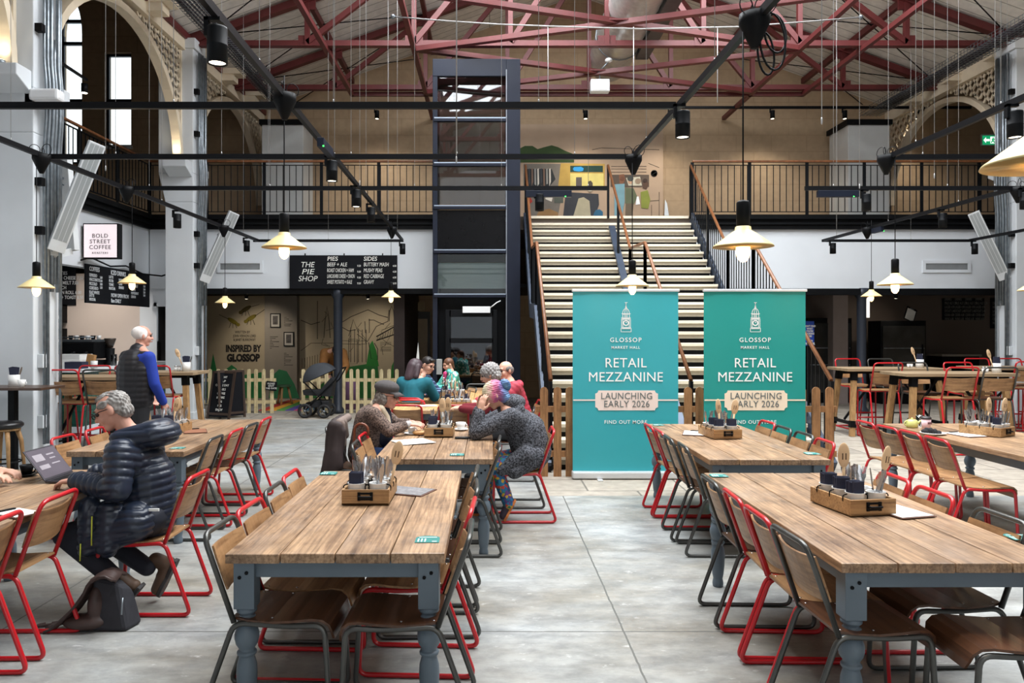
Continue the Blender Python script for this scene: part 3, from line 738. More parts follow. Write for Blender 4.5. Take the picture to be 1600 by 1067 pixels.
def sheet(prof, widths, th, nx=9, bow=0.0):
    """bent plywood: profile (y,z) swept across x, thickness along its normal"""
    m = MB(); k = len(prof); top = []; bot = []
    for i in range(k):
        a = Vector((0,) + tuple(prof[max(0, i - 1)])); b = Vector((0,) + tuple(prof[min(k - 1, i + 1)])); d = (b - a).normalized()
        nrm = Vector((0, -d.z, d.y))
        for j in range(nx):
            t = -1 + 2 * j / (nx - 1); x = t * widths[i] / 2
            p = Vector((x, prof[i][0], prof[i][1])) + nrm * (-bow * (1 - t * t))
            top.append(p + nrm * th / 2); bot.append(p - nrm * th / 2)
    n = k * nx; fs = []
    for i in range(k - 1):
        for j in range(nx - 1):
            a = i * nx + j; fs.append((a, a + 1, a + nx + 1, a + nx)); fs.append((n + a, n + a + nx, n + a + nx + 1, n + a + 1))
    for i in range(k - 1):
        for j in (0, nx - 1): a = i * nx + j; fs.append((a, a + nx, n + a + nx, n + a))
    for j in range(nx - 1):
        for i in (0, k - 1): a = i * nx + j; fs.append((a, a + 1, n + a + 1, n + a))
    return m.add(top + bot, fs, False)
def chair_proto(name, label, tube_m, seat_m, back_m, zs=.445, zt=.83, foot=None):
    t = thing(name, label, 'chair')
    w = .36 if foot is None else .45; r = .0125; x = w / 2; kx = w / .36
    yk, yt = -.02, -.155; yr = -.175 if foot is None else -.15; yf = .40 if foot is None else .38
    m = MB().tube(fillet([(-x, yk, zs - .005), (-x, yt, zt - r), (x, yt, zt - r), (x, yk, zs - .005)], .06, 5), r, 8)
    m.build('back_hoop', tube_m, t, world=False)
    for s in (-x, x):
        m = MB().tube(fillet([(s, yk, zs - .005), (s, yr, r), (s, yf, r), (s, .375, zs - .012), (s, .2, zs - .018)], .05, 5, closed=True), r, 8, closed=True)
        m.build('side_frame', tube_m, t, world=False)
    MB().tube([(-x, .19, zs - .02), (x, .19, zs - .02)], r * .8, 6).build('cross_bar', tube_m, t, world=False)
    if foot:
        q = (zs - foot) / zs; y0 = yk + (yr - yk) * q
        MB().tube([(-x, .39, foot), (x, .39, foot)], r, 8).build('foot_rail', tube_m, t, world=False)
        MB().tube([(-x, yf, r), (x, yf, r)], r, 8).build('base_rail', tube_m, t, world=False); MB().tube([(-x, yr, r), (x, yr, r)], r, 8).build('base_rail', tube_m, t, world=False)
    pr = [(-.03, zs + .012), (.04, zs + .004), (.14, zs - .002), (.24, zs + .004), (.32, zs + .012), (.365, zs + .006), (.392, zs - .016), (.402, zs - .05), (.405, zs - .085)]
    wd = [.335, .37, .375, .375, .37, .36, .345, .32, .27]
    if foot: pr = pr[:7]; wd = wd[:7]
    sheet(pr, [q * kx for q in wd], .011).build('seat', seat_m, t, world=False)
    def yz(z): return yk + (yt - yk) * (z - zs) / (zt - zs)
    za, zb = (zt - .25, zt - .062) if not foot else (zt - .335, zt - .16)
    zl = np.linspace(za, zb, 5)
    sheet([(yz(z) + .016, z) for z in zl], [q * kx for q in (.345, .352, .354, .352, .345)], .010, 9, -.028).build('backrest', back_m, t, world=False)
    rv = MB()
    for s in (-1, 1):
        for y in (.0, .14, .3): rv.lathe([(.007, 0), (.006, .003), (.0001, .004)], 8, (s * .155 * kx, y, zs + .012 - (.004 if y > .1 and y < .2 else 0)))
    rv.build('rivets', M_CUT, t, world=False)
    return freeze(t)
P_RED = chair_proto('stacking_chair', 'x', M_CRED, M_PLY, M_PLY)
P_GREY = chair_proto('stacking_chair', 'x', M_CGREY, M_PLYD, M_PLY)
P_BRED = chair_proto('bar_chair', 'x', M_CRED, M_PLY, M_PLY, .76, 1.22, .30)
P_BGREY = chair_proto('bar_chair', 'x', M_CGREY, M_PLYD, M_PLY, .76, 1.22, .30)
used = set()
def chair(kind, x, y, face, label, group, jit=3.0):
    """x,y = point under the kink between seat and back; face in degrees: direction the sitter looks (0 = +x, 90 = +y)"""
    proto = {'r': P_RED, 'g': P_GREY, 'R': P_BRED, 'G': P_BGREY}[kind]
    a = math.radians(face - 90 + random.uniform(-jit, jit))
    if proto.name in used: return dup(proto, (x, y, 0), a, label, group)
    used.add(proto.name); proto.location = (x, y, 0); proto.rotation_euler = (0, 0, a); proto['label'] = label; proto['group'] = group
    return proto

# ------------------------------------------------------------------ farmhouse tables
def leg_mesh(x, y):
    m = MB(); a = .045; k = .497 / .463
    m.box(x - a, x + a, y - a, y + a, .496, .70)
    m.lathe([(r_, z_ * k) for r_, z_ in [(.040, .463), (.044, .452), (.044, .444), (.033, .436), (.030, .428), (.042, .420), (.044, .410), (.034, .400), (.031, .393), (.044, .378), (.052, .355), (.053, .335), (.047, .312), (.034, .293), (.033, .287), (.043, .280), (.043, .270), (.032, .262), (.036, .250), (.043, .225), (.045, .19), (.042, .13), (.036, .075), (.030, .05), (.034, .036), (.036, .02), (.033, 0)]], 20, (x, y, 0))
    return m
def farm_table(name, label, x0, x1, y0, y1, nb=4, top=M_TOP, group='farmhouse plank tables', legs=True):
    cx, cy = (x0 + x1) / 2, (y0 + y1) / 2; w, L = x1 - x0, y1 - y0
    t = thing(name, label, 'table', (cx, cy, 0), 0, group)
    m = MB(); b = w / nb; rnd = random.Random(label)
    for k in range(nb):
        e0, e1 = rnd.uniform(0, .012), rnd.uniform(0, .012); dz = rnd.uniform(-.002, .002)
        xa, xb = -w / 2 + b * k + .0025, -w / 2 + b * (k + 1) - .0025
        m.box(xa, xb, -L / 2 + e0, L / 2 - e1, .702, .745 + dz)
    m.build('tabletop', top, t, .004, world=False)
    i = .075; X, Y = w / 2 - i, L / 2 - i
    ap = MB().box(-X, X, -Y - .015, -Y + .015, .626, .70).box(-X, X, Y - .015, Y + .015, .626, .70).box(-X - .015, -X + .015, -Y, Y, .626, .70).box(X - .015, X + .015, -Y, Y, .626, .70)
    ap.build('apron', M_SLATE, t, .003, world=False)
    for sx, sy in ((-1, -1), (1, -1), (1, 1), (-1, 1)):
        lg = leg_mesh(sx * X, sy * Y).build('leg', M_SLATE, t, .003, world=False)
        if sy < 0: MB().lathe([(.008, 0), (.008, .004), (.0001, .005)], 8, (sx * X + .012, sy * Y - .045, .655), M=Matrix.Rotation(PI / 2, 3, 'X')).lathe([(.008, 0), (.008, .004), (.0001, .005)], 8, (sx * X - .018, sy * Y - .045, .635), M=Matrix.Rotation(PI / 2, 3, 'X')).build('bolt', M_BLACKM, lg, world=False)
    return t
T = {}
for key, lab, q in (
    ('T1', 'weathered plank table with slate legs in the front centre, one spoon in its crate', (-1.14, -.19, 3.24, 5.19)),
    ('T2', 'weathered plank table with slate legs closest to the camera, two spoons in its crate', (1.45, 2.40, 3.11, 5.12)),
    ('T3', 'plank table where the woman in the cap and the rainbow-haired person sit', (-.87, .03, 5.66, 7.65)),
    ('T4', 'plank table standing right in front of the second teal banner', (1.64, 2.55, 5.63, 7.82)),
    ('T7', 'plank table behind the man in the navy puffer jacket', (-3.37, -2.43, 6.0, 8.2)),
    ('T9', 'plank table with the open laptop on it', (-3.36, -2.42, 3.1, 5.24)),
    ('T8', 'plank table with the pink paper cup, red chairs in a row along it', (4.08, 5.02, 5.65, 7.85))):
    T[key] = q; farm_table('farmhouse_table', lab, *q)
T['T5'] = (-1.22, -.16, 9.12, 9.95); farm_table('pine_table', 'yellow pine table with two red chair backs in front of it', *T['T5'], nb=3, top=M_PINE, group=None)
T['T6'] = (-1.25, .12, 10.5, 12.2); farm_table('pine_table', 'yellow pine table where the family with the little girl sits', *T['T6'], nb=4, top=M_PINE, group=None)

# ------------------------------------------------------------------ chairs
ORD = ['nearest', 'second', 'third', 'farthest']
def row(kinds, x, ys, face, where, group):
    for i, (k, y) in enumerate(zip(kinds, ys)):
        c = 'red' if k.lower() == 'r' else 'dark grey'
        chair(k, x + random.uniform(-.015, .015), y, face, f'{c} plywood chair, {ORD[i] if len(ys) > 1 else "only"} one {where}', group)
row('grgr', -1.075, (3.45, 3.84, 4.29, 4.70), 0, 'on the puffer-jacket side of the front centre table', 'chairs of the front centre table')
row('grgg', -.225, (3.40, 3.88, 4.36, 4.84), 180, 'along the aisle side of the front centre table', 'chairs of the front centre table')
row('grrg', 1.45, (3.30, 3.68, 4.08, 4.50), 0, 'on the aisle side of the two-spoon front table', 'chairs of the front table by the banners')
row('ggrr', 2.31, (3.12, 3.62, 4.16, 4.60), 180, 'on the far side of the two-spoon front table', 'chairs of the front table by the banners')
row('ggrr', 1.65, (5.86, 6.28, 6.70, 7.10), 0, 'on the aisle side of the table before the banners', 'chairs of the table before the second banner')
row('rggr', 2.56, (6.10, 6.52, 6.94, 7.36), 180, 'on the far side of the table before the banners', 'chairs of the table before the second banner')
row('rrrr', 3.82, (6.22, 6.62, 6.98, 7.36), 0, 'in the red row along the pink cup table', 'chairs of the pink cup table')
row('grgr', -2.42, (6.30, 6.75, 7.18, 7.66), 180, 'on the aisle side of the table behind puffer-jacket man', 'chairs of the table behind the puffer-jacket man')
row('rr', -3.44, (6.35, 6.85), 0, 'on the counter side of the table behind puffer-jacket man', 'chairs of the table behind the puffer-jacket man')
row('rr', -2.46, (3.56, 4.08), 180, 'tucked under the laptop table', 'chairs of the laptop table')
chair('r', -1.955, 4.68, 180, 'red framed plywood chair the man in the navy puffer jacket sits on', 'chairs of the laptop table', 0)
row('gr', -.93, (6.0, 6.46), 0, 'empty beside the woman in the cap', 'chairs of the couple\'s table')
chair('g', -1.34, 7.05, 0, 'plywood chair draped with a brown coat, the woman in the cap on it', 'chairs of the couple\'s table', 0)
row('gg', -.06, (5.86, 6.26), 180, 'tucked in next to the rainbow-haired person', 'chairs of the couple\'s table')
chair('r', .42, 6.87, 180, 'red framed plywood chair the rainbow-haired person sits on', 'chairs of the couple\'s table', 0)
chair('g', .36, 7.42, 180, 'dark grey chair standing behind the rainbow-haired person', 'chairs of the couple\'s table', 0)
for k, x, y, f, lab in (('r', px(637, 9.1), 9.18, 90, 'red chair at the first pine table, nearest the woman in the cap'), ('r', px(709, 9.1), 9.18, 90, 'red chair at the first pine table, behind the couple\'s crate'),
                        ('r', px(642, 9.8), 9.90, 90, 'red chair between the two pine tables, right behind the teal jumper woman'), ('g', px(708, 10), 10.05, 270, 'grey chair on the far side of the first pine table facing the camera'),
                        ('g', px(760, 11.5), 11.4, 180, 'grey chair at the family table across from the little girl'), ('g', px(745, 12), 12.5, 270, 'grey chair at the far end of the family table by the lift door')):
    chair(k, x, y, f, lab, 'chairs of the pine tables')

# ------------------------------------------------------------------ high tables and bar chairs
def high_table(label, x0, x1, y0, y1, z=1.10, group='high trestle tables'):
    cx, cy = (x0 + x1) / 2, (y0 + y1) / 2; w, d = x1 - x0, y1 - y0
    t = thing('high_table', label, 'table', (cx, cy, 0), 0, group)
    m = MB(); b = d / 3
    for k in range(3): m.box(-w / 2, w / 2, -d / 2 + b * k + .002, -d / 2 + b * (k + 1) - .002, z - .045, z)
    m.build('tabletop', mat('high_table_board', (150, 128, 100), .5, var=.22, scale=7, stretch=(.15, 1, 1)), t, .004, world=False)
    MB().box(-w / 2 + .1, w / 2 - .1, -.03, .03, z - .10, z - .046).build('under_beam', M_BLACKM, t, world=False)
    for sx in (-1, 1):
        for sy in (-1, 1):
            p0 = Vector((sx * (w / 2 - .16), sy * (d / 2 - .12), z - .05)); p1 = Vector((sx * (w / 2 - .08), sy * (d / 2 - .02), 0.0))
            lg = MB().bar(p0, p1, .075, .075, (0, 1, 0)).build('leg', M_RAW, t, .004, world=False)
            MB().bar(p0, p0 + (p1 - p0) * .14, .09, .09, (0, 1, 0)).build('steel_sleeve', M_BLACK, lg, world=False); MB().bar(p0 + (p1 - p0) * .76, p0 + (p1 - p0) * .86, .09, .09, (0, 1, 0)).build('steel_sleeve', M_BLACK, lg, world=False)
        MB().bar((sx * (w / 2 - .095), -d / 2 + .05, .21), (sx * (w / 2 - .095), d / 2 - .05, .21), .04, .05).build('stretcher', M_BLACKM, t, world=False)
        MB().bar((sx * (w / 2 - .12), 0, .24), (sx * .15, 0, z - .09), .03, .03).build('brace', M_BLACKM, t, world=False)
    return t
HA = (px(1311, 12.5), px(1311, 12.5) + 1.68, 12.2, 12.95); HB = (px(1408, 10.9), px(1408, 10.9) + 1.62, 10.75, 11.5); HC = (px(1516, 12.9), 10.4, 12.6, 13.3)
high_table('high table with raw timber trestle legs closest to the staircase', *HA)
high_table('high table with raw timber legs just behind the pink cup table', *HB)
high_table('high table by the white column where the bar hatch begins', *HC)
HL1 = (-6.0, -4.66, 9.95, 10.6); HL2 = (-5.75, -4.36, 11.1, 11.75)
high_table('high table in front of the green tiled coffee counter', *HL1)
high_table('high table behind the walking man with a cutlery pot on it', *HL2)
for k, x, y, f, lab in (
    ('R', px(1378, 12), 11.95, 90, 'red bar chair with its back to the camera at the high table by the stairs'),
    ('R', px(1337, 13.3), 13.45, 270, 'red bar chair behind the stair end of the first high table'),
    ('G', px(1389, 13.3), 13.45, 270, 'grey bar chair behind the high table by the stairs, next to the cutlery pot'),
    ('R', px(1487, 10.6), 10.50, 90, 'red bar chair with its back to the camera behind the pink cup table'),
    ('G', px(1552, 10.5), 10.48, 90, 'grey bar chair with its back to the camera beside the white column'),
    ('R', px(1496, 12), 11.85, 270, 'red bar chair facing the camera behind the second high table'),
    ('G', px(1428, 11.9), 11.8, 270, 'grey bar chair facing the camera at the near corner of the second high table'),
    ('R', px(1540, 13.5), 13.6, 270, 'red bar chair behind the high table by the hatch, column side'),
    ('R', px(1592, 13.5), 13.6, 270, 'red bar chair behind the high table by the hatch, far end'),
    ('R', px(1597, 12.5), 12.45, 90, 'red bar chair in front of the high table by the hatch'),
    ('R', px(104, 9.8), 9.82, 90, 'red bar chair with its back to the camera before the green tiled counter'),
    ('G', px(163, 9.8), 9.84, 90, 'grey bar chair at the counter-side high table, half hidden by the walking man'),
    ('R', px(150, 10.9), 10.72, 270, 'red bar chair on the far side of the counter-side high table'),
    ('R', px(250, 11), 10.95, 90, 'red bar chair just behind the walking man\'s arm'),
    ('R', px(214, 11), 10.95, 90, 'red bar chair hidden behind the walking man')):
    chair(k, x, y, f, lab, 'bar chairs')

# ------------------------------------------------------------------ wall table and stool at the edge of the picture
t = thing('wall_table', 'small dark wall table fixed to the white column by the stool', 'table', (-5.6, 8.95, 0))
MB().box(-6.6, -5.17, 8.7, 9.2, 1.02, 1.05).build('tabletop', M_DTOP, t, .004)
MB().box(-5.68, -5.6, 8.9, 8.98, 0, 1.02).box(-5.85, -5.43, 8.8, 9.1, 0, .02).build('pedestal', M_BLACK, t, .004)
t = thing('bar_stool', 'round black cushioned stool with splayed wooden legs under the small wall table', 'stool', (px(0, 8.55), 8.6, 0))
c = Vector((px(2, 8.55), 8.6, 0))
MB().lathe([(.0001, .60), (.17, .60), (.195, .625), (.195, .65), (.17, .672), (.0001, .68)], 24, c).build('cushion', mat('black_leather', (28, 27, 28), .35, var=.1), t)
MB().lathe([(.165, .575), (.165, .60)], 24, c).build('seat_ring', M_RAW, t)
for k in range(4):
    a = PI / 4 + k * PI / 2; d = Vector((math.cos(a), math.sin(a), 0))
    MB().tube([c + d * .13 + Vector((0, 0, .58)), c + d * .17 + Vector((0, 0, .45)), c + d * .215], [.028, .024, .015], 8).build('leg', M_RAW, t)
MB().tube([c + Vector((.17 * math.cos(a), .17 * math.sin(a), .22)) for a in np.linspace(0, 2 * PI, 25)[:-1]], .009, 6, closed=True).build('foot_ring', M_BLACKM, t)

# ------------------------------------------------------------------ table crates and what stands in them
def crate_proto():
    t = thing('condiment_crate', 'x', 'crate')
    w, d, h, th = .26, .36, .085, .012
    m = MB().box(-w / 2, w / 2, -d / 2, d / 2, .002, .012)
    m.box(-w / 2, w / 2, -d / 2, -d / 2 + th, .002, h).box(-w / 2, w / 2, d / 2 - th, d / 2, .002, h)
    m.box(-w / 2, -w / 2 + th, -d / 2 + th, d / 2 - th, .002, h).box(w / 2 - th, w / 2, -d / 2 + th, d / 2 - th, .002, h)
    m.build('box', M_CRATE, t, .002, world=False)
    for sy in (-1, 1):
        y = sy * (d / 2 + .001)
        hm = MB().box(-.042, .042, min(y, y + sy * .005), max(y, y + sy * .005), .028, .038).box(-.042, .042, min(y, y + sy * .005), max(y, y + sy * .005), .06, .07)
        hm.tube(fillet([(-.034, y, .05), (-.034, y + sy * .028, .05), (.034, y + sy * .028, .05), (.034, y, .05)], .012, 3), .0055, 6)
        for sx in (-1, 1): hm.box(sx * .034 - .008, sx * .034 + .008, min(y, y + sy * .006), max(y, y + sy * .006), .026, .072)
        hm.build('handle', M_BLACK, t, world=False)
    return freeze(t)
def pot_proto():
    t = thing('enamel_pot', 'x', 'pot')
    MB().lathe([(.0001, .002), (.042, .002), (.046, .008), (.047, .095), (.050, .10), (.047, .10), (.044, .095), (.043, .012), (.0001, .01)], 20).build('body', M_WHITEP, t, world=False)
    m = MB()
    for s in (-1, 1): m.tube(fillet([(s * .047, 0, .09), (s * .072, 0, .085), (s * .07, 0, .05), (s * .047, 0, .045)], .015, 3), .0035, 6)
    m.build('wire_handle', M_BLACK, t, world=False)
    return freeze(t)
def napkin_proto():
    t = thing('napkin_stack', 'x', 'napkins')
    m = MB()
    for k in range(7): m.obox(Matrix.Translation((0, -.024 + .008 * k, .075 + .004 * math.sin(k * 2.1))) @ Matrix.Rotation(.05 * math.sin(k * 1.7), 4, 'Y'), .07, .0055, .13)
    m.build('folded_napkins', M_NAVY, t, world=False); return freeze(t)
def knife_proto(kind):
    t = thing(kind, 'x', kind)
    m = MB()
    if kind == 'table_knife': m.add([(x, y, z) for z, w_, d_ in ((0, .006, .003), (.09, .008, .004), (.10, .007, .002), (.17, .011, .0012), (.205, .005, .001)) for x, y in ((-w_, -d_), (w_, -d_), (w_, d_), (-w_, d_))],
                                [(i * 4 + j, i * 4 + (j + 1) % 4, (i + 1) * 4 + (j + 1) % 4, (i + 1) * 4 + j) for i in range(4) for j in range(4)] + [(3, 2, 1, 0), (16, 17, 18, 19)])
    else:
        m.bar((0, 0, 0), (0, 0, .13), .012, .003).add([(x, y, z) for z, w_ in ((.13, .006), (.145, .012), (.16, .012)) for x, y in ((-w_, -.0015), (w_, -.0015), (w_, .0015), (-w_, .0015))],
                                                     [(i * 4 + j, i * 4 + (j + 1) % 4, (i + 1) * 4 + (j + 1) % 4, (i + 1) * 4 + j) for i in range(2) for j in range(4)] + [(8, 9, 10, 11)])
        for k in range(4): m.bar((-.0095 + .0063 * k, 0, .158), (-.0095 + .0063 * k, 0, .20), .003, .002)
    m.build('blade' if kind == 'table_knife' else 'tines', M_CUT, t, world=False); return freeze(t)
def spoon_proto():
    t = thing('wooden_spoon', 'x', 'spoon')
    MB().tube([(0, 0, 0), (0, 0, .12), (0, 0, .2)], [.0085, .0075, .009], 8).build('shaft', M_SPOON, t, world=False)
    b = MB(); b.ell((0, 0, .262), (.032, .009, .07), 10); bo = b.build('bowl', M_SPOON, t, world=False)
    MB().box(-.011, -.006, -.0095, -.007, .24, .275).box(.006, .011, -.0095, -.007, .24, .275).build('number_mark', mat('burnt_mark', (70, 44, 28), .8), bo, world=False)
    return freeze(t)
PR = dict(crate=crate_proto(), pot=pot_proto(), nap=napkin_proto(), knife=knife_proto('table_knife'), fork=knife_proto('table_fork'), spoon=spoon_proto())
def put(key, loc, rot=(0, 0, 0), label='', group=None):
    p = PR[key]
    o = p if key not in used else dup(p)
    used.add(key); o.location = loc; o.rotation_euler = rot; o['label'] = label
    if group: o['group'] = group
    return o
def caddy(x, y, rz, where, spoons, naps, zt=.7475, n_cut=6, w2=None):
    """a crate with pots, napkins, cutlery and wooden spoons; naps = pots holding napkins"""
    R = Matrix.Rotation(rz, 3, 'Z'); B = Vector((x, y, zt))
    P = lambda a, b, c=0: B + R @ Vector((a, b, c))
    put('crate', B, (0, 0, rz), f'wooden crate with black handle {where}', 'condiment crates')
    spots = [(-.06, -.115), (.06, -.115), (-.06, 0), (.06, 0), (-.06, .115), (.06, .115)]
    names = ['front', 'front', 'middle', 'middle', 'back', 'back']
    for i, (a, b) in enumerate(spots):
        side = 'first' if i % 2 == 0 else 'second'
        put('pot', P(a, b, .013), (0, 0, rz), f'white enamel pot, {names[i]} row {side} one, in the crate {where}', 'enamel pots')
        if i in naps:
            put('nap', P(a, b, .03), (0, 0, rz + random.uniform(-.3, .3)), f'navy napkins, {names[i]} row {side} pot, crate {where}', 'folded napkins')
        else:
            for k in range(n_cut):
                an = 2 * PI * k / n_cut + i; tl = .16 + .1 * random.random()
                kind = 'knife' if (k + i) % 2 else 'fork'
                put(kind, P(a + .016 * math.cos(an), b + .016 * math.sin(an), .025), (tl * -math.sin(an), tl * math.cos(an), rz + random.uniform(0, 3)),
                    f'steel {kind}, {names[i]} row {side} pot, crate {where}', f'cutlery in the crate {where}')
    for j, (a, b, tx, ty, h) in enumerate(spoons):
        put('spoon', P(a, b, .015), (tx, ty, rz + random.uniform(-.4, .4)), f'wooden spoon, {"middle" if j == 0 else "outer"} one, in the crate {where}', 'numbered wooden spoons')
caddy(px(578, 4.3), 4.32, 0, 'on the front centre table', [(.112, -.09, 0, .2, 0)], (0,))
caddy(px(1332, 4.07) + .0, 4.08, .16, 'on the two-spoon front table', [(-.005, .06, .05, -.02, 0), (.112, -.06, .05, .18, 0)], (0, 2, 4))
caddy(px(687, 6.95), 6.98, 0, 'between the couple', [(.03, -.06, .05, .0, 0), (.06, .05, .1, .05, 0)], (0, 2))
caddy(px(1125, 6.85), 6.86, .12, 'on the table before the banners', [(.0, -.02, .0, -.1, 0), (.08, -.08, .0, .1, 0)], (0, 1, 2))
caddy(px(262, 7.1), 7.14, -.12, 'on the table behind puffer-jacket man', [(.05, -.06, .1, .22, 0), (.08, .04, .1, .1, 0)], (0, 1))
caddy(px(1545, 6.95), 6.98, .55, 'on the pink cup table', [(.0, -.02, .0, .0, 0), (.09, -.08, .05, .1, 0)], (0, 3))
caddy(px(714, 9.4), 9.45, 1.57, 'on the first pine table', [(.0, .02, .0, .12, 0)], (1, 4), n_cut=4)
caddy(px(708, 10.9), 10.95, 1.57, 'on the family table', [(.0, .02, .0, -.12, 0)], (1, 4), n_cut=4)

# stickers on table corners
def sticker(x, y, lab, r=.055, z=.7485):
    t = thing('table_sticker', lab, 'sticker', (x, y, z), 0, 'table stickers')
    m = MB().prism([(-r, -r), (r, -r), (r, r * .35)] + [(r * math.cos(a), r * .35 + r * .7 * math.sin(a)) for a in np.linspace(.2, PI - .2, 9)] + [(-r, r * .35)], .0012)
    m.build('label', M_STICK, t, world=False)
    m = MB().box(-r * .75, r * .75, r * .45, r * .6, .0012, .0018)
    for k in range(3): m.box(-r * .8 + k * r * .28, -r * .68 + k * r * .28, -r * .8, r * .1, .0012, .0018)
    m.box(r * .4, r * .8, -r * .8, -r * .6, .0012, .0018)
    m.build('print', M_STICKW, t, world=False)
sticker(px(668, 3.45), 3.46, 'teal sticker on the near corner of the front centre table')
sticker(px(515, 5.1), 5.08, 'teal sticker on the far corner of the front centre table')
sticker(px(1592, 3.5), 3.5, 'teal sticker at the picture edge on the front table by the banners')
sticker(px(1122, 5.0), 5.0, 'teal sticker on the far corner of the front table by the banners')
sticker(px(714, 5.82), 5.85, 'teal sticker on the near corner of the couple\'s table')
sticker(px(1268, 5.9), 5.9, 'teal sticker on the near corner of the table before the second banner')
sticker(px(1032, 7.6), 7.7, 'teal sticker on the far corner of the table before the second banner')
sticker(px(276, 6.15), 6.18, 'teal sticker on the near corner of the table behind the puffer-jacket man')
# ================================================================== lighting tracks, pendants, spots
ZTR = 3.45
M_TRACK = mat('track_black', (15, 16, 19), .45, 0, var=.1, spec=.15)
def track(label, p0, p1, wires, cones=()):
    p0, p1 = Vector((*p0, ZTR)), Vector((*p1, ZTR)); c = (p0 + p1) / 2
    t = thing('lighting_track', label, 'lighting track', c, 0, 'suspended lighting tracks')
    MB().bar(p0, p1, .036, .05).build('rail', M_TRACK, t)
    for w in wires:
        q = p0 + (p1 - p0) * w
        MB().tube([q + Vector((0, 0, .02)), q + Vector((0, 0, 6.2))], .0026, 5).build('suspension_wire', M_WIRE, t)
        MB().lathe([(.006, .02), (.006, .04), (.003, .05)], 8, q).build('wire_grip', M_WIRE, t)
    for q in cones:
        q = Vector((*q, ZTR))
        cn = MB().lathe([(.02, -.16), (.085, -.02), (.085, .03), (.02, .04)], 14, q + Vector((0, 0, -.02))).build('junction_cone', M_BLACK, t)
        m = MB()
        for k in range(3):
            a = k * 2.1 + q.x; R_ = .035 + .012 * k
            m.tube([q + Vector((.06 * math.cos(a) + R_ * math.cos(a) * math.sin(b), .06 * math.sin(a) + R_ * math.sin(a) * math.sin(b), .05 + R_ * math.cos(b))) for b in np.linspace(0, 2 * PI, 17)[:-1]], .0035, 5, closed=True)
        if abs(q.y - 4.19) < .01:
            for k, (dx, dz, rx, rz_) in enumerate(((.10, -.14, .07, .17), (.07, -.2, .045, .13), (.13, -.08, .06, .12))):
                m.tube([q + Vector((dx + rx * math.sin(b), .02 * k + .03 * math.cos(b), dz + rz_ * math.cos(b))) for b in np.linspace(0, 2 * PI, 21)[:-1]], .006, 6, closed=True)
        m.build('cable_loop', M_BLACK, t)
track('black light track across the picture in front, cones at both ends of it', (-4.45, 5.85), (1.44, 5.85), (.1, .34, .55, .82))
track('second black light track across the hall, ending at a cone by the mural', (-4.45, 7.56), (1.44, 7.56), (.12, .3, .52, .7, .9), [(-4.45, 7.5), (1.44, 7.56)])
track('third black light track across the hall, passing before the lift', (-4.45, 9.22), (1.44, 9.22), (.05, .3, .6, .78, .96), [(-4.42, 9.2)])
track('farthest black light track, running under the white bulkhead by the pie shop', (-4.55, 14.54), (-1.66, 14.54), (.1, .5, .9))
track('black light track running lengthwise past the coffee sign', (-4.45, 6.0), (-4.45, 14.5), (.12, .5, .9), [(-4.42, 12.55)])
track('long black light track running lengthwise over the front centre table', (-1.48, 2.6), (-1.67, 14.5), (.2, .42, .6, .8, .92), [(-1.52, 5.6), (-1.65, 12.75)])
track('black light track running lengthwise above the aisle, cones at its ends', (1.53, 1.8), (1.44, 7.56), (.2, .55, .9), [(1.47, 4.19)])
track('black light track rising to the picture corner on the bar table side', (4.0, 5.2), (4.0, 7.56), (.3, .8), [(3.97, 7.56)])
track('short black light track behind the exit sign side pendant', (4.02, 7.58), (5.1, 7.56), (.3,))
track('black light track with a slim driver box left of the bar tables', (3.85, 9.22), (6.75, 9.22), (.12, .6, .8), [(6.45, 9.22)])
track('black light track running lengthwise above the bar tables', (6.42, 9.3), (6.42, 14.5), (.2, .55, .9), [(6.4, 12.8)])
track('farthest black light track above the bar tables, by the vent', (6.4, 14.54), (9.25, 14.54), (.1, .6))
track('short black light track by the heater over the bar tables', (9.22, 12.4), (9.22, 14.5), (.5,))
M_LEDG = mat('green_status_light', (60, 255, 90), .3, emit=3, var=0)
for x, y, ln, ax, lab in ((-1.5, 6.9, .42, 1, 'black driver box with green light hanging under the lengthwise track'), (.72, 9.22, .56, 0, 'slim black driver box under the third track before the stairs'), (4.25, 9.22, .5, 0, 'slim black driver box with green light before the balustrade'), (6.42, 12.5, .3, 1, 'short black driver box under the track over the bar tables')):
    t = thing('driver_box', lab, 'driver box', (x, y, ZTR - .1), 0, 'track driver boxes')
    w, d = (ln / 2, .03) if ax == 0 else (.03, ln / 2)
    MB().box(x - w, x + w, y - d, y + d, ZTR - .11, ZTR - .03).build('housing', M_BLUEBLK, t, .004)
    MB().box(x + w * .7, x + w * .7 + .014, y - d - .002, y - d, ZTR - .112, ZTR - .1).build('status_light', M_LEDG, t)
M_SPOTL = mat('spot_lens', (255, 240, 215), .3, emit=6, var=0)
M_SPOTD = mat('spot_lens_dim', (90, 90, 88), .2, var=.1)
def spot(x, y, lit, lab, z=ZTR, r=.055, h=.2):
    t = thing('track_spotlight', lab, 'spotlight', (x, y, z - .05), 0, 'track spotlights')
    zt = z - .075
    MB().lathe([(.0001, zt), (r * .97, zt), (r, zt - .01), (r, zt - h * .48), (r * 1.02, zt - h * .49), (r * 1.02, zt - h * .51), (r, zt - h * .52), (r, zt - h), (r * .85, zt - h), (r * .82, zt - h + .012)], 24, (x, y, 0)).build('body', M_BLACKM, t)
    MB().box(x - r - .014, x - r + .01, y - .018, y + .018, zt - .05, z - .02).box(x - r - .014, x + .02, y - .018, y + .018, z - .04, z - .02).build('arm', M_BLACKM, t)
    MB().lathe([(.0001, 0), (r * .82, 0), (r * .82, .004)], 20, (x, y, zt - h + .008)).build('lens', M_SPOTL if lit else M_SPOTD, t)
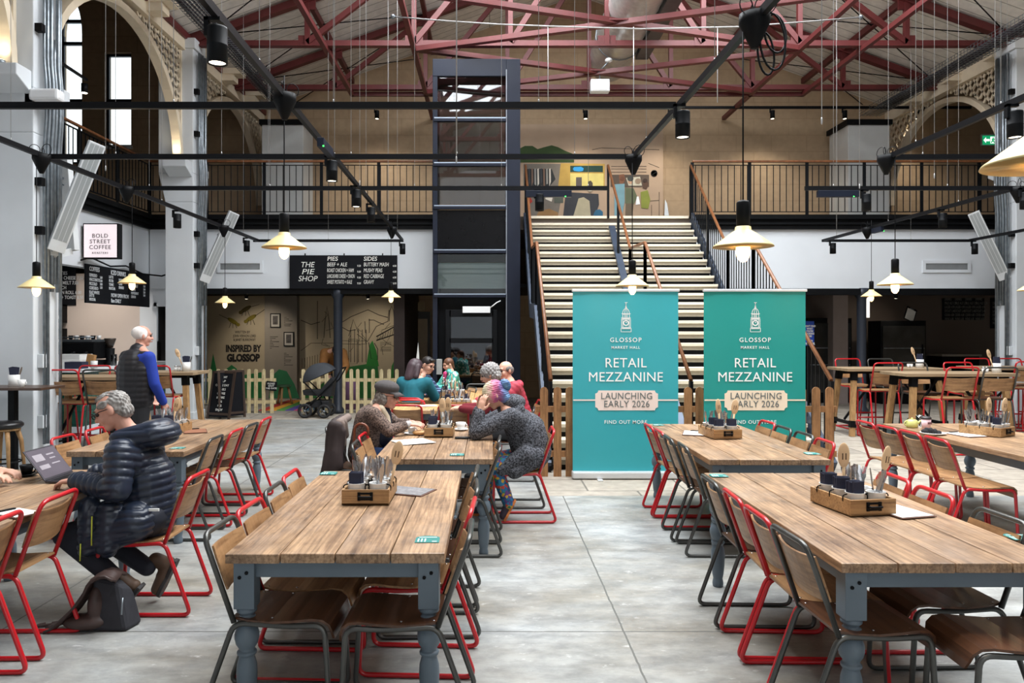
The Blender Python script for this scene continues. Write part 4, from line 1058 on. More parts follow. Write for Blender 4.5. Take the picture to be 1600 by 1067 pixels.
for i, (X, Y, lit, lab) in enumerate(((-1.5, 4.16, 1, 'largest black cylinder spotlight, top of the picture on the lengthwise track'), (-1.55, 7.42, 1, 'black cylinder spotlight below the second track crossing'), (-1.58, 8.94, 1, 'black cylinder spotlight beside the pie shop balustrade'),
    (-1.6, 10.2, 0, 'black cylinder spotlight above the pie shop board corner'), (-1.66, 14.4, 0, 'black cylinder spotlight where the track ends by the lift'), (1.47, 5.75, 1, 'lit black cylinder spotlight on the track above the aisle'),
    (-4.45, 10.76, 0, 'black cylinder spotlight near the coffee sign'), (-4.47, 13.9, 0, 'black cylinder spotlight at the bulkhead beside the column heater'), (.61, 9.22, 0, 'black cylinder spotlight in front of the stair top'),
    (4.6, 9.22, 0, 'black cylinder spotlight beside the slim driver box'), (6.42, 10.7, 0, 'black cylinder spotlight over the bar tables, before the vent'), (6.5, 14.3, 0, 'small black cylinder spotlight at the corner of the far bar track'),
    (9.25, 14.4, 0, 'small black cylinder spotlight by the heater over the bar tables'), (4.0, 5.75, 1, 'lit black cylinder spotlight beside the exit sign'), (6.45, 9.1, 0, 'black cylinder spotlight at the picture edge by the column'))):
    spot(X, Y, lit, lab)
M_SHADE = mat('cream_enamel_shade', (240, 218, 158), .35, var=.03)
M_SHADEI = mat('mustard_enamel', (232, 164, 40), .4, var=.03)
def bulb_mat():
    m = bpy.data.materials.new('glowing_bulb'); m.use_nodes = True; b = m.node_tree.nodes['Principled BSDF']
    b.inputs['Base Color'].default_value = (1, .8, .5, 1); b.inputs['Emission Color'].default_value = (1, .74, .36, 1); b.inputs['Emission Strength'].default_value = 2.4
    return m
M_BULB = bulb_mat()
def pendant_proto():
    t = thing('pendant_lamp', 'x', 'pendant lamp')
    r = .165
    m = MB(); m.lathe([(.03, .118), (.042, .112), (.045, .092), (.058, .085), (r * .97, .008), (r, 0)], 40); m.build('lamp_shade', M_SHADE, t, world=False)
    m = MB(); m.lathe([(r - .001, 0), (r * .96, .004), (.056, .08), (.03, .085), (.0001, .085)], 40); m.build('shade_lining', M_SHADEI, t, world=False)
    MB().lathe([(.0001, .112), (.036, .112), (.036, .245), (.03, .255), (.006, .262), (.0001, .262)], 20).build('socket', M_BLACK, t, world=False)
    MB().lathe([(.0001, -.085), (.016, -.08), (.032, -.06), (.039, -.03), (.038, 0), (.024, .045), (.016, .085)], 20).build('bulb', M_BULB, t, world=False)
    MB().tube([(0, 0, .26), (0, 0, ZTR - 2.17)], .0045, 6).build('cable', M_BLACK, t, world=False)
    return freeze(t)
PEND = pendant_proto()
for i, (cx_, Y, lab) in enumerate(((1161, 4.2, 'cream pendant lamp in front of the second teal banner, largest whole one'), (444, 5.6, 'cream pendant lamp hanging beside the pie shop board'), (988, 7.5, 'cream pendant lamp touching the top of the first teal banner'),
    (57, 7.45, 'cream pendant lamp in front of the column by the coffee boards'), (209, 9.4, 'cream pendant lamp hanging in front of the coffee menu board'), (353, 12.7, 'small cream pendant lamp before the yellow bird wall painting'),
    (611, 12.65, 'small cream pendant lamp under the pie shop board'), (1395, 7.45, 'cream pendant lamp below the vent over the bar tables'), (1359, 12.7, 'small cream pendant lamp beside the black column at the bar'),
    (1640, 2.08, 'big cream pendant lamp with mustard inside cut off by the picture edge'), (1614, 9.22, 'pendant lamp mostly out of sight beyond the bar column'))):
    o = PEND if i == 0 else dup(PEND)
    X_ = {4: -4.45, 5: -4.45, 7: 4.0, 8: 6.42}.get(i, px(cx_, Y))
    o.location = (X_, Y, (2.17, 2.32, 2.15, 2.13, 2.3, 2.18, 2.27, 2.16, 2.29, 2.16, 2.2)[i]); o['label'] = lab; o['group'] = 'cream pendant lamps'
    d = bpy.data.lights.new('pendant_glow', 'POINT'); d.energy = 5; d.color = (1, .72, .38); d.shadow_soft_size = .04
    l = bpy.data.objects.new('pendant_glow', d); l.location = (X_, Y, 2.05); COL.objects.link(l)
# rail of wall washers in front of the back wall
t = thing('wall_washer_rail', 'thin black rail with small spots high on the back wall', 'lighting rail', (3, 18.2, pz(168, 18.2)))
MB().bar((-4, 18.2, pz(168, 18.2)), (11.6, 18.2, pz(168, 18.2)), .05, .06).build('rail', M_TRACK, t)
for xq, lab in ((589, 'small wall spot above the pie shop side of the balcony'), (915, 'small wall spot above the mural, lift side'), (1048, 'small wall spot above the mural edge'), (1207, 'small wall spot above the balustrade next to the stairs'), (1320, 'small wall spot over the white cupboard'), (1433, 'small wall spot nearest the bar side arch')):
    X = px(xq, 18.2); spot(X, 18.2, 1, lab, pz(168, 18.2), .055, .2)
    d = bpy.data.lights.new('washer', 'SPOT'); d.energy = 70; d.spot_size = 2.2; d.spot_blend = .9; d.color = (1, .9, .76); d.shadow_soft_size = .06
    l = bpy.data.objects.new('washer', d); l.location = (X, 18.2, pz(168, 18.2) - .4); l.rotation_euler = (.25, 0, 0); COL.objects.link(l)
for xq, lab in ((-5.4, 'white cupboard with black top standing on the balcony behind the pie shop side'), (8.5, 'white cupboard with black top on the balcony behind the bar side')):
    t = thing('tall_cupboard', lab, 'cupboard', (xq + .5, 18.4, ZB), 0, 'tall cupboards on the balcony')
    MB().box(xq, xq + .98, 17.9, 18.9, ZB, 6.6).build('body', mat('grey_white_laminate', (188, 190, 188), .6, var=.03), t, .01)
    MB().box(xq - .05, xq + 1.03, 17.85, 18.95, 6.6, 6.72).build('top_cap', M_BLACK, t)

# ================================================================== things fixed to the walls
def sign_board(name, label, cat, x0, x1, z0, z1, y, m, d=.03):
    t = thing(name, label, cat, ((x0 + x1) / 2, y, z0)); MB().box(x0, x1, y - d, y, z0, z1).build('board', m, t, .003); return t
M_CHALK = mat('chalk_white', (232, 232, 226), .8, var=.03)
M_SLATEB = mat('blackboard_paint', (22, 23, 27), .7, var=.12, scale=3, spec=.12)
YS = YE - .02
b = sign_board('menu_sign', 'black pie shop menu board with white hand lettering', 'menu board', px(453, YS), px(621, YS), pz(451, YS), pz(399, YS), YS, M_SLATEB)
Yt = YS - .035; S = Yt / F
def T_(body, x, y, h, parent, m=M_CHALK, align='LEFT', shear=.12, bold=.001, sx=.8, Y=Yt, name='lettering', space=1.0, line=1.0, wpx=None): return text(name, body, h * Y / F * 1.38, (px(x, Y), Y, pz(y, Y)), m, parent, align=align, shear=shear, bold=bold, sx=sx, space=space, line=line, fit=wpx * Y / F if wpx else None)

for k, w in enumerate(('THE', 'PIE', 'SHOP')): T_(w, (480, 480.5, 480.5)[k], 413.8 + 10.9 * k, 8.6, b, align='CENTER', bold=.0, shear=.2, wpx=(21, 20, 30)[k])
T_('PIES', 511, 404.5, 6.6, b, bold=.001, wpx=16.5); T_('SIDES', 568, 404.5, 6.6, b, bold=.001, wpx=21)
for k, (a, q) in enumerate((('BEEF + ALE', 'BUTTERY MASH'), ('ROAST CHICKEN + HAM', 'MUSHY PEAS'), ('LANCASHIRE CHEESE + ONION', 'RED CABBAGE'), ('SWEET POTATO + KALE', 'GRAVY'))):
    y = 413.5 + 9.1 * k
    T_(a, 511, y, 6.2, b, bold=.0, wpx=(31, 41.5, 43, 39)[k]); T_(q, 568, y, 6.2, b, bold=.0, wpx=(39, 29, 31.5, 16)[k])
    T_('9.50', 558, y + 2, 3, b, bold=.0005); T_('4.00', 613.5, y + 2, 3, b, bold=.0005)
for k in (477, 538, 598): MB().box(px(k, YS) - .01, px(k, YS) + .01, YS - .03, YS, pz(399, YS), pz(396, YS)).build('hook', M_BLACK, b)
for x0, x1, lab in ((340, 411, 'white ventilation grille on the bulkhead beside the pie shop board'), (1441, 1516, 'white ventilation grille on the bulkhead above the bar')):
    y = YE + .02; t = thing('vent_grille', lab, 'vent', (px((x0 + x1) / 2, y), y, pz(425, y)))
    X0, X1, z0, z1 = px(x0, y), px(x1, y), pz(426, y), pz(407, y)
    MB().box(X0, X1, y - .025, y, z1 - .06, z1).box(X0, X1, y - .025, y, z0, z0 + .06).box(X0, X0 + .06, y - .025, y, z0 + .06, z1 - .06).box(X1 - .06, X1, y - .025, y, z0 + .06, z1 - .06).build('frame', M_WHITE, t)
    m = MB()
    for k in range(9): z = z0 + .065 + k * (z1 - z0 - .13) / 8; m.box(X0 + .06, X1 - .06, y - .014, y - .004, z - .005, z + .005)
    m.build('louvres', mat('vent_grey', (150, 154, 156), .5), t)
    MB().box(X0 + .06, X1 - .06, y - .003, y - .001, z0 + .06, z1 - .06).build('recess', mat('vent_dark', (70, 74, 76), .6), t)
# coffee shop lightbox sign, hung square to the wall
Y0 = 13.0; x0, x1, z0, z1 = px(131, Y0), px(182, Y0), pz(402, Y0), pz(350.5, Y0)
t = thing('lightbox_sign', 'square lit coffee shop sign with pale pink face on a bracket', 'sign', ((x0 + x1) / 2, Y0, z0))
MB().box(x0 - .02, x1 + .02, Y0 + .012, Y0 + .17, z0 - .02, z1 + .02).build('case', M_BLACK, t, .004)
MB().box(x0, x1, Y0, Y0 + .012, z0, z1).build('lit_face', mat('lightbox_face', (242, 228, 232), .5, var=.01, emit=.42), t)
MB().box(LX, x0 - .02, Y0 + .06, Y0 + .12, z0 + .16, z1 - .16).build('bracket', M_BLACK, t)
for k, w in enumerate(('BOLD', 'STREET', 'COFFEE')): text('lettering', w, .098, ((x0 + x1) / 2, Y0 - .004, z1 - .20 - .098 * k), mat('lightbox_grey', (74, 70, 72), .6), t, space=1.15)
text('lettering', 'ROASTERS', .045, ((x0 + x1) / 2, Y0 - .004, z0 + .075), M_BLACK, t, space=1.4)
# menu boards of the coffee shop: two along the counter, one inside
rz = (PI / 2, 0, PI / 2)
M_BOARDT = mat('coffee_board_print', (206, 210, 214), .7, var=.05)
def side_board(y0, y1, lab, cols):
    t = thing('menu_board', lab, 'menu board', (LX + .02, (y0 + y1) / 2, 2.2))
    MB().box(LX, LX + .03, y0, y1, 2.2, 2.88).build('board', M_SLATEB, t)
    for (dy, dz, body, size) in cols: text('lettering', body, size, (LX + .034, y0 + dy, 2.88 - dz), M_BOARDT, t, rot=rz, align='LEFT', bold=.002, sx=.8)
    return t
side_board(13.1, 14.62, 'black coffee menu board on the counter front, wider one of the pair', ((.1, .08, 'COFFEES', .11), (.1, .34, 'ESPRESSO\nMACCHIATO\nPICCOLO\nCORTADO\nFLAT WHITE', .075), (.46, .3, '2.60\n2.80\n3.00\n3.10', .06), (.1, .58, 'LATTE\nMOCHA', .07), (.85, .09, 'ICED DRINKS', .12), (.78, .28, 'LATTE\nFILTER\nTONIC\nMATCHA', .07), (1.15, .28, 'HOT CHOC\nCHAI\nSHAKES', .07), (.86, .56, 'NOW OPEN FROM\n8am DAILY', .1)))
side_board(14.66, 15.55, 'black coffee menu board on the counter front, behind the pendant', ((.08, .08, 'TEA', .1), (.08, .36, 'BREAKFAST\nEARL GREY\nGREEN\nPEPPERMINT\nLEMON', .07), (.6, .36, '2.40\n2.40\n2.60\n2.60', .06)))
yb = YE + .04
t = sign_board('menu_board', 'black food menu board hanging on the coffee shop back wall', 'menu board', px(60, yb), px(119, yb), pz(477, yb), pz(415, yb), yb, M_SLATEB)
text('lettering', 'TOASTIES\nHAM + CHEESE 7.50\nTUNA MELT 7.00\nBRUNCH\nBACON ROLL 6.00\nEGGS + TOAST 8.50', .1, (px(82, yb), yb - .034, pz(446, yb)), M_BOARDT, t, align='LEFT', bold=.001, sx=.75, line=1.0)
for k, (ya, lab) in enumerate(((511, 'upper black wall shelf with coffee bags in the coffee shop'), (548, 'lower black wall shelf with coffee bags in the coffee shop'))):
    y = YE + .04; X0, X1 = px(76, y), px(105, y); z = pz(ya, y) + .12
    t = thing('wall_shelf', lab, 'shelf', ((X0 + X1) / 2, y, z), 0, 'coffee bag shelves')
    MB().box(X0, X1, y - .22, y, z - .03, z).box(X0, X1, y - .02, y, z, z + .34).box(X0, X0 + .02, y - .22, y, z, z + .34).box(X1 - .02, X1, y - .22, y, z, z + .34).box(X0, X1, y - .22, y, z + .32, z + .34).build('shelf_box', M_BLACK, t)
    for j, c in enumerate(((214, 168, 60), (120, 60, 50), (206, 150, 150), (60, 50, 48))):
        x = X0 + .06 + .085 * j
        tg = thing('coffee_bag', f'{("yellow", "brown", "pink", "dark")[j]} coffee bag on the {("upper", "lower")[k]} wall shelf', 'coffee bag', (x, y - .12, z))
        MB().add([(x - .035, y - .17, z), (x + .035, y - .17, z), (x + .035, y - .07, z), (x - .035, y - .07, z), (x - .035, y - .125, z + .2), (x + .035, y - .125, z + .2), (x + .035, y - .115, z + .2), (x - .035, y - .115, z + .2)], [(0, 3, 2, 1), (4, 5, 6, 7), (0, 1, 5, 4), (1, 2, 6, 5), (2, 3, 7, 6), (3, 0, 4, 7)]).build('bag', mat(f'bag_{j}', c, .5), tg, .003)
        MB().box(x - .025, x + .025, y - .163, y - .155, z + .05, z + .12).build('bag_label', M_PAPER, tg)
# panel heaters strapped to the columns
M_HEAT = mat('heater_white', (206, 210, 212), .45, var=.03)
M_HEATP = mat('heater_plate', (158, 164, 166), .35, .2, var=.04)
def heater(label, p0, p1, d):
    """long radiant heater: p0 upper end, p1 lower end, d = outward direction"""
    p0, p1, d = Vector(p0), Vector(p1), Vector(d).normalized(); u = (p1 - p0).normalized(); sd = u.cross(d).normalized()
    t = thing('panel_heater', label, 'heater', (p0 + p1) / 2, 0, 'radiant panel heaters')
    MB().bar(p0, p1, .2, .085, d).build('casing', M_HEAT, t, .006)
    for k in (-1, 0, 1): MB().bar(p0 + d * .046 + sd * .055 * k + u * .05, p1 + d * .046 + sd * .055 * k - u * .12, .048, .012, d).build('radiant_plate', M_HEATP, t)
    MB().bar(p0 + u * .3 - d * .04, p0 + u * .3 - d * .42, .03, .03).build('bracket', M_STEEL, t); MB().tube([p0 + u * .4 - d * .03, p0 + u * .2 - d * .4], .01, 6).build('stay', M_STEEL, t)
    MB().bar(p1 - d * .03, p1 - d * .28, .09, .09).build('foot_bracket', M_HEAT, t)
heater('long grey panel heater slanting off the column above the coffee counter', at(152, 224, 9.5), at(86, 392, 9.5), (.75, -.62, .3))
heater('long grey panel heater on the column beside the pie shop', at(366, 332, 14.5), at(318, 440, 14.5), (.7, -.66, .3))
heater('long grey panel heater on the column above the bar hatch', at(1521, 332, 14.5), at(1571, 436, 14.5), (-.7, -.66, .3))
t = thing('access_point', 'white plastic wireless box bracketed to the column by the arch', 'wireless box', at(74, 150, 9.4))
q = at(74, 150, 9.3); MB().box(q.x - .18, q.x + .18, q.y - .1, q.y + .08, q.z - .07, q.z + .07).build('casing', mat('plastic_white', (222, 224, 226), .4, var=.02), t, .03)
MB().box(q.x - .26, q.x - .15, q.y - .03, q.y + .05, q.z - .1, q.z + .02).build('bracket', M_STEEL, t)
# small black corner spots on the wall of the side gallery, exit sign, floodlight
q = at(132, 130, 12.5)
t = thing('gallery_spotlight', 'small black spotlight on an angled rail before the tall bright window', 'spotlight', q)
MB().bar(at(66, 79, 9.78), at(136, 125, 12.5), .03, .04).build('rail', M_TRACK, t); MB().lathe([(.05, 0), (.05, .15), (.0001, .16)], 16, q + Vector((0, 0, -.16))).build('body', M_BLACKM, t); MB().lathe([(.0001, 0), (.045, 0), (.045, .006)], 16, q + Vector((0, 0, -.165))).build('lens', M_SPOTL, t)
y = YB - .1; x0, x1, z0, z1 = px(1535, y), px(1557, y), pz(226, y), pz(212, y)
t = thing('exit_sign', 'green and white illuminated emergency exit sign on the upper wall', 'exit sign', ((x0 + x1) / 2, y, z0))
MB().box(x0 - .01, x1 + .01, y, y + .07, z0 - .02, z1 + .04).build('case', mat('sign_case', (210, 214, 212), .5), t)
MB().box(x0, x1, y - .008, y, z0, z1).build('green_face', mat('exit_green', (20, 150, 96), .5, var=0, emit=.8), t)
w = x1 - x0; h = z1 - z0; M_EW = mat('exit_white', (245, 250, 246), .5, var=0, emit=.9)
MB().box(x0 + w * .55, x0 + w * .93, y - .012, y - .008, z0 + h * .12, z0 + h * .88).build('doorway', M_EW, t)
MB().prism([(x0 + w * .06, z0 + h * .5), (x0 + w * .24, z0 + h * .82), (x0 + w * .24, z0 + h * .62), (x0 + w * .5, z0 + h * .62), (x0 + w * .5, z0 + h * .38), (x0 + w * .24, z0 + h * .38), (x0 + w * .24, z0 + h * .18)], .004, Matrix.Translation((0, y - .008, 0)) @ Matrix.Rotation(PI / 2, 4, 'X')).build('arrow', M_EW, t)
rn = MB().ell((x0 + w * .74, y - .014, z0 + h * .76), (w * .04, .003, h * .07), 6)
for p, q2 in (((.74, .7), (.72, .45)), ((.72, .45), (.64, .3)), ((.64, .3), (.6, .2)), ((.72, .45), (.8, .3)), ((.8, .3), (.82, .18)), ((.74, .64), (.64, .55)), ((.74, .64), (.84, .55))): rn.bar((x0 + w * p[0], y - .014, z0 + h * p[1]), (x0 + w * q2[0], y - .014, z0 + h * q2[1]), .03, .006, (0, 1, 0))
rn.build('running_figure', MATS['exit_green'], t)
q = at(937, 135, 15.8)
t = thing('floodlight', 'white box floodlight hanging below the duct under the roof', 'floodlight', q)
MB().box(q.x - .2, q.x + .2, q.y - .1, q.y + .1, q.z - .13, q.z + .13).build('casing', mat('plastic_white', (222, 224, 226), .4), t, .02); MB().box(q.x - .16, q.x + .16, q.y - .115, q.y - .1, q.z - .1, q.z + .1).build('diffuser', mat('flood_diffuser', (250, 250, 250), .4, emit=.6), t); MB().tube([q + Vector((0, 0, .12)), q + Vector((0, 0, .34))], .015, 6).build('stem', M_STEEL, t)
q = at(951, 95, 15.6)
t = thing('smoke_sensor', 'white domed sensor on a stem beside the silver duct', 'sensor', q)
MB().lathe([(.0001, .06), (.05, .05), (.075, .02), (.075, -.01), (.05, -.03), (.0001, -.03)], 16, q).build('dome', MATS['plastic_white'], t); MB().tube([q + Vector((0, 0, -.02)), q + Vector((-.21, .15, -.2))], .014, 6).build('stem', M_STEEL, t)
t = thing('catenary_wire', 'thin steel wire strung across the hall between the roof trusses', 'wire', (2, 12.5, 6.9))
wp = [at(x, y, 12.5) for x, y in ((614, 26), (700, 33), (780, 38), (860, 41), (1000, 45), (1150, 42), (1260, 34), (1345, 27))]
MB().tube(wp, .012, 6).build('wire', M_WIRE, t)
for p in (wp[0], wp[-1]): MB().ell(p, .04, 6).build('clamp', M_STEEL, t)
for xq, Y in ((225 * .25 + 800, 12), (990, 12.2), (1121, 12.2)): MB().tube([at(xq, 42, 12.5), at(xq, 42, 12.5) - Vector((0, 0, 1.25))], .008, 5).build('dropper', M_WIRE, t)
for k, xq in enumerate((713, 1284, 165, 562, 1460, 1343)):
    Y = (6.5, 6.2, 8, 8.8, 8.4, 9)[k]
    t = thing('hanging_wire', ('twin steel wire hanging in front of the lift', 'beaded steel wire dangling above the pendant by the stairs', 'long steel wire hanging before the tall window', 'steel wire hanging over the pie shop balustrade', 'steel wires hanging above the bar side track', 'steel wire hanging over the bar side balustrade')[k], 'wire', (px(xq, Y), Y, 3.3))
    MB().tube([(px(xq, Y), Y, 3.45 if k != 0 else 3.2), (px(xq, Y), Y, 9)], .0042 if k < 2 else .0026, 5).build('wire', M_WIRE, t)
    MB().lathe([(.003, -.05), (.007, -.04), (.007, 0), (.003, .01)], 8, (px(xq, Y), Y, 3.45 if k != 0 else 3.2)).build('grip', M_WIRE, t)
# drooping black cable along the coffee shop front
t = thing('slack_cable', 'slack black cable drooping above the coffee menu boards', 'cable', (LX + .06, 13.5, 2.95))
MB().tube([(LX + .05, 12.9, 2.92), (LX + .05, 13.2, 3.0), (LX + .05, 13.9, 2.9), (LX + .05, 14.5, 2.96), (LX + .05, 15.2, 2.86), (LX + .3, 15.5, 2.84), (-6.3, 15.5, 2.98)], .016, 6).build('flex', M_BLACK, t)

for i, (x, y, lab) in enumerate(((-5.86, 9.05, 'small uplight on the corbel of the column by the picture edge'), (-5.86, 14.05, 'small uplight on the corbel of the column by the pie shop'), (10.2, 14.05, 'small uplight on the corbel of the column over the bar'))):
    t = thing('corbel_uplight', lab, 'uplight', (x, y, 4.9), 0, 'corbel uplights')
    MB().lathe([(.0001, 0), (.05, 0), (.055, .05), (.0001, .05)], 14, (x, y, 4.9)).build('body', M_STEEL, t); MB().lathe([(.0001, 0), (.045, 0), (.045, .004)], 14, (x, y, 4.951)).build('lens', M_SPOTL, t)
    d = bpy.data.lights.new('uplight_glow', 'SPOT'); d.energy = 9; d.color = (1, .84, .6); d.spot_size = 2.4; d.spot_blend = 1; d.shadow_soft_size = .05
    l = bpy.data.objects.new('uplight_glow', d); l.location = (x, y - .02, 4.97); l.rotation_euler = (PI, 0, 0); COL.objects.link(l)

heater('white panel heater on the far side of the column above the coffee counter', at(100, 244, 10.35), at(112, 392, 10.35), (.3, .9, .3))
# ceiling spots below the balcony and inside the coffee shop; bar one added as fill
for i, (x, y, z, ty, tz, e, lab) in enumerate(((px(385, 17.6), 17.6, 2.58, YB, 1.1, 55, 'small black ceiling spot in front of the bird painting'), (px(575, 17.6), 17.6, 2.58, YB, 1.2, 45, 'small black ceiling spot in front of the ink town drawing'), (px(1400, 17.4), 17.4, 2.58, YB, 1.4, 22, 'small black ceiling spot over the glass fridge at the bar'),
    (-8.3, 13.9, 3.24, YE, 1.7, 70, 'coffee shop ceiling spot over the espresso machine'), (-7.7, 14.2, 3.24, YE, 1.3, 60, 'coffee shop ceiling spot nearer the menu boards'))):
    t = thing('ceiling_spotlight', lab, 'spotlight', (x, y, z), 0, 'ceiling spots below the balcony')
    MB().lathe([(.04, -.12), (.045, .0), (.0001, .06)], 14, (x, y, z)).build('body', M_BLACKM, t); MB().lathe([(.0001, 0), (.036, 0), (.036, .004)], 14, (x, y, z - .12)).build('lens', M_SPOTL, t)
    d = bpy.data.lights.new('ceiling_spot_light', 'SPOT'); d.energy = e; d.color = (1, .88, .72) if i < 3 else (1, .93, .85); d.spot_size = 1.5; d.spot_blend = .8; d.shadow_soft_size = .05
    l = bpy.data.objects.new('ceiling_spot_light', d); l.location = (x, y, z - .14); l.rotation_euler = (Vector((x, ty, tz)) - Vector((x, y, z))).to_track_quat('-Z', 'Y').to_euler(); COL.objects.link(l)
# ================================================================== roller banners
M_TEAL1 = mat('teal_banner_print', (52, 164, 174), .45, var=.03, scale=1)
M_TEAL2 = mat('green_teal_banner_print', (26, 146, 138), .45, var=.03, scale=1)
M_BTXT = mat('banner_white_print', (244, 246, 244), .5, var=.01)
M_PINKP = mat('banner_blush_print', (240, 220, 210), .5, var=.01)
M_GREYP = mat('banner_grey_print', (96, 104, 104), .5, var=.01)
M_ALU = mat('satin_aluminium', (212, 214, 216), .35, .3, var=.03)
def banner(label, x0, x1, y, m, badge, ztop=2.19):
    t = thing('roller_banner', label, 'banner', ((x0 + x1) / 2, y, 0), 0, 'roller banners')
    c = (x0 + x1) / 2; w = x1 - x0
    b = MB(); nx, nz = 24, 10; z0, z1 = .09, ztop - .03
    vs = []
    for j in range(nz + 1):
        for i in range(nx + 1):
            u = i / nx; v = j / nz
            vs.append((x0 + w * u, y + .0022 * math.sin(u * 17 + 1.3) * v + .008 * (2 * u - 1) ** 2, z0 + (z1 - z0) * v))
    n = len(vs); vs += [(a, b_ + .003, c_) for a, b_, c_ in vs]
    fs = [(j * (nx + 1) + i, j * (nx + 1) + i + 1, (j + 1) * (nx + 1) + i + 1, (j + 1) * (nx + 1) + i) for j in range(nz) for i in range(nx)]
    b.add(vs, fs + [tuple(n + q for q in f[::-1]) for f in fs], True); b.build('printed_sheet', m, t)
    MB().box(x0 - .012, x1 + .012, y - .018, y + .018, ztop - .03, ztop).build('top_rail', M_ALU, t, .006)
    MB().box(x0 - .01, x1 + .01, y - .07, y + .07, .01, .09).build('base_case', M_ALU, t, .015)
    for q in (x0 + .3, x1 - .3): MB().box(q - .03, q + .03, y - .16, y + .16, 0, .012).build('foot', M_ALU, t, .003)
    MB().tube([(c, y + .04, .05), (c, y + .04, ztop - .01)], .008, 6).build('pole', M_ALU, t)
    yt = y - .005
    P = lambda X, Yp: (c + (X - 977.5) / F * 8.72, yt, EYE - (Yp - VY) / F * 8.72)
    k = 8.72 / F
    def tx(s, yp, h, mm, bold=0, sp=1.0, nm='lettering', sx=1.0): text(nm, s, h * k * 1.40, P(977.5, yp), mm, t, bold=bold, space=sp, sx=sx, depth=.001)
    tx('GLOSSOP', 531.3, 7.0, M_BTXT, .0003, 1.25); tx('MARKET HALL', 543, 4.3, M_BTXT, .0002, 1.2)
    tx('RETAIL', 567.5, 15, M_BTXT, 0, 1.06, sx=.96); tx('MEZZANINE', 589.5, 15, M_BTXT, 0, 1.04, sx=.98)
    q = [P(933, 612), P(1026, 612), P(1029, 613), P(1029, 638), P(1026, 641), P(933, 641), P(930, 638), P(930, 615)]
    xs0, xs1, za, zb = P(930, 0)[0], P(1028, 0)[0], P(0, 641)[2], P(0, 610)[2]; r = .035
    poly = [(xs0 + r, za), (xs1 - r, za)]
    def notch(cx_, cz_, a0): return [(cx_ + r * math.cos(a0 + PI / 2 * (1 - j / 5) if True else 0), cz_ + r * math.sin(a0 + PI / 2 * (1 - j / 5))) for j in range(6)]
    poly = notch(xs1, za, PI / 2) [::1]
    poly = notch(xs0, za, 0) + notch(xs1, za, PI / 2) + notch(xs1, zb, PI) + notch(xs0, zb, 3 * PI / 2)
    MB().prism(poly, .003, Matrix.Translation((0, yt + .003, 0)) @ Matrix.Rotation(PI / 2, 4, 'X')).build('badge', badge, t)
    text('lettering', 'LAUNCHING', 10.5 * k * 1.38, (P(979, 0)[0], yt - .004, P(0, 619)[2]), M_GREYP, t, space=1.06, depth=.001, sx=.92)
    text('lettering', 'EARLY 2026', 10.5 * k * 1.38, (P(979, 0)[0], yt - .004, P(0, 631.5)[2]), M_GREYP, t, space=1.06, depth=.001, sx=.92)
    zl = P(0, 625)[2]; MB().box(x0 + .005, xs0 + .0, yt, yt + .002, zl - .008, zl + .008).box(xs1, x1 - .005, yt, yt + .002, zl - .008, zl + .008).build('divider_line', badge, t)
    tx('FIND OUT MORE', 659.5, 5.6, M_BTXT, .0002, 1.15)
    # clock tower emblem drawn in thin lines
    e = MB(); Q = lambda X, Yp: P(978.0 + (X - 783) / 8.89, 450 + Yp / 8.89)
    def ln(*pts, w=.0055):
        for a, b2 in zip(pts, pts[1:]): e.bar(Q(*a), Q(*b2), w, .002, (0, 1, 0)) if False else e.bar(Q(*a), Q(*b2), .002, w, (0, 0, 1) if abs(a[0] - b2[0]) > abs(a[1] - b2[1]) else (1, 0, 0))
    ln((766, 202), (804, 202)); ln((783, 198), (783, 290)); ln((775, 262), (791, 262)); ln((783, 232), (772, 285)); ln((783, 232), (794, 285))
    ln(*[(783 - 46 * math.cos(a), 356 - 72 * math.sin(a)) for a in np.linspace(0, PI, 15)])
    ln(*[(783 - 16 * math.cos(a), 356 - 70 * math.sin(a)) for a in np.linspace(0, PI, 11)])
    ln((722, 356), (846, 356)); ln((730, 364), (838, 364)); ln((738, 364), (738, 410)); ln((830, 364), (830, 410)); ln((765, 364), (765, 410)); ln((801, 364), (801, 410)); ln((783, 370), (783, 410))
    ln((718, 412), (848, 412)); ln((724, 424), (842, 424)); ln((732, 432), (834, 432), w=.01); ln((722, 424), (722, 545)); ln((846, 424), (846, 545)); ln((740, 440), (740, 545)); ln((828, 440), (828, 545))
    ln(*[(783 + 34 * math.cos(a), 485 + 34 * math.sin(a)) for a in np.linspace(0, 2 * PI, 21)], w=.012); ln((783, 485), (783, 466)); ln((783, 485), (797, 480))
    ln((718, 545), (850, 545)); ln((714, 556), (854, 556)); ln((714, 556), (714, 608)); ln((854, 556), (854, 608)); ln((712, 608), (856, 608)); ln((726, 566), (842, 566))
    e.build('tower_emblem', M_BTXT, t)
banner('tall teal roller banner beside the stairs foot, blush pink badge on it', px(895, 8.72), px(1060, 8.72), 8.72, M_TEAL1, M_PINKP)
banner('tall green-teal roller banner with a cream badge, farther along the stairs', px(1100, 8.72), px(1259, 8.72), 8.72, M_TEAL2, mat('banner_cream_print', (242, 222, 196), .5, var=.01))

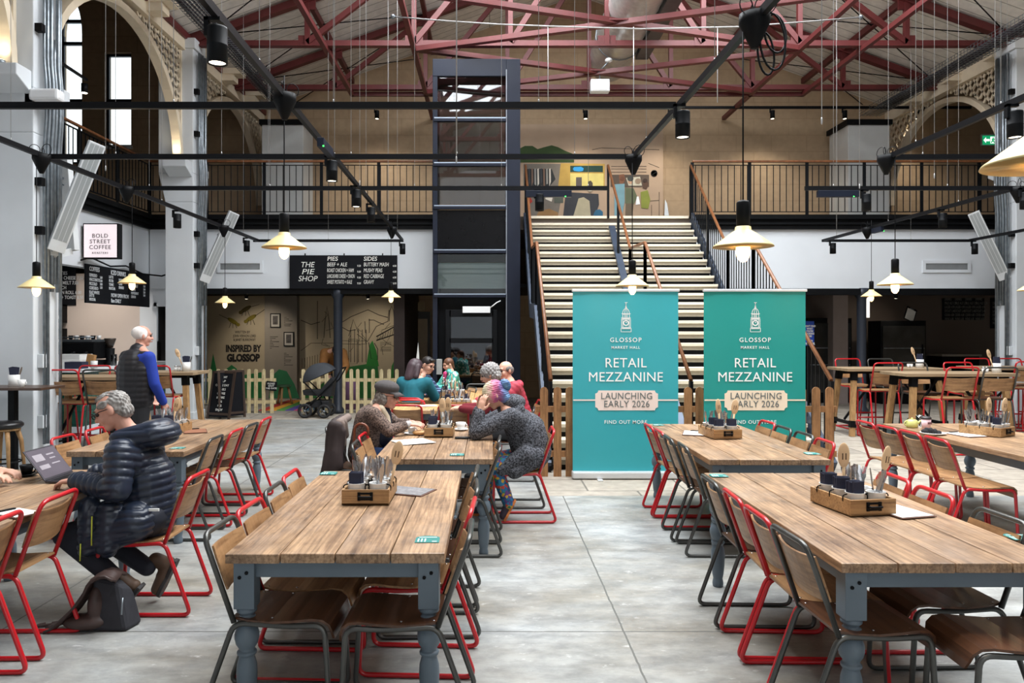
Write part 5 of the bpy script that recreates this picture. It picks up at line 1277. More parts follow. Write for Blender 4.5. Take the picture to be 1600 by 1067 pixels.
# ------------------------------------------------------------------ picket fences
def fence(name, label, X, y, zt, w, m, round_top=True, rails=(.25, .75), th=.02, group=None):
    t = thing(name, label, 'fence', ((X[0] + X[-1]) / 2, y, 0), 0, group)
    p0 = None
    for x in X:
        if p0 is None:
            hw = w / 2; prof = [(-hw, 0), (hw, 0), (hw, zt - hw)] + [(hw * math.cos(a), zt - hw + hw * math.sin(a)) for a in np.linspace(.3, PI - .3, 6)] + [(-hw, zt - hw)]
            p0 = MB().prism(prof, th, Matrix.Translation((x, y + th / 2, 0)) @ Matrix.Rotation(PI / 2, 4, 'X')).build('picket', m, t); xx = x
        else: o = p0.copy(); COL.objects.link(o); o.location = (x - xx, 0, 0)
    for r in rails: MB().box(X[0] - w, X[-1] + w, y + th / 2, y + th / 2 + .03, zt * r - .035, zt * r + .035).build('rail', m, t)
    return t
M_BFEN = plank_mat('brown_fence_timber', (116, 78, 46), (176, 128, 82), axis=2, rough=.7)
M_CFEN = plank_mat('pale_play_fence', (186, 168, 124), (226, 210, 166), axis=2, rough=.7)
fence('picket_fence', 'brown picket fence across the stairs foot behind the teal banners', [px(x, 8.86) for x in (850, 871, 890, 910, 930, 950, 970, 990, 1010, 1030, 1050, 1075, 1093, 1113, 1133, 1153, 1173, 1193, 1213, 1233, 1253, 1275, 1296)], 8.86, 1.05, .092, M_BFEN)
fence('play_fence', 'pale wooden play fence before the yellow bird wall, blackboard in front', [px(x, 15.75) for x in (316, 328, 341, 353, 365, 378, 389, 400, 412, 425)], 15.75, .92, .075, M_CFEN)
fence('play_fence', 'pale wooden play fence behind the pushchair and iron column', [px(x, 15.75) for x in (474, 486, 498, 510, 523, 537, 549, 559, 571, 583, 596, 608, 620)], 15.75, .92, .075, M_CFEN)
t = thing('hanging_sign', 'small black sign hung on the pale play fence', 'sign', (px(424, 15.7), 15.7, .55)); q = at(424, 603, 15.7)
MB().obox(Matrix.Translation(q) @ Matrix.Rotation(.12, 4, 'Y'), .22, .02, .19).build('board', M_SLATEB, t); text('lettering', 'PLEASE\nSHUT\nTHE GATE', .05, (q.x, q.y - .014, q.z), M_CHALK, t)
# folding blackboard
t = thing('pavement_board', 'folding blackboard with chalk writing standing before the pale play fence', 'blackboard', (px(350, 14.8), 14.8, 0))
M_BFRAME = mat('dark_wood_frame', (58, 42, 32), .5, var=.2)
for sgn, xc, yaw in ((-1, 345, -.35), (1, 362, .75)):
    R = Matrix.Translation((px(xc, 14.8), 14.75 + .1 * sgn, 0)) @ Matrix.Rotation(yaw, 4, 'Z') @ Matrix.Rotation(-.20 * (1 if sgn < 0 else .4), 4, 'X')
    p = MB().obox(R @ Matrix.Translation((0, 0, .47)), .46, .016, .86).build('panel' if sgn < 0 else 'rear_panel', M_SLATEB, t)
    f = MB()
    for a in (-1, 1): f.obox(R @ Matrix.Translation((a * .25, 0, .47)), .045, .03, .94)
    f.obox(R @ Matrix.Translation((0, 0, .92)), .5, .03, .045).obox(R @ Matrix.Translation((0, 0, .1)), .5, .03, .045)
    f.build('frame', M_BFRAME, p)
    if sgn < 0:
        for k, w in enumerate(('TODAY', 'SOUP', 'OF THE DAY', 'BAGELS', 'COFFEE', '& CAKE', '4.95', 'PIES', 'ENJOY')):
            o = text('lettering', w, .062, (0, 0, 0), M_CHALK, t, sx=.9); q = R @ Vector((0, -.012, .82 - .08 * k)); w0 = WPOS[t.name]; o.location = (q.x - w0[0], q.y - w0[1], q.z - w0[2]); o.rotation_euler = (PI / 2 - .2, 0, yaw)

# ------------------------------------------------------------------ painted walls (flat paintings built as thin shapes on the wall)
def blob(poly, y, m, parent, name='painted_shape', d=.004):
    return MB().prism([(px(a, y), pz(b, y)) for a, b in poly], d, Matrix.Translation((0, y, 0)) @ Matrix.Rotation(PI / 2, 4, 'X')).build(name, m, parent)
def paint(n, c): return mat('paint_' + n, c, .8, var=.10, scale=4)
Ym = YB - .12
t = thing('market_mural', 'painted market scene panel on the upper wall above the stairs', 'mural', (px(925, Ym), Ym, ZB))
MB().box(px(812, Ym), px(1036, Ym), Ym, Ym + .1, ZB, pz(194, Ym)).build('plywood_panel', mat('bare_plywood_panel', (176, 152, 128), .7, var=.06, scale=2), t)
for i, (c, poly) in enumerate((((52, 74, 36), [(812, 254), (812, 232), (820, 228), (832, 228), (840, 233), (850, 230), (862, 227), (872, 230), (884, 236), (897, 241), (897, 254)]),
    ((118, 112, 104), [(818, 256), (880, 256), (880, 292), (872, 337), (826, 337), (818, 290)]), ((40, 44, 46), [(820, 264), (862, 264), (868, 280), (858, 292), (846, 290), (840, 292), (826, 292)]),
    ((184, 152, 78), [(876, 255), (945, 256), (945, 292), (872, 293)]), ((30, 62, 54), [(891, 259), (942, 259), (942, 269), (891, 269)]), ((46, 150, 214), [(895, 264), (897, 261), (908, 260.5), (912, 263), (911, 267), (905, 268), (897, 267)]),
    ((216, 202, 122), [(891, 271), (943, 271), (943, 293), (891, 293)]), ((92, 86, 84), [(900, 277), (909, 277), (909, 293), (900, 293)]), ((74, 66, 58), [(919, 284), (923, 282), (926, 286), (926, 293), (918, 293)]), ((58, 60, 66), [(884, 300), (935, 303), (936, 320), (930, 337), (880, 337)]),
    ((176, 168, 142), [(904, 310), (912, 308), (921, 314), (923, 337), (896, 337)]), ((46, 98, 128), [(928, 333), (931, 328), (937, 327), (942, 331), (942, 337), (927, 337)]), ((170, 52, 44), [(822, 300), (828, 307), (832, 315), (826, 320), (820, 318)]),
    ((222, 216, 204), [(853, 303), (864, 306), (862, 315), (852, 311)]), ((150, 116, 76), [(842, 330), (858, 326), (872, 332), (872, 337), (838, 337)]), ((86, 92, 84), [(866, 308), (880, 308), (880, 317), (866, 317)]),
    ((88, 76, 66), [(954, 273), (1014, 273), (1014, 292), (954, 292)]), ((200, 196, 176), [(978, 278), (1000, 276), (1003, 290), (982, 290)]), ((124, 84, 62), [(967, 273), (975, 272), (977, 280), (973, 288), (968, 287)]), ((120, 160, 172), [(960, 288), (976, 287), (976, 315), (972, 337), (960, 337)]),
    ((96, 104, 80), [(977, 293), (990, 294), (996, 308), (990, 320), (977, 318)]), ((104, 92, 76), [(978, 318), (990, 318), (988, 337), (977, 337)]), ((84, 62, 50), [(1005, 284), (1010, 281), (1014, 287), (1010, 296), (1004, 294)]), ((132, 140, 62), [(1001, 300), (1012, 297), (1016, 312), (1013, 326), (1002, 325)]),
    ((236, 240, 242), [(993, 320), (995, 307), (998, 307), (1000, 319)]), ((224, 232, 238), [(1038, 337), (1039, 312), (1042, 318), (1045, 337)]))):
    if i == 25: blob(poly, Ym - .05, paint(str(i), c), t, 'leaning_board', .02)
    else: blob(poly, Ym - .0005 * i, paint(str(i), c), t)
for k in range(9): blob([(821 + 4.6 * k, 264), (823.6 + 4.6 * k, 263), (824 + 4.6 * k, 290 - 3 * (k % 3)), (821.5 + 4.6 * k, 291 - 3 * (k % 2))], Ym - .015, paint('cloth%d' % (k % 4), ((206, 200, 190), (60, 64, 70), (120, 96, 82), (150, 150, 146))[k % 4]), t, 'painted_garment')
for k, (a, b2, w, c) in enumerate(((985, 284, 4, (196, 158, 130)), (985, 279, 5, (70, 74, 70)), (1008, 282, 3.6, (58, 44, 38)), (997, 283, 5, (150, 130, 110)), (972, 279, 3.4, (110, 72, 54)), (922, 296, 4, (190, 180, 160)))): blob([(a + w * math.cos(q_), b2 + w * .9 * math.sin(q_)) for q_ in np.linspace(0, 2 * PI, 11)[:-1]], Ym - .017 - .0005 * k, paint('head%d' % k, c), t, 'painted_head')
q = at(1022, 271, Ym); MB().lathe([(.085, 0), (.085, .012), (.065, .012), (.065, 0)], 20, q, M=Matrix.Rotation(PI / 2, 3, 'X')).bar(q + Vector((-.05, -.008, -.04)), q + Vector((.05, -.008, .04)), .02, .006, (0, 1, 0)).build('round_mark', M_BLACK, t)
M_INK = mat('ink_line', (34, 30, 28), .8, var=.1)
ms = MB()
for a, b2 in (((955, 260), (1010, 260)), ((955, 264), (1010, 264)), ((955, 269), (1010, 269)), ((1013, 255), (1030, 262)), ((925, 234), (940, 231)), ((940, 231), (1030, 234)), ((1016, 314), (1030, 313)), ((1018, 320), (1018, 337)), ((1030, 300), (1030, 337))):
    ms.bar(at(*a, Ym - .002), at(*b2, Ym - .002), .015, .004, (0, 1, 0)) if False else ms.tube([at(*a, Ym - .003), at(*b2, Ym - .003)], .006, 4)
ms.build('sketch_lines', M_INK, t)
# lower play-corner wall
Yw = YB - .1
t = thing('story_wall', 'cream painted story wall with birds and black lettering behind the play fence', 'mural', (px(470, Yw), Yw, 0))
MB().box(px(300, Yw), px(624, Yw), Yw, Yw + .08, 0, 2.6).build('wall_panel', mat('cream_story_wall', (186, 172, 146), .8, var=.03), t)
MB().box(px(418, Yw), px(468, Yw), Yw - .25, Yw, 0, 2.6).build('pier', mat('grey_story_pier', (140, 132, 122), .8, var=.03), t)
gr = (40, 128, 72)
for i, (c, poly) in enumerate(((gr, [(327, 590), (333, 552), (341, 590)]), (gr, [(350, 590), (354, 576), (362, 570), (370, 576), (374, 590)]), (gr, [(316, 622), (316, 588), (345, 590), (380, 586), (417, 580), (417, 622)]), ((50, 122, 62), [(470, 622), (540, 574), (590, 566), (594, 622)]), ((50, 134, 58), [(572, 572), (578, 538), (582, 532), (588, 548), (592, 572)]), ((60, 138, 66), [(606, 622), (612, 572), (624, 545), (624, 622)]), ((66, 150, 76), [(534, 576), (540, 556), (546, 578)]))):
    blob(poly, Yw - .0006 * (i + 1), paint(f'hill{i}', c), t, 'painted_hill')
blob([(420, 622), (424, 588), (436, 577), (448, 580), (460, 600), (468, 622)], Yw - .252, paint('hill9', (44, 116, 76)), t, 'painted_hill')
blob([(313, 590), (313, 512), (318, 520), (322, 548), (322, 590)], Yw - .006, paint('orange_leaf', (206, 140, 40)), t, 'painted_leaf')
for i, (x, y, f) in enumerate(((384, 483, -1), (364, 502, 1), (392, 497, -1))):
    b = MB(); c = at(x, y, Yw - .004)
    b.ell(c, (.16, .008, .055), 8, Matrix.Rotation(.55 * f, 3, 'Y')); hd = c + Vector((-.13 * f if False else .12 * f * -1, 0, -.11 * 1)); b.ell(c + Vector((f * .13, 0, -.085)), (.05, .008, .045), 8)
    b.build('painted_bird', paint(f'bird{i}', (132, 118, 34) if i else (92, 80, 40)), t)
    k = MB()
    for a in (-.1, 0, .1): k.tube([c + Vector((a * .5, -.005, -.04)), c + Vector((a, -.005, -.17))], .006, 4)
    k.tube([c + Vector((-f * .1, -.005, .05)), c + Vector((-f * .35, -.005, .12 + .05 * i))], .006, 4).build('bird_lines', M_INK, t)
def wt(s, x, y, h, bold=0, sx=1.0, Y=Yw - .012): text('lettering', s, h * Y / F * 1.38, (px(x, Y), Y, pz(y, Y)), M_INK, t, bold=bold, sx=sx, depth=.001)
wt('WRITTEN BY', 379, 519, 4.2, .001, .7); wt('JOHN VERNON LORD', 382, 525, 4.2, .001, .62); wt('& JANET BURROWAY', 382, 531, 4.2, .001, .62)
wt('INSPIRED BY', 380, 545, 10.5, .012, .68); wt('GLOSSOP', 380, 559.5, 11, .016, .78)
for x0, y0, x1, y1, lab in ((422.5, 489.5, 438.5, 512, 'upper small black framed picture on the story wall pier'), (443.5, 518.5, 459.5, 541, 'lower small black framed picture on the story wall pier')):
    y = Yw - .26; p = thing('framed_picture', lab, 'picture', (px((x0 + x1) / 2, y), y, pz(y1, y)))
    MB().box(px(x0, y), px(x1, y), y - .02, y + .008, pz(y1, y), pz(y0, y)).build('frame', M_BLACK, p)
    MB().box(px(x0 + 1.6, y), px(x1 - 1.6, y), y - .024, y - .02, pz(y1 - 1.6, y), pz(y0 + 1.6, y)).build('mount', mat('picture_mount', (170, 166, 158), .7), p)
    MB().box(px(x0 + 4, y), px(x1 - 4, y), y - .027, y - .024, pz(y1 - 5, y), pz(y0 + 4, y)).build('print', mat('picture_print', (74, 70, 68), .7, var=.5, scale=12), p)
tl = MB()
for (x, y, n) in ((450, 496, 6), (428, 526, 8), (450, 552, 8)):
    for k in range(n): z = at(x, y + 2.6 * k, Yw - .254); tl.tube([z + Vector((-.1, 0, 0)), z + Vector((.03 + .1 * math.sin(k * 2.3 + x), 0, 0))], .005, 4)
for k in range(6): z = at(594, 535 + 2.6 * k, Yw - .004); tl.tube([z, z + Vector((.28 if k != 2 else 0.06, 0, 0))], .005, 4)
tl.build('handwritten_lines', M_INK, t)
dr = MB(); rr = random.Random(3)
def sk(pts, r=.008): dr.tube([at(x, y, Yw - .004) for x, y in pts], r, 4)
sk([(470, 500), (486, 507), (500, 503)]); sk([(532, 505), (548, 495), (560, 490), (575, 484), (592, 492), (606, 496)]); sk([(545, 525), (552, 499), (560, 520)]); sk([(496, 530), (496, 470)]); sk([(506, 528), (508, 500), (511, 478), (514, 500), (516, 528)])
for x in (548, 554, 560, 566, 572): sk([(x, 566), (x, 510 + rr.random() * 8)])
sk([(534, 511), (545, 517), (556, 515)]); sk([(545, 530), (545, 568), (558, 568), (558, 530), (545, 530)]); sk([(558, 522), (574, 534), (588, 510), (606, 502), (608, 484)]); sk([(588, 532), (624, 520)], .014); sk([(588, 526), (624, 506)], .014); sk([(596, 516), (624, 505)], .006)
for k in range(9): sk([(589 + 4 * k, 531 - 1.3 * k), (591 + 4 * k, 526 - 2.2 * k)], .005)
sk([(576, 500), (584, 500), (592, 504), (600, 507)]); sk([(570, 502), (571, 520), (577, 520), (577, 498)]); sk([(608, 502), (609, 486), (612, 478), (615, 486), (616, 502)]); sk([(530, 532), (560, 533), (574, 532)], .005); sk([(530, 537), (560, 538), (574, 537)], .005)
for k in range(14): x, y = 500 + rr.random() * 110, 486 + rr.random() * 60; sk([(x, y), (x + rr.uniform(-8, 8), y + rr.uniform(3, 10)), (x + rr.uniform(-8, 8), y + rr.uniform(8, 16))], .005)
for k in range(8): sk([(472 + 4 * k, 560 - k), (472 + 4 * k, 575)], .005)
sk([(470, 548), (486, 536), (505, 536), (530, 536)], .006); sk([(576, 535), (580, 560), (590, 562), (590, 545), (585, 536)], .01)
dr.build('ink_drawing', M_INK, t)
# dark doorway by the lift, play corner pieces
slab('wall_play_side', px(624, 17), px(640, 17), 16.0, YB - .1, 0, 2.6, mat('dark_brown_panel', (48, 36, 32), .7))
d = struct('door_2', MB().box(px(640, YB - .3), px(672, YB - .3), YB - .3, YB - .26, 0, 2.2), mat('door_dark', (30, 30, 34), .4))
MB().box(px(647, YB - .3), px(668, YB - .3), YB - .32, YB - .3, .9, 2.02).build('door_glazing', mat('tan_glazing', (150, 128, 96), .3, var=.1), d)
slab('window_4', px(640, YB - .4), px(663, YB - .4), YB - .36, YB - .32, 2.22, 2.44, mat('tan_fanlight', (168, 148, 112), .4))
t = thing('fabric_flag', 'narrow white feather flag standing behind the man in the striped jumper', 'flag', (px(653, 14.9), 14.9, 0))
MB().prism([(px(648.5, 14.9), pz(575, 14.9)), (px(656, 14.9), pz(575, 14.9)), (px(655, 14.9), pz(556, 14.9)), (px(653.5, 14.9), pz(535, 14.9)), (px(651, 14.9), pz(556, 14.9))], .01, Matrix.Translation((0, 14.9, 0)) @ Matrix.Rotation(PI / 2, 4, 'X')).build('cloth', M_PAPER, t); MB().tube([(px(652, 14.92), 14.92, 0), (px(653.5, 14.92), 14.92, pz(534, 14.92))], .01, 6).lathe([(.18, 0), (.18, .02), (.02, .04)], 16, (px(652, 14.92), 14.92, 0)).build('pole', M_BLACKM, t)
t = thing('play_stool', 'tiny wooden milking stool in the play corner', 'stool', (px(443, 17.5), 17.5, 0)); c = Vector((px(443, 17.5), 17.5, 0))
MB().lathe([(.0001, .42), (.17, .42), (.17, .46), (.0001, .46)], 18, c).build('seat', mat('green_stool_seat', (60, 92, 62), .5), t)
for k in range(3): a = k * 2.1 + .5; MB().tube([c + Vector((.1 * math.cos(a), .1 * math.sin(a), .43)), c + Vector((.2 * math.cos(a), .2 * math.sin(a), 0))], .026, 8).build('leg', M_RAW, t)
t = thing('play_mat', 'multicoloured floor mat in the play corner behind the fence', 'mat', (px(470, 17.2), 17.2, 0))
for k, c in enumerate(((196, 60, 50), (230, 160, 50), (90, 150, 70), (90, 80, 150), (200, 80, 120), (60, 130, 170))): MB().box(px(425 + 13 * k, 17.2), px(438 + 13 * k, 17.2), 16.2, 18.6, .001, .015).build('stripe', mat(f'mat_{k}', c, .8), t)
t = thing('toy_tub', 'pale purple plastic tub behind the play fence', 'tub', (px(548, 16.6), 16.6, 0)); MB().lathe([(.0001, 0), (.17, 0), (.21, .62), (.22, .64), (.2, .64), (.16, .03), (.0001, .03)], 20, (px(548, 16.6), 16.6, 0)).build('body', mat('lilac_plastic', (150, 112, 148), .4), t)
# pushchair
t = thing('pushchair', 'black pushchair with a grey hood parked at the iron column', 'pushchair', (px(500, 15.0), 15.0, 0))
c = Vector((px(504, 15.0), 15.0, 0)); M_TYRE = mat('tyre_rubber', (26, 26, 28), .7)
for wx, wy, r in ((-.30, -.2, .145), (-.30, .22, .145), (.08, -.24, .14), (.08, .24, .14)):
    q = c + Vector((wx, wy, r)); wh = MB().tube([q + Vector(((r - .028) * math.cos(a), 0, (r - .028) * math.sin(a))) for a in np.linspace(0, 2 * PI, 25)[:-1]], .028, 8, closed=True).build('wheel', M_TYRE, t)
    m = MB().lathe([(.02, -.03), (.02, .03)], 10, q, M=Matrix.Rotation(PI / 2, 3, 'X'))
    for k in range(5): a = k * 2 * PI / 5; m.bar(q, q + Vector(((r - .03) * math.cos(a), 0, (r - .03) * math.sin(a))), .012, .018, (0, 1, 0))
    m.build('spokes', M_STEEL, wh)
fr = MB()
for s in (-.2, .22):
    fr.tube(fillet([c + Vector((-.3, s, .15)), c + Vector((-.05, s, .42)), c + Vector((.3, s, .75)), c + Vector((.42, s, .98))], .06, 3), .014, 6); fr.tube([c + Vector((.08, s, .14)), c + Vector((-.02, s, .42)), c + Vector((-.34, s, .72))], .013, 6)
fr.tube([c + Vector((.42, -.2, .98)), c + Vector((.42, .22, .98))], .016, 6).build('frame', M_BLACKM, t)
sh = MB(); n = 14
hood = [(c.x - .02 - .34 * math.cos(a), c.z + .72 + .36 * math.sin(a)) for a in np.linspace(-.1, PI * .78, n)]
vs = [(x, c.y + s, z) for s in (-.2, -.14, .14, .2) for x, z in [((x - c.x) * (1 if abs(s) < .15 else .93) + c.x, (z - .72) * (1 if abs(s) < .15 else .93) + .72) for x, z in hood]]
fs = [(j * n + i, j * n + i + 1, (j + 1) * n + i + 1, (j + 1) * n + i) for j in range(3) for i in range(n - 1)] + [tuple(range(n)), tuple(range(3 * n, 4 * n))[::-1]]
sh.add(vs, fs, True).build('hood', mat('dark_grey_cloth', (54, 58, 64), .8, var=.1), t)
MB().add([c + Vector(v) for v in ((-.34, -.17, .45), (.2, -.17, .42), (.25, -.17, .75), (.2, -.17, .8), (-.02, -.17, .55), (-.36, -.17, .55), (-.34, .17, .45), (.2, .17, .42), (.25, .17, .75), (.2, .17, .8), (-.02, .17, .55), (-.36, .17, .55))],
         [(0, 1, 2, 3, 4, 5), (11, 10, 9, 8, 7, 6)] + [(i, i + 6, (i + 1) % 6 + 6, (i + 1) % 6) for i in range(6)]).build('seat_unit', mat('black_cloth', (26, 27, 30), .85), t, .01)
MB().box(c.x - .2, c.x + .16, c.y - .17, c.y + .17, .2, .34).build('shopping_basket', MATS['black_cloth'], t, .02)

# ------------------------------------------------------------------ coffee counter
t = thing('coffee_counter', 'coffee counter with dark green tiled front and white top', 'counter', (-6.9, 13, 0))
M_TILE = brick_mat('green_glazed_tile', (24, 74, 62), (34, 92, 74), (16, 40, 36), .07, .2, .004, rough=.15, vec='YZ', noise=.2, offset=0.0)
M_TILEX = brick_mat('green_glazed_tile_front', (24, 74, 62), (34, 92, 74), (16, 40, 36), .07, .2, .004, rough=.15, vec='XZ', noise=.2, offset=0.0)
MB().box(-6.62, -6.6, 12.2, 15.4, .16, 1.04).build('tiled_side', M_TILE, t); MB().box(-8.5, -6.62, 12.2, 12.22, .16, 1.04).build('tiled_front', M_TILEX, t)
MB().box(-8.4, -6.63, 12.24, 15.4, 0, 1.04).build('carcass', M_BLACK, t); MB().box(-8.5, -6.58, 12.18, 15.42, 0, .16).build('plinth', M_WHITE, t)
MB().box(-8.6, -6.52, 12.1, 15.5, 1.04, 1.10).build('worktop', mat('white_worktop', (228, 230, 232), .3, var=.02), t, .005)
def bx(name, lab, cat, x0, x1, y0, y1, z0, z1, m, bev=.004, nm='body'):
    t = thing(name, lab, cat, ((x0 + x1) / 2, (y0 + y1) / 2, z0)); MB().box(x0, x1, y0, y1, z0, z1).build(nm, m, t, bev); return t
zc = 1.10
t = thing('espresso_machine', 'black espresso machine with cups on top on the coffee counter', 'espresso machine', (px(125, 13.4), 13.4, zc))
x0, x1 = px(90, 13.4), px(158, 13.4)
MB().box(x0, x1, 13.2, 13.8, zc + .12, zc + .42).build('body', M_BLACK, t, .03); MB().box(x0 + .02, x1 - .02, 13.12, 13.8, zc, zc + .09).build('drip_tray', M_BLACKM, t, .01)
MB().box(x0 + .12, x1 - .08, 13.24, 13.76, zc + .42, zc + .46).tube([(x0 + .05, 13.25, zc + .5), (x1 - .05, 13.25, zc + .5)], .012, 6).build('cup_rail', M_STEEL, t)
for k in range(3): q = Vector((x0 + .17 + .22 * k, 13.2, zc + .2)); MB().lathe([(.035, 0), (.035, .05)], 12, q).tube([q + Vector((0, 0, .02)), q + Vector((0, -.18, 0))], [.014, .012], 6).build('group_handle', M_BLACKM, t)
for k in range(6): MB().lathe([(.0001, 0), (.03, 0), (.04, .07), (.036, .07), (.0001, .01)], 12, (x0 + .18 + .1 * k, 13.5, zc + .46)).build('cup', M_WHITEP if k % 2 else M_BLACK, t)
t = thing('coffee_grinder', 'dark coffee grinder with hopper beside the espresso machine', 'grinder', (px(172, 13.6), 13.6, zc)); q = (px(172, 13.6), 13.6, zc)
MB().lathe([(.0001, 0), (.1, 0), (.1, .04), (.07, .06), (.08, .3), (.0001, .31)], 18, q).build('body', M_BLACK, t); MB().lathe([(.05, .31), (.1, .46), (.1, .48), (.0001, .48)], 18, q).build('hopper', mat('smoked_hopper', (60, 52, 46), .2), t)
bx('takeaway_box', 'long white carton on the coffee counter below the espresso machine', 'carton', px(88, 12.6), px(133, 12.6), 12.45, 12.9, zc, zc + .13, M_WHITEP); bx('takeaway_box', 'white carton stacked on top of another white carton', 'carton', px(86, 12.6), px(131, 12.6), 12.47, 12.88, zc + .13, zc + .22, M_WHITEP)
bx('display_box', 'navy box standing at the front of the coffee counter', 'box', px(106, 12.25), px(133, 12.25), 12.15, 12.35, zc, zc + .11, M_NAVY)
t = thing('sugar_tub', 'white tub with brown paper bags beside the navy box', 'tub', (px(147, 12.4), 12.4, zc)); MB().lathe([(.0001, 0), (.05, 0), (.055, .12), (.0001, .12)], 16, (px(147, 12.4), 12.4, zc)).build('body', M_WHITEP, t); MB().obox(Matrix.Translation((px(142, 12.5), 12.5, zc + .12)) @ Matrix.Rotation(.2, 4, 'Y'), .12, .08, .2).build('paper_bag', mat('kraft_paper', (176, 132, 84), .8), t)
t = thing('water_jug', 'clear water jug on the coffee counter next to the walking man', 'jug', (px(178, 13.3), 13.3, zc)); MB().lathe([(.0001, 0), (.045, 0), (.05, .2), (.046, .2), (.04, .01), (.0001, .01)], 16, (px(178, 13.3), 13.3, zc)).build('body', M_GLASS, t)
# ------------------------------------------------------------------ the bar side below the balcony
yb = YB - 1.3
def glazed(name, lab, cat, x0, x1, z1, y):
    t = thing(name, lab, cat, ((x0 + x1) / 2, y + .3, 0)); MB().box(x0, x1, y, y + .6, 0, z1).build('cabinet', M_BLACK, t, .01)
    d = MB().box(x0 + .04, x1 - .04, y - .03, y, .25, z1 - .12).build('door', mat('fridge_glass', (44, 46, 46), .08, var=.3, scale=3), t)
    MB().box(x1 - .12, x1 - .09, y - .06, y - .03, .8, 1.4).build('door_handle', M_BLACKM, d); MB().box(x0 + .06, x1 - .06, y - .035, y - .03, .9, .92).box(x0 + .06, x1 - .06, y - .035, y - .03, 1.3, 1.32).build('shelf_edge', M_STEEL, d)
glazed('drinks_fridge', 'tall black drinks fridge behind the second banner under the balcony', 'fridge', px(1262, yb), px(1331, yb), pz(497, yb), yb)
glazed('drinks_fridge', 'black glass fridge with a clipboard standing on it', 'fridge', px(1376, yb - .3), px(1447, yb - .3), pz(501, yb - .3), yb - .3)
q = at(1426, 491, yb - .3); t = thing('clipboard', 'clipboard with a white sheet leaning on top of the black fridge', 'clipboard', q)
R = Matrix.Translation(q + Vector((0, .1, .0))) @ Matrix.Rotation(.45, 4, 'Y') @ Matrix.Rotation(-.3, 4, 'X'); MB().obox(R, .26, .015, .34).build('board', M_BLACK, t); MB().obox(R @ Matrix.Translation((0, -.01, -.015)), .21, .006, .28).build('paper', M_PAPER, t); MB().obox(R @ Matrix.Translation((0, -.014, .14)), .1, .012, .03).build('clip', M_STEEL, t)
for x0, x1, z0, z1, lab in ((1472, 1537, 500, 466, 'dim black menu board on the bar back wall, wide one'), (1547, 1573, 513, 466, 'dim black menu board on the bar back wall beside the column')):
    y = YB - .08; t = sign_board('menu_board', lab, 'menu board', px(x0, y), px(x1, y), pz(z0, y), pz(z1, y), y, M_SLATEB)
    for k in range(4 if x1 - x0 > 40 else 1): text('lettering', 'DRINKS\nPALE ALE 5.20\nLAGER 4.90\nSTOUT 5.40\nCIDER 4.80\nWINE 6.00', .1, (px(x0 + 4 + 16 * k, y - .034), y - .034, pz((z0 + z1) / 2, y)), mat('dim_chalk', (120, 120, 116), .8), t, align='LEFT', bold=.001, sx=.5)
t = thing('bar_counter', 'low dark bar counter with pale worktop under the dim menu boards', 'counter', (px(1500, 18.6), 18.6, 0)); MB().box(px(1472, 18.3), px(1530, 18.3), 18.3, 18.9, 0, 1.1).build('body', M_BLACK, t); MB().box(px(1470, 18.3), px(1532, 18.3), 18.25, 18.95, 1.1, 1.15).build('worktop', mat('pale_worktop', (150, 142, 130), .5), t)
q = at(1355, 479, YE + .9); t = thing('lit_menu', 'narrow lit white menu strip hanging beside the black iron column', 'sign', q); MB().box(q.x - .055, q.x + .055, q.y, q.y + .03, q.z - .24, q.z + .24).build('lit_panel', mat('lit_strip', (250, 244, 236), .5, var=0, emit=.8), t)
MB().box(q.x - .005, q.x + .005, q.y + .01, q.y + .02, q.z + .24, 2.62).build('hanger', M_BLACK, t)
q = at(1265, 521, 16.6); t = thing('blue_poster', 'royal blue poster with white print half hidden by the second banner', 'poster', (q.x, q.y, 0))
MB().box(q.x - .13, q.x + .1, q.y, q.y + .02, q.z - .27, q.z + .27).build('sheet', mat('royal_blue_print', (34, 78, 190), .5, var=.02), t); MB().tube([(q.x, q.y + .03, 0), (q.x, q.y + .03, q.z)], .015, 6).lathe([(.16, 0), (.16, .02), (.02, .03)], 14, (q.x, q.y + .03, 0)).build('stand', M_BLACKM, t)
text('lettering', 'DIDN\'T FIND\nWHAT\nYOU\'RE\nLOOKING\nFOR?', .055, (q.x, q.y - .004, q.z + .05), M_BTXT, t, bold=.003, sx=.8); text('lettering', '100m\nINDOOR', .07, (q.x, q.y - .004, q.z - .19), M_BTXT, t, bold=.003, sx=.8)

# ------------------------------------------------------------------ things standing on tables
def cup(label, p, r=.04, h=.06, m=M_WHITEP, saucer=True, name='coffee_cup'):
    p = Vector(p); t = thing(name, label, 'cup', p)
    if saucer: MB().lathe([(.0001, 0), (.04, 0), (.072, .012), (.07, .015), (.04, .004), (.0001, .004)], 20, p).build('saucer', m, t)
    z = .005 if saucer else 0
    MB().lathe([(.0001, z), (r * .6, z), (r, z + h), (r * .93, z + h), (r * .55, z + .008), (.0001, z + .008)], 20, p).build('bowl', m, t)
    MB().tube([p + Vector((r * .8 + .02 * math.sin(a), 0, z + h * .55 + .02 * math.cos(a))) for a in np.linspace(0, PI, 8)], .005, 6).build('handle', m, t); return t
ZT_ = .748
cup('black coffee cup on a black saucer beside the open laptop', (px(42, 5.0), 5.0, ZT_), .045, .065, M_BLACK)
cup('white coffee cup beyond the crate between the couple', (px(720, 7.3), 7.3, ZT_), .05, .07)
cup('white coffee cup by the woman in the cap', (px(643, 7.0), 7.0, ZT_), .04, .06)
t = thing('paper_cup', 'pale pink paper cup with a dark lid', 'cup', (px(1447, 7.35), 7.35, ZT_)); q = (px(1447, 7.35), 7.35, ZT_)
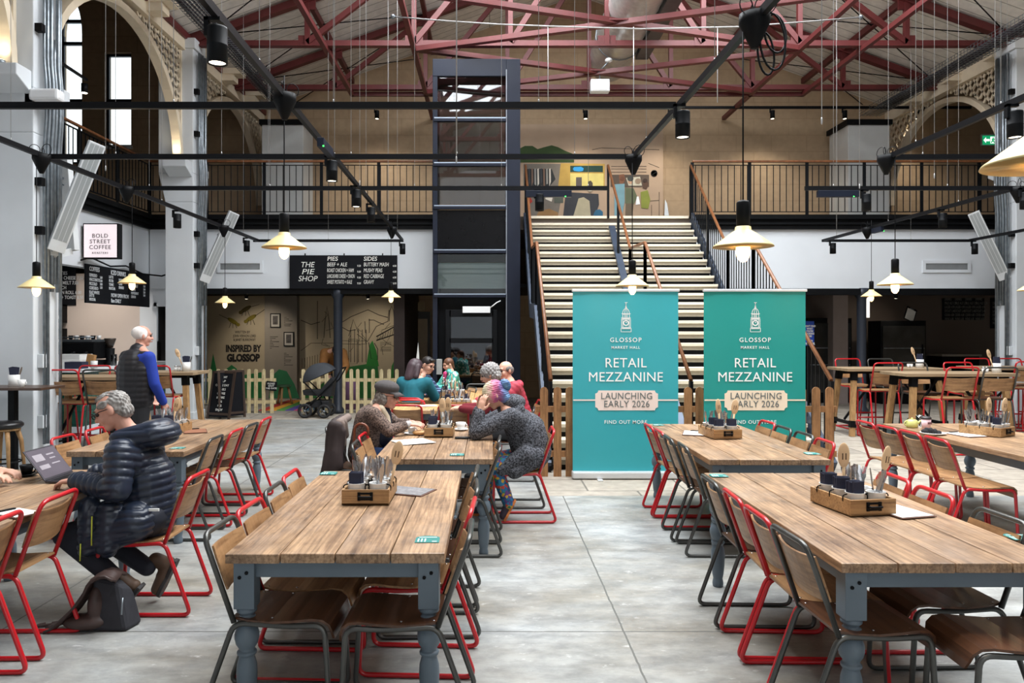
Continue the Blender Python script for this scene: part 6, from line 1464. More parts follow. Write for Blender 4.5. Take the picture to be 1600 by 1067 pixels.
MB().lathe([(.0001, 0), (.034, 0), (.045, .105), (.0001, .105)], 20, q).build('cup_wall', mat('blush_card', (236, 200, 206), .6), t); MB().lathe([(.048, .1), (.048, .11), (.042, .125), (.0001, .125)], 20, q).build('lid', mat('dark_lid', (52, 46, 48), .4), t)
MB().obox(Matrix.Translation((q[0] + .012, 7.35 - .042, ZT_ + .065)), .04, .004, .02).build('print', mat('cup_print', (120, 80, 84), .6), t)
t = thing('teapot', 'small lime green teapot beside the pink paper cup', 'teapot', (px(1425, 7.5), 7.5, ZT_)); q = Vector((px(1425, 7.5), 7.5, ZT_)); M_LIME = mat('lime_glaze', (206, 210, 130), .3, var=.04)
MB().lathe([(.0001, 0), (.05, .002), (.055, .03), (.05, .07), (.03, .08), (.0001, .082)], 20, q).build('pot', M_LIME, t); MB().ell(q + Vector((0, 0, .088)), .01, 6).build('lid_knob', M_LIME, t); MB().tube([q + Vector((.05, 0, .03)), q + Vector((.085, 0, .07))], [.012, .008], 8).build('spout', M_LIME, t); MB().tube([q + Vector((-.05 - .025 * math.sin(a), 0, .04 + .025 * math.cos(a))) for a in np.linspace(0, PI, 8)], .006, 6).build('handle', M_LIME, t)
t = thing('drinking_glass', 'empty drinking glass between the teapot and the pink cup', 'glass', (px(1437, 7.6), 7.6, ZT_)); MB().lathe([(.0001, 0), (.03, 0), (.036, .11), (.034, .11), (.028, .006), (.0001, .006)], 16, (px(1437, 7.6), 7.6, ZT_)).build('wall', M_GLASS, t)
t = thing('dessert_plate', 'white plate with a crumpled black napkin by the pink cup', 'plate', (px(1458, 7.0), 7.0, ZT_)); MB().lathe([(.0001, 0), (.07, 0), (.11, .014), (.108, .018), (.07, .005), (.0001, .005)], 24, (px(1458, 7.0), 7.0, ZT_)).build('plate', M_WHITEP, t)
t = thing('crumpled_napkin', 'crumpled black napkin on the white plate', 'napkin', (px(1456, 7.0), 7.0, ZT_ + .008)); m = MB(); q = Vector((px(1456, 7.0), 7.0, ZT_ + .035)); rr = random.Random(5)
for k in range(5): m.ell(q + Vector((.03 * (k - 2), rr.uniform(-.02, .02), -.008 * abs(k - 1))), (.035, .035, .022), 5, Matrix.Rotation(k * .7, 3, 'Y'))
m.build('cloth', mat('black_napkin', (30, 30, 34), .9), t)
def sheet_thing(label, x, y, rz, w=.21, d=.30, board=True, m=M_PAPER, name='menu_clipboard'):
    t = thing(name, label, 'menu', (x, y, ZT_), rz, 'table menus')
    if board: MB().box(-w / 2, w / 2, -d / 2, d / 2, 0, .004).build('board', mat('menu_board_brown', (92, 58, 44), .6), t, world=False)
    MB().box(-w / 2 + .008, w / 2 - .008, -d / 2 + .012, d / 2 - .004, .0045, .0065).build('paper', m, t, world=False)
    if board: MB().box(-.04, .04, d / 2 - .025, d / 2 - .005, .006, .014).build('clip', M_BLACKM, t, world=False)
sheet_thing('menu clipboard lying beside the crate on the front centre table', px(634, 4.45), 4.5, 1.2, m=mat('menu_grey_print', (120, 118, 120), .7, var=.3, scale=40))
sheet_thing('menu clipboard lying beside the two-spoon crate', px(1402, 4.0), 4.0, .25)
sheet_thing('menu sheet lying by the crate before the banners', px(1085, 7.05), 7.05, -.3)
sheet_thing('menu sheet lying by the crate on the pink cup table', px(1508, 6.95), 6.95, .2)
sheet_thing('open white leaflet in front of the woman in the cap', px(645, 6.45), 6.5, .5, .32, .3, False, name='paper_leaflet')
sheet_thing('white leaflet on the first pine table behind the red chair backs', px(664, 9.6), 9.65, .3, .3, .22, False, name='paper_leaflet')
sheet_thing('brown menu clipboard on the table behind the puffer-jacket man', px(305, 7.2), 7.2, .4, m=mat('menu_tan', (140, 92, 66), .7))
sheet_thing('white notepad by the picture edge on the laptop table', px(18, 3.9), 3.95, 1.1, .15, .21)
t = thing('mobile_phone', 'black phone lying by the rainbow-haired person\'s elbow', 'phone', (px(724, 6.75), 6.75, ZT_)); MB().box(px(724, 6.75) - .075, px(724, 6.75) + .075, 6.71, 6.79, ZT_, ZT_ + .009).build('case', M_BLACK, t, .003); MB().box(px(724, 6.75) - .07, px(724, 6.75) + .07, 6.715, 6.785, ZT_ + .009, ZT_ + .0095).build('screen', MATS['dark_glazing'], t)
t = thing('pastry', 'golden pastry on the table in front of the woman in the cap', 'pastry', (px(656, 6.95), 6.95, ZT_)); MB().ell((px(656, 6.95), 6.95, ZT_ + .022), (.07, .045, .022), 8).build('crust', mat('pastry_crust', (206, 158, 104), .6, var=.2, scale=20), t)
t = thing('oil_bottle', 'tall clear bottle on the first pine table', 'bottle', (px(693, 9.7), 9.72, ZT_)); MB().lathe([(.0001, 0), (.036, 0), (.038, .02), (.038, .2), (.014, .26), (.014, .33), (.0001, .33)], 16, (px(693, 9.7), 9.72, ZT_)).build('glass_wall', M_GLASS, t); MB().lathe([(.015, .33), (.015, .36), (.0001, .36)], 12, (px(693, 9.7), 9.72, ZT_)).build('stopper', M_CUT, t)
t = thing('dinner_plate', 'plate of food in front of the woman in the teal jumper', 'plate', (px(676, 11), 11.0, ZT_)); MB().lathe([(.0001, 0), (.08, 0), (.13, .016), (.08, .006), (.0001, .006)], 24, (px(676, 11), 11.0, ZT_)).build('plate', M_WHITEP, t); MB().ell((px(676, 11), 11.0, ZT_ + .03), (.09, .07, .025), 8).build('food', mat('toast_food', (204, 164, 104), .7, var=.3, scale=30), t)
# laptop
t = thing('laptop', 'open dark grey laptop the seated man types on', 'laptop', (-2.68, 4.90, ZT_))
M_LAP = mat('laptop_shell', (66, 64, 70), .4, .5, var=.06); t.rotation_euler = (0, 0, math.radians(90))
MB().box(-.16, .16, -.11, .11, 0, .014).build('base', M_LAP, t, .004, world=False)
MB().box(-.14, .14, -.02, .085, .014, .0155).build('keyboard', M_BLACK, t, world=False)
R = Matrix.Translation((0, .112, .012)) @ Matrix.Rotation(-.65, 4, 'X')
ld = MB().obox(R @ Matrix.Translation((0, 0, .115)), .32, .008, .23).build('screen_lid', M_LAP, t, .003, world=False)
MB().obox(R @ Matrix.Translation((0, -.0045, .117)), .305, .002, .205).build('display', mat('display_dark', (84, 78, 86), .3, var=.1, emit=.25), ld, world=False)
mm = MB()
for k, (a, b2, w, h) in enumerate(((-.07, .16, .10, .05), (-.07, .09, .10, .03), (.06, .17, .08, .01), (.06, .14, .06, .008), (.06, .10, .09, .008))): mm.obox(R @ Matrix.Translation((a, -.0062, b2)), w, .001, h)
mm.build('window_content', mat('display_grey', (136, 130, 136), .4, emit=.4), ld, world=False)
# little things on the high tables and on the wall table
def table_pot(where, p, spoon=True, shakers=True):
    p = Vector(p)
    t = thing('cutlery_pot', f'white cutlery pot {where}', 'pot', p, 0, 'bar table pots'); MB().lathe([(.0001, 0), (.06, 0), (.062, .14), (.058, .14), (.055, .01), (.0001, .01)], 18, p).build('body', M_WHITEP, t)
    tn = thing('napkin_stack', f'navy napkins in the pot {where}', 'napkins', p + Vector((0, 0, .02)), 0, 'bar table napkins'); m = MB()
    for k in range(5): m.obox(Matrix.Translation(p + Vector((.0, -.02 + .01 * k, .15))) @ Matrix.Rotation(.06 * (k - 2), 4, 'Y'), .085, .006, .16)
    m.build('folded_napkins', M_NAVY, tn)
    if spoon: put('spoon', p + Vector((-.035, 0, .03)), (0, -.35, .2), f'wooden spoon in the pot {where}', 'numbered wooden spoons')
    put('knife', p + Vector((.035, 0, .03)), (0, .25, .8), f'steel knife in the pot {where}')
    if shakers:
        for k in (-.12, -.17):
            q = p + Vector((k, .03, 0)); t = thing('salt_shaker', f'{"steel topped shaker" if k > -.15 else "outer steel topped shaker"} beside the pot {where}', 'shaker', q)
            MB().lathe([(.0001, 0), (.02, 0), (.022, .06), (.0001, .06)], 12, q).build('glass_body', M_WHITEP, t); MB().lathe([(.022, .06), (.018, .085), (.0001, .09)], 12, q).build('cap', M_CUT, t)
table_pot('on the high table by the stairs', (px(1437, 12.5), 12.5, 1.1)); table_pot('on the high table behind the pink cup table', (px(1557, 11.0), 11.0, 1.1)); table_pot('on the high table behind the walking man', (px(291, 11.4), 11.4, 1.1))
table_pot('on the small wall table', (px(22, 8.95), 8.95, 1.05), False, False)
cup('white mug on the small wall table', (px(34, 8.8), 8.8, 1.05), .045, .09, M_WHITEP, False, 'mug')
# brown coat, cane and bag
t = thing('draped_coat', 'brown coat draped over the back of the woman\'s chair', 'coat', (-1.46, 7.05, .9)); M_COAT = mat('brown_waxed_cloth', (52, 40, 39), .75, var=.15, scale=10); M_COATL = mat('coat_lining', (122, 106, 98), .8, var=.1)
COAT_TODO = t
t = thing('walking_cane', 'brown walking cane hooked by the draped coat', 'cane', (px(552, 6.55), 6.55, 0)); x = px(549, 6.55)
MB().tube([(x, 6.6, 0), (x + .012, 6.57, .5), (x + .025, 6.55, .84)] + [(x + .085 - .06 * math.cos(a), 6.55, .84 + .06 * math.sin(a)) for a in np.linspace(.3, PI, 9)] + [(x + .148, 6.55, .80)], .012, 8).build('stick', mat('cane_wood', (112, 58, 34), .35), t)
# ================================================================== people
M_SKIN = mat('skin_fair', (216, 166, 142), .55, var=.08, scale=9)
M_SKINP = mat('skin_pink', (206, 152, 132), .55, var=.1, scale=9)
M_EYE = mat('eye_dark', (40, 30, 26), .2, var=.1)
M_BROW = mat('brow_hair', (84, 70, 60), .8, var=.1)
M_BOOT = mat('brown_boot_leather', (88, 66, 50), .6, var=.2, scale=12)
M_SOLE = mat('boot_sole_rubber', (52, 50, 50), .7, var=.15)
M_DENIM = mat('blue_denim', (48, 74, 122), .8, var=.2, scale=14)
M_NAVYT = mat('navy_trousers', (30, 34, 46), .75, var=.15, scale=6)
M_BLKT = mat('charcoal_trousers', (34, 34, 38), .8, var=.15)
M_SPEC = mat('spectacle_frame', (44, 36, 34), .3, .3, var=.1)
def multi(name, cols, scale, detail=3, rough=.7, vor=False):
    m = bpy.data.materials.new(name); m.use_nodes = True; N = m.node_tree.nodes; L = m.node_tree.links; b = N['Principled BSDF']
    tc = N.new('ShaderNodeTexCoord'); cr = N.new('ShaderNodeValToRGB'); cr.color_ramp.interpolation = 'CONSTANT' if vor else 'LINEAR'
    if vor:
        v = N.new('ShaderNodeTexVoronoi'); v.inputs['Scale'].default_value = scale; L.new(tc.outputs['Object'], v.inputs['Vector'])
        s = N.new('ShaderNodeSeparateColor'); L.new(v.outputs['Color'], s.inputs[0]); L.new(s.outputs[0], cr.inputs[0])
    else:
        n = N.new('ShaderNodeTexNoise'); n.inputs['Scale'].default_value = scale; n.inputs['Detail'].default_value = detail; L.new(tc.outputs['Object'], n.inputs['Vector']); L.new(n.outputs['Fac'], cr.inputs[0])
    e = cr.color_ramp.elements; k = len(cols)
    while len(e) < k: e.new(.5)
    for i, c in enumerate(cols): e[i].position = (i / k) if vor else (.25 + .5 * i / (k - 1)); e[i].color = (*lin(c), 1)
    L.new(cr.outputs[0], b.inputs['Base Color']); b.inputs['Roughness'].default_value = rough; return m
def flesh(name, prims, voxel, m, parent, smooth=3, disp=None):
    """rounded capsules and ellipsoids grown together into one continuous skin"""
    mb = MB()
    for p in prims:
        if p[0] == 'c':
            _, a, ra, b, rb = p; a, b = Vector(a), Vector(b); d = b - a; n = d.length
            if n < 1e-4: mb.ell(a, ra, 8); continue
            M = d.to_track_quat('Z', 'Y').to_matrix(); pr = [(max(ra * math.cos(t), 1e-4), ra * math.sin(t)) for t in np.linspace(-PI / 2, 0, 6)] + [(max(rb * math.cos(t), 1e-4), n + rb * math.sin(t)) for t in np.linspace(0, PI / 2, 6)]
            mb.lathe(pr, 14, a, M=M)
        else:
            _, c, r, M = (p + (None,))[:4]; mb.ell(c, r, 9, M)
    me = mb.mesh(name, m); tmp = bpy.data.objects.new('tmp', me); COL.objects.link(tmp)
    md = tmp.modifiers.new('r', 'REMESH'); md.mode = 'VOXEL'; md.voxel_size = voxel; md.use_smooth_shade = True
    if smooth: s = tmp.modifiers.new('s', 'SMOOTH'); s.factor = .5; s.iterations = smooth
    dg = bpy.context.evaluated_depsgraph_get(); out = bpy.data.meshes.new_from_object(tmp.evaluated_get(dg)); bpy.data.objects.remove(tmp)
    n = len(out.vertices); co = np.empty(n * 3); out.vertices.foreach_get('co', co); co = co.reshape(-1, 3)
    if disp:
        nr = np.empty(n * 3); out.vertices.foreach_get('normal', nr); co = co + nr.reshape(-1, 3) * disp(co)[:, None]
    co = co - np.array(WPOS.get(parent.name, (0, 0, 0))); out.vertices.foreach_set('co', co.ravel())
    out.materials.clear(); out.materials.append(m); out.polygons.foreach_set('use_smooth', [True] * len(out.polygons)); out.update()
    o = bpy.data.objects.new(name, out); COL.objects.link(o); o.parent = parent; WPOS[o.name] = WPOS.get(parent.name, (0, 0, 0)); return o
def ribs(segs, pitch, amp):
    def f(co):
        best = np.full(len(co), 1e9); tt = np.zeros(len(co))
        for a, b, r in segs:
            a, b = np.array(a), np.array(b); d = b - a; L_ = np.linalg.norm(d); d = d / L_
            t = np.clip((co - a) @ d, -.1, L_ + .1); dist = np.linalg.norm(co - (a + t[:, None] * d), axis=1) - r
            k = dist < best; best[k] = dist[k]; tt[k] = ((co - a) @ d)[k]
        return amp * (np.abs(np.sin(np.pi * tt / pitch)) ** .6 - .55)
    return f
def frame(f, u):
    f = Vector(f).normalized(); u = Vector(u); r = f.cross(u).normalized(); u = r.cross(f).normalized(); return f, u, r
def head_prims(c, f, u, s=1.0):
    c = Vector(c); f, u, r = frame(f, u); R = Matrix((r, f, u)).transposed()
    P = lambda a, b, z: c + (r * a + f * b + u * z) * s
    P.R = R
    q = [('e', P(0, -.012, .03), Vector((.076, .096, .086)) * s, R), ('e', P(0, .022, -.03), Vector((.063, .072, .078)) * s, R), ('c', P(-.02, .058, -.088), .024 * s, P(.02, .058, -.088), .024 * s),
         ('c', P(0, .088, .018), .011 * s, P(0, .110, -.024), .0145 * s), ('e', P(0, .091, -.056), Vector((.024, .011, .010)) * s, R), ('c', P(-.034, .076, .03), .015 * s, P(.034, .076, .03), .015 * s)]
    for k in (-1, 1): q += [('e', P(.079 * k, -.008, -.006), Vector((.012, .022, .033)) * s, R), ('e', P(.036 * k, .062, -.03), Vector((.028, .026, .03)) * s, R), ('c', P(.012 * k, .096, -.026), .009 * s, P(.014 * k, .094, -.026), .009 * s)]
    return q, P
def face_parts(P, s, parent, brow=M_BROW, glasses=None, lips=True):
    m = MB()
    for k in (-1, 1): m.ell(P(.031 * k, .083, .008), .0125 * s, 6)
    m.build('eyes', M_EYE, parent)
    m = MB()
    for k in (-1, 1): m.tube([P(.014 * k, .094, .028), P(.03 * k, .095, .034), P(.048 * k, .082, .028)], [.004 * s, .005 * s, .003 * s], 5)
    m.build('eyebrows', brow, parent)
    if lips: MB().ell(P(0, .099, -.056), Vector((.02, .008, .006)) * s, 6).build('lips', mat('lip_rose', (178, 104, 98), .5), parent)
    if glasses:
        m = MB()
        for k in (-1, 1):
            m.tube([P(.034 * k + .024 * math.cos(a), .108, .006 + .018 * math.sin(a)) for a in np.linspace(0, 2 * PI, 17)[:-1]], .0028 * s, 5, closed=True).tube([P(.056 * k, .106, .01), P(.083 * k, .05, .014), P(.086 * k, -.01, .008)], .003 * s, 5)
        m.tube([P(-.01, .11, .008), P(.01, .11, .008)], .003 * s, 5).build('glasses', glasses, parent)
def hand_prims(w, d, n, side, curl=.5, s=1.0, spread=.2):
    """w wrist, d direction of the hand, n back-of-hand normal, side +-1: thumb towards d x n"""
    w = Vector(w); d = Vector(d).normalized(); n = Vector(n); a = d.cross(n).normalized(); n = a.cross(d).normalized(); R = Matrix((a, d, n)).transposed()
    q = [('c', w - d * .03, .026 * s, w + d * .02 * s, .025 * s), ('e', w + d * .055 * s, Vector((.038, .052, .0155)) * s, R)]
    for i, ln in enumerate((.068, .078, .072, .056)):
        off = a * side * (.029 - .0195 * i) * s; b = w + d * (.093 - .004 * abs(i - 1.3)) * s + off
        dd = (d + a * side * spread * (.45 - .3 * i)).normalized(); c0 = curl * (1 + .08 * i)
        d1 = (dd * math.cos(c0 * .6) - n * math.sin(c0 * .6)).normalized(); d2 = (dd * math.cos(c0 * 1.5) - n * math.sin(c0 * 1.5)).normalized()
        m_ = b + d1 * ln * .55 * s; q += [('c', b - dd * .02 * s, .0095 * s, m_, .0085 * s), ('c', m_, .0085 * s, m_ + d2 * ln * .5 * s, .0072 * s)]
    t0 = w + d * .022 * s + a * side * .024 * s; t1 = w + d * .06 * s + a * side * .058 * s - n * .012 * s; t2 = t1 + (d * .9 + a * side * .15 - n * .3).normalized() * .034 * s
    return q + [('c', t0, .014 * s, t1, .0105 * s), ('c', t1, .0105 * s, t2, .0088 * s)]
def shoe(parent, heel, toe, up, m=M_BOOT, sole=M_SOLE, s=1.0, high=True):
    heel, toe, up = Vector(heel), Vector(toe), Vector(up).normalized(); d = (toe - heel).normalized(); sd = d.cross(up).normalized(); up = sd.cross(d); L_ = (toe - heel).length
    q = [('c', heel + d * .035 + up * .045, .040 * s, heel + d * L_ * .5 + up * .045, .042 * s), ('c', heel + d * L_ * .5 + up * .04, .043 * s, toe - d * .045 + up * .038, .040 * s)]
    if high: q.append(('c', heel + d * .05 + up * .06, .045 * s, heel + d * .055 + up * .13, .047 * s))
    o = flesh('shoe', q, .009, m, parent, 3)
    out = [(-.036, 0), (-.042, .2), (-.034, .45), (-.046, .72), (-.036, .93), (0, 1.0), (.036, .93), (.046, .72), (.034, .45), (.042, .2), (.036, 0), (0, -.04)]
    MB().prism([(x * s, y * L_) for x, y in out], .022, Matrix.Translation(heel) @ Matrix((sd, d, up)).transposed().to_4x4()).build('sole', sole, o, .004)
    return o
def person(name_label, x, y, J, cloth, hair=None, s=1.0, voxel=.009, arms_skin=True, glasses=None, eyes=True, ribs_=None, knit=0.0, shoes=True, skin=M_SKIN, curl=(.6, .6), brow=M_BROW, loc=None):
    t = thing('person', name_label, 'person', (x, y, 0))
    V = {k: Vector(v) for k, v in J.items() if k not in ('f', 'u', 'hd', 'hn')}
    hp, P = head_prims(V['head'], J['f'], J['u'], s)
    b = list(hp); b.append(('c', V['neck'], .054 * s, V['head'] - (Vector(J['u']) * .05 + Vector(J['f']) * .015) * s, .050 * s))
    b += [('c', V['pel'], .11 * s, V['chest'], .115 * s), ('c', V['chest'], .10 * s, V['neck'], .07 * s)]
    top = [('c', V['pel'], .155 * s, (V['pel'] + V['chest']) / 2, .150 * s), ('c', (V['pel'] + V['chest']) / 2, .150 * s, V['chest'], .150 * s), ('c', V['chest'], .135 * s, V['neck'] - Vector((0, 0, .02)) * s, .075 * s)]
    for k in 'LR':
        sh, el, wr = V['sh' + k], V['el' + k], V['wr' + k]; g = cloth.get('bulk', 0.0)
        b += [('c', V['neck'], .06 * s, sh, .05 * s), ('c', sh, .05 * s, el, .040 * s), ('c', el, .040 * s, wr, .027 * s)]
        hd, hn = J['hd'][k], J['hn'][k]; b += hand_prims(wr, hd, hn, J.get('ts' + k, 1 if k == 'L' else -1) if not isinstance(J.get('ts' + k), Vector) else 1, curl[0 if k == 'L' else 1], s)
        cuff = el + (wr - el) * cloth.get('sleeve', .92)
        top += [('c', V['chest'] + (sh - V['chest']) * .5, .12 * s, sh, .074 * s + g), ('c', sh, .073 * s + g, el, .060 * s + g), ('c', el, .060 * s + g, cuff, .045 * s + g * .8)]
    hipw = (V['hipL'] - V['hipR']) * .5
    tr = [('c', V['hipL'], .115 * s, V['hipR'], .115 * s)]
    for k in 'LR':
        hi, kn, an = V['hip' + k], V['kn' + k], V['an' + k]
        b += [('c', hi, .08 * s, kn, .055 * s), ('c', kn, .055 * s, an, .036 * s)]
        tr += [('c', hi, .105 * s, kn, .072 * s), ('c', kn, .070 * s, an, .054 * s)]
    body = flesh('body', b, min(voxel, .0075), skin, t, 2)
    if eyes: face_parts(P, s, t, brow, glasses)
    top += cloth.get('extra', [])
    dsp = None
    if ribs_: dsp = ribs([(tuple(V['pel'] - (V['chest'] - V['pel']) * .6), tuple(V['neck']), .15)] + [(tuple(V['sh' + k]), tuple(V['el' + k]), .08) for k in 'LR'] + [(tuple(V['el' + k]), tuple(V['wr' + k]), .06) for k in 'LR'], *ribs_)
    elif knit: dsp = lambda co: knit * np.sin(co[:, 2] * 520) * np.sin((co[:, 0] + co[:, 1]) * 420)
    flesh(cloth.get('top_name', 'jumper'), top, voxel, cloth['top'], t, 3, dsp)
    flesh('trousers', tr, voxel * 1.2, cloth['legs'], t, 3)
    return t, P, V
def sit(x, y, a, lean=.12, z=.45, s=1.0, look=0.0, nod=.1, elbow=.0, reach=.45, spread=.2):
    """joints of someone sitting at (x, y), facing angle a, forearms on a table in front"""
    F_ = Vector((math.cos(a), math.sin(a), 0)); Lf = Vector((-F_.y, F_.x, 0)); Z = Vector((0, 0, 1)); O = Vector((x, y, z + .1 * s))
    ch = O + F_ * lean + Z * .36 * s; nk = ch + F_ * (lean * .45) + Z * .16 * s; f = Matrix.Rotation(look, 3, 'Z') @ F_; f = (f * math.cos(nod) - Z * math.sin(nod)); hd = nk + F_ * .05 * s + Z * .135 * s
    J = dict(pel=O, chest=ch, neck=nk, head=hd, f=f, u=Z + F_ * math.sin(nod), hd={}, hn={})
    for k, sg in (('L', 1), ('R', -1)):
        J['sh' + k] = ch + Lf * sg * .175 * s + Z * .09 * s + F_ * .02; J['hip' + k] = O + Lf * sg * .085 * s - Z * .01; J['kn' + k] = O + F_ * .42 * s + Lf * sg * .10 * s - Z * .03 * s; J['an' + k] = Vector((*(O + F_ * .38 * s + Lf * sg * .11 * s).xy, .09))
        el = O + F_ * (.18 + lean) * s + Lf * sg * (spread + .04) * s; el.z = max(.80, el.z + .22 * s) if not elbow else elbow; J['el' + k] = el
        wr = O + F_ * (reach + lean) * s + Lf * sg * spread * .5 * s; wr.z = .815; J['wr' + k] = wr; J['hd'][k] = F_ - Lf * sg * .2; J['hn'][k] = Z
    return J
def stand_shoes(t, V, F_, m=M_BOOT, s=1.0):
    for k in 'LR':
        a = V['an' + k]; F_ = Vector(F_).normalized(); shoe(t, Vector((a.x, a.y, .0)) - F_ * .06 * s, Vector((a.x, a.y, .0)) + F_ * .19 * s, (0, 0, 1), m, s=s, high=False)

# ---- the coat hung over the woman's chair
CX = lambda v: v + .06
cp_ = []
for k, y in enumerate(np.linspace(6.82, 7.28, 7)): cp_ += [('c', (CX(-1.47), y, .85), .05, (CX(-1.53) - .015 * (k % 2), 7.05 + (y - 7.05) * 1.15, .34), .06)]
cp_ += [('c', (CX(-1.47), 6.82, .86), .045, (CX(-1.47), 7.28, .86), .045), ('c', (CX(-1.43), 6.80, .84), .05, (CX(-1.47), 6.77, .42), .06), ('c', (CX(-1.40), 6.80, .80), .04, (CX(-1.42), 6.78, .5), .05)]
flesh('cloth', cp_, .012, M_COAT, COAT_TODO, 4, lambda co: .008 * np.sin(co[:, 1] * 45 + co[:, 2] * 12))
flesh('lining', [('c', (CX(-1.42), 6.83, .875), .04, (CX(-1.42), 7.25, .875), .04), ('c', (CX(-1.40), 6.84, .86), .035, (CX(-1.385), 6.85, .68), .03), ('c', (CX(-1.40), 6.95, .86), .035, (CX(-1.385), 6.97, .74), .03)], .011, M_COATL, COAT_TODO, 3)
# ---- man in the navy puffer jacket
M_PUFF = mat('navy_puffer_nylon', (36, 44, 60), .36, var=.1, scale=4)
J = dict(pel=(-2.13, 4.68, .58), chest=(-2.15, 4.68, .86), neck=(-2.22, 4.68, 1.06), head=(-2.325, 4.66, 1.215), f=(-.9, -.16, -.42), u=(-.4, 0, .9),
         shL=(-2.20, 4.50, .97), elL=(-2.19, 4.44, .775), wrL=(-2.50, 4.56, .80), shR=(-2.20, 4.87, .97), elR=(-2.24, 4.92, .79), wrR=(-2.52, 4.80, .80),
         hipL=(-2.08, 4.59, .56), knL=(-2.56, 4.56, .47), anL=(-2.19, 4.50, .19), hipR=(-2.08, 4.77, .56), knR=(-2.58, 4.82, .47), anR=(-2.15, 4.74, .22),
         hd=dict(L=(-1, .15, -.08), R=(-1, -.2, -.08)), hn=dict(L=(0, 0, 1), R=(0, 0, 1)))
zx = Vector((-2.05, 4.68, 1.075))
extra = [('e', zx + Vector((.0, 0, .0)), (.13, .15, .085)), ('c', (-2.24, 4.57, 1.05), .055, (-2.05, 4.60, 1.08), .075), ('c', (-2.24, 4.79, 1.05), .055, (-2.05, 4.76, 1.08), .075), ('c', (-2.28, 4.60, .98), .06, (-2.28, 4.76, .98), .06),
         ('c', (-2.09, 4.68, .55), .145, (-2.11, 4.68, .80), .155), ('c', (-2.12, 4.53, .56), .12, (-2.35, 4.50, .46), .085), ('c', (-2.37, 4.48, .66), .06, (-2.38, 4.47, .42), .055), ('c', (-2.26, 4.49, .62), .08, (-2.26, 4.47, .43), .065), ('c', (-2.12, 4.82, .56), .12, (-2.35, 4.86, .46), .085)]
t, P, V = person('grey haired man in a navy puffer jacket sitting bent over a laptop', -2.1, 4.68, J, dict(top=M_PUFF, legs=M_NAVYT, bulk=.018, top_name='puffer_jacket', extra=extra), voxel=.008, glasses=M_SPEC, ribs_=(.046, .011), skin=M_SKINP, curl=(.7, .7))
M_GHAIR = multi('grey_hair', ((78, 72, 68), (142, 138, 134), (196, 192, 188)), 26, 4, .6)
flesh('hair', [('e', P(0, -.040, .030), Vector((.082, .076, .078)), P.R), ('e', P(0, -.066, -.03), Vector((.072, .046, .05)), P.R), ('e', P(0, .0, .092), Vector((.055, .07, .024)), P.R), ('e', P(-.06, .01, .045), Vector((.02, .05, .026)), P.R), ('e', P(.06, .01, .045), Vector((.02, .05, .026)), P.R)],
      .005, M_GHAIR, t, 2, lambda co: .0022 * np.sin(co[:, 1] * 420 + 2 * np.sin(co[:, 0] * 70)) + .0022 * np.sin(co[:, 2] * 160 + co[:, 1] * 240 + 3 * np.sin(co[:, 0] * 60)))
shoe(t, (-2.05, 4.47, .19), (-2.13, 4.50, .0) if False else (-2.19, 4.50, .03), (-.8, 0, .55)); shoe(t, (-1.97, 4.78, .25), (-2.08, 4.76, .02), (-.9, 0, .35))
m = MB().tube([(-2.325, 4.415, .62), (-2.325, 4.41, .45)], .004, 5).tube([(-2.39, 4.412, .46), (-2.392, 4.41, .36)], .004, 5); m.build('zip', mat('zip_lime', (206, 214, 70), .4), t)
q = (-2.02, 4.498, .66); text('lettering', 'rab', .035, (-2.0, 4.50, .64), M_PAPER, t, rot=(PI / 2 + .1, .1, .0)) if False else MB().box(-2.03, -1.97, 4.495, 4.505, .63, .645).build('chest_tag', M_PAPER, t)
# his bag
t = thing('messenger_bag', 'slumped dark canvas and leather bag on the floor under the seated man', 'bag', (-2.33, 4.3, 0)); M_BAG = mat('charcoal_canvas', (40, 40, 46), .8, var=.15, scale=20); M_BAGL = mat('brown_worn_leather', (62, 46, 42), .55, var=.2, scale=8)
bc_ = Vector((px(181, 4.33), 4.33, 0))
MB().add([bc_ + Vector(v) for v in ((-.12, -.06, .003), (.09, -.06, .003), (.12, .08, .003), (-.1, .1, .003), (-.12, -.03, .3), (.02, -.02, .27), (.085, .05, .2), (-.06, .06, .33))], [(0, 3, 2, 1), (4, 5, 6, 7), (0, 1, 5, 4), (1, 2, 6, 5), (2, 3, 7, 6), (3, 0, 4, 7)]).build('canvas_body', M_BAG, t, .02)
vs = []; n1, n2 = 14, 7
for i in range(n1):
    u = i / (n1 - 1)
    for j in range(n2):
        v = -1 + 2 * j / (n2 - 1)
        if u < .25: x, z = .03 - .14 * u / .25, .30 + .03 * math.sin(u / .25 * PI)
        else: q = (u - .25) / .75; x, z = -.11 - .26 * q ** 1.2, .30 * (1 - q) ** 1.6 + .022
        vs.append(bc_ + Vector((x, -.01 + v * (.09 - .045 * u) - .03 * u, z + .012 * math.sin(v * 5 + u * 9))))
o = MB().add(vs, [(i * n2 + j, i * n2 + j + 1, (i + 1) * n2 + j + 1, (i + 1) * n2 + j) for i in range(n1 - 1) for j in range(n2 - 1)], True).build('leather_flap', M_BAGL, t); sm = o.modifiers.new('thickness', 'SOLIDIFY'); sm.thickness = .014
flesh('leather_gusset', [('e', bc_ + Vector((-.16, -.03, .05)), (.13, .07, .045)), ('e', bc_ + Vector((-.10, .0, .14)), (.05, .08, .12))], .01, M_BAGL, t, 3)
MB().tube(fillet([bc_ + Vector((-.32, 0, .03)), bc_ + Vector((-.4, -.02, .02)), bc_ + Vector((-.46, .0, .012)), bc_ + Vector((-.42, .03, .012))], .03, 3), .01, 6).build('strap', M_BAGL, t)
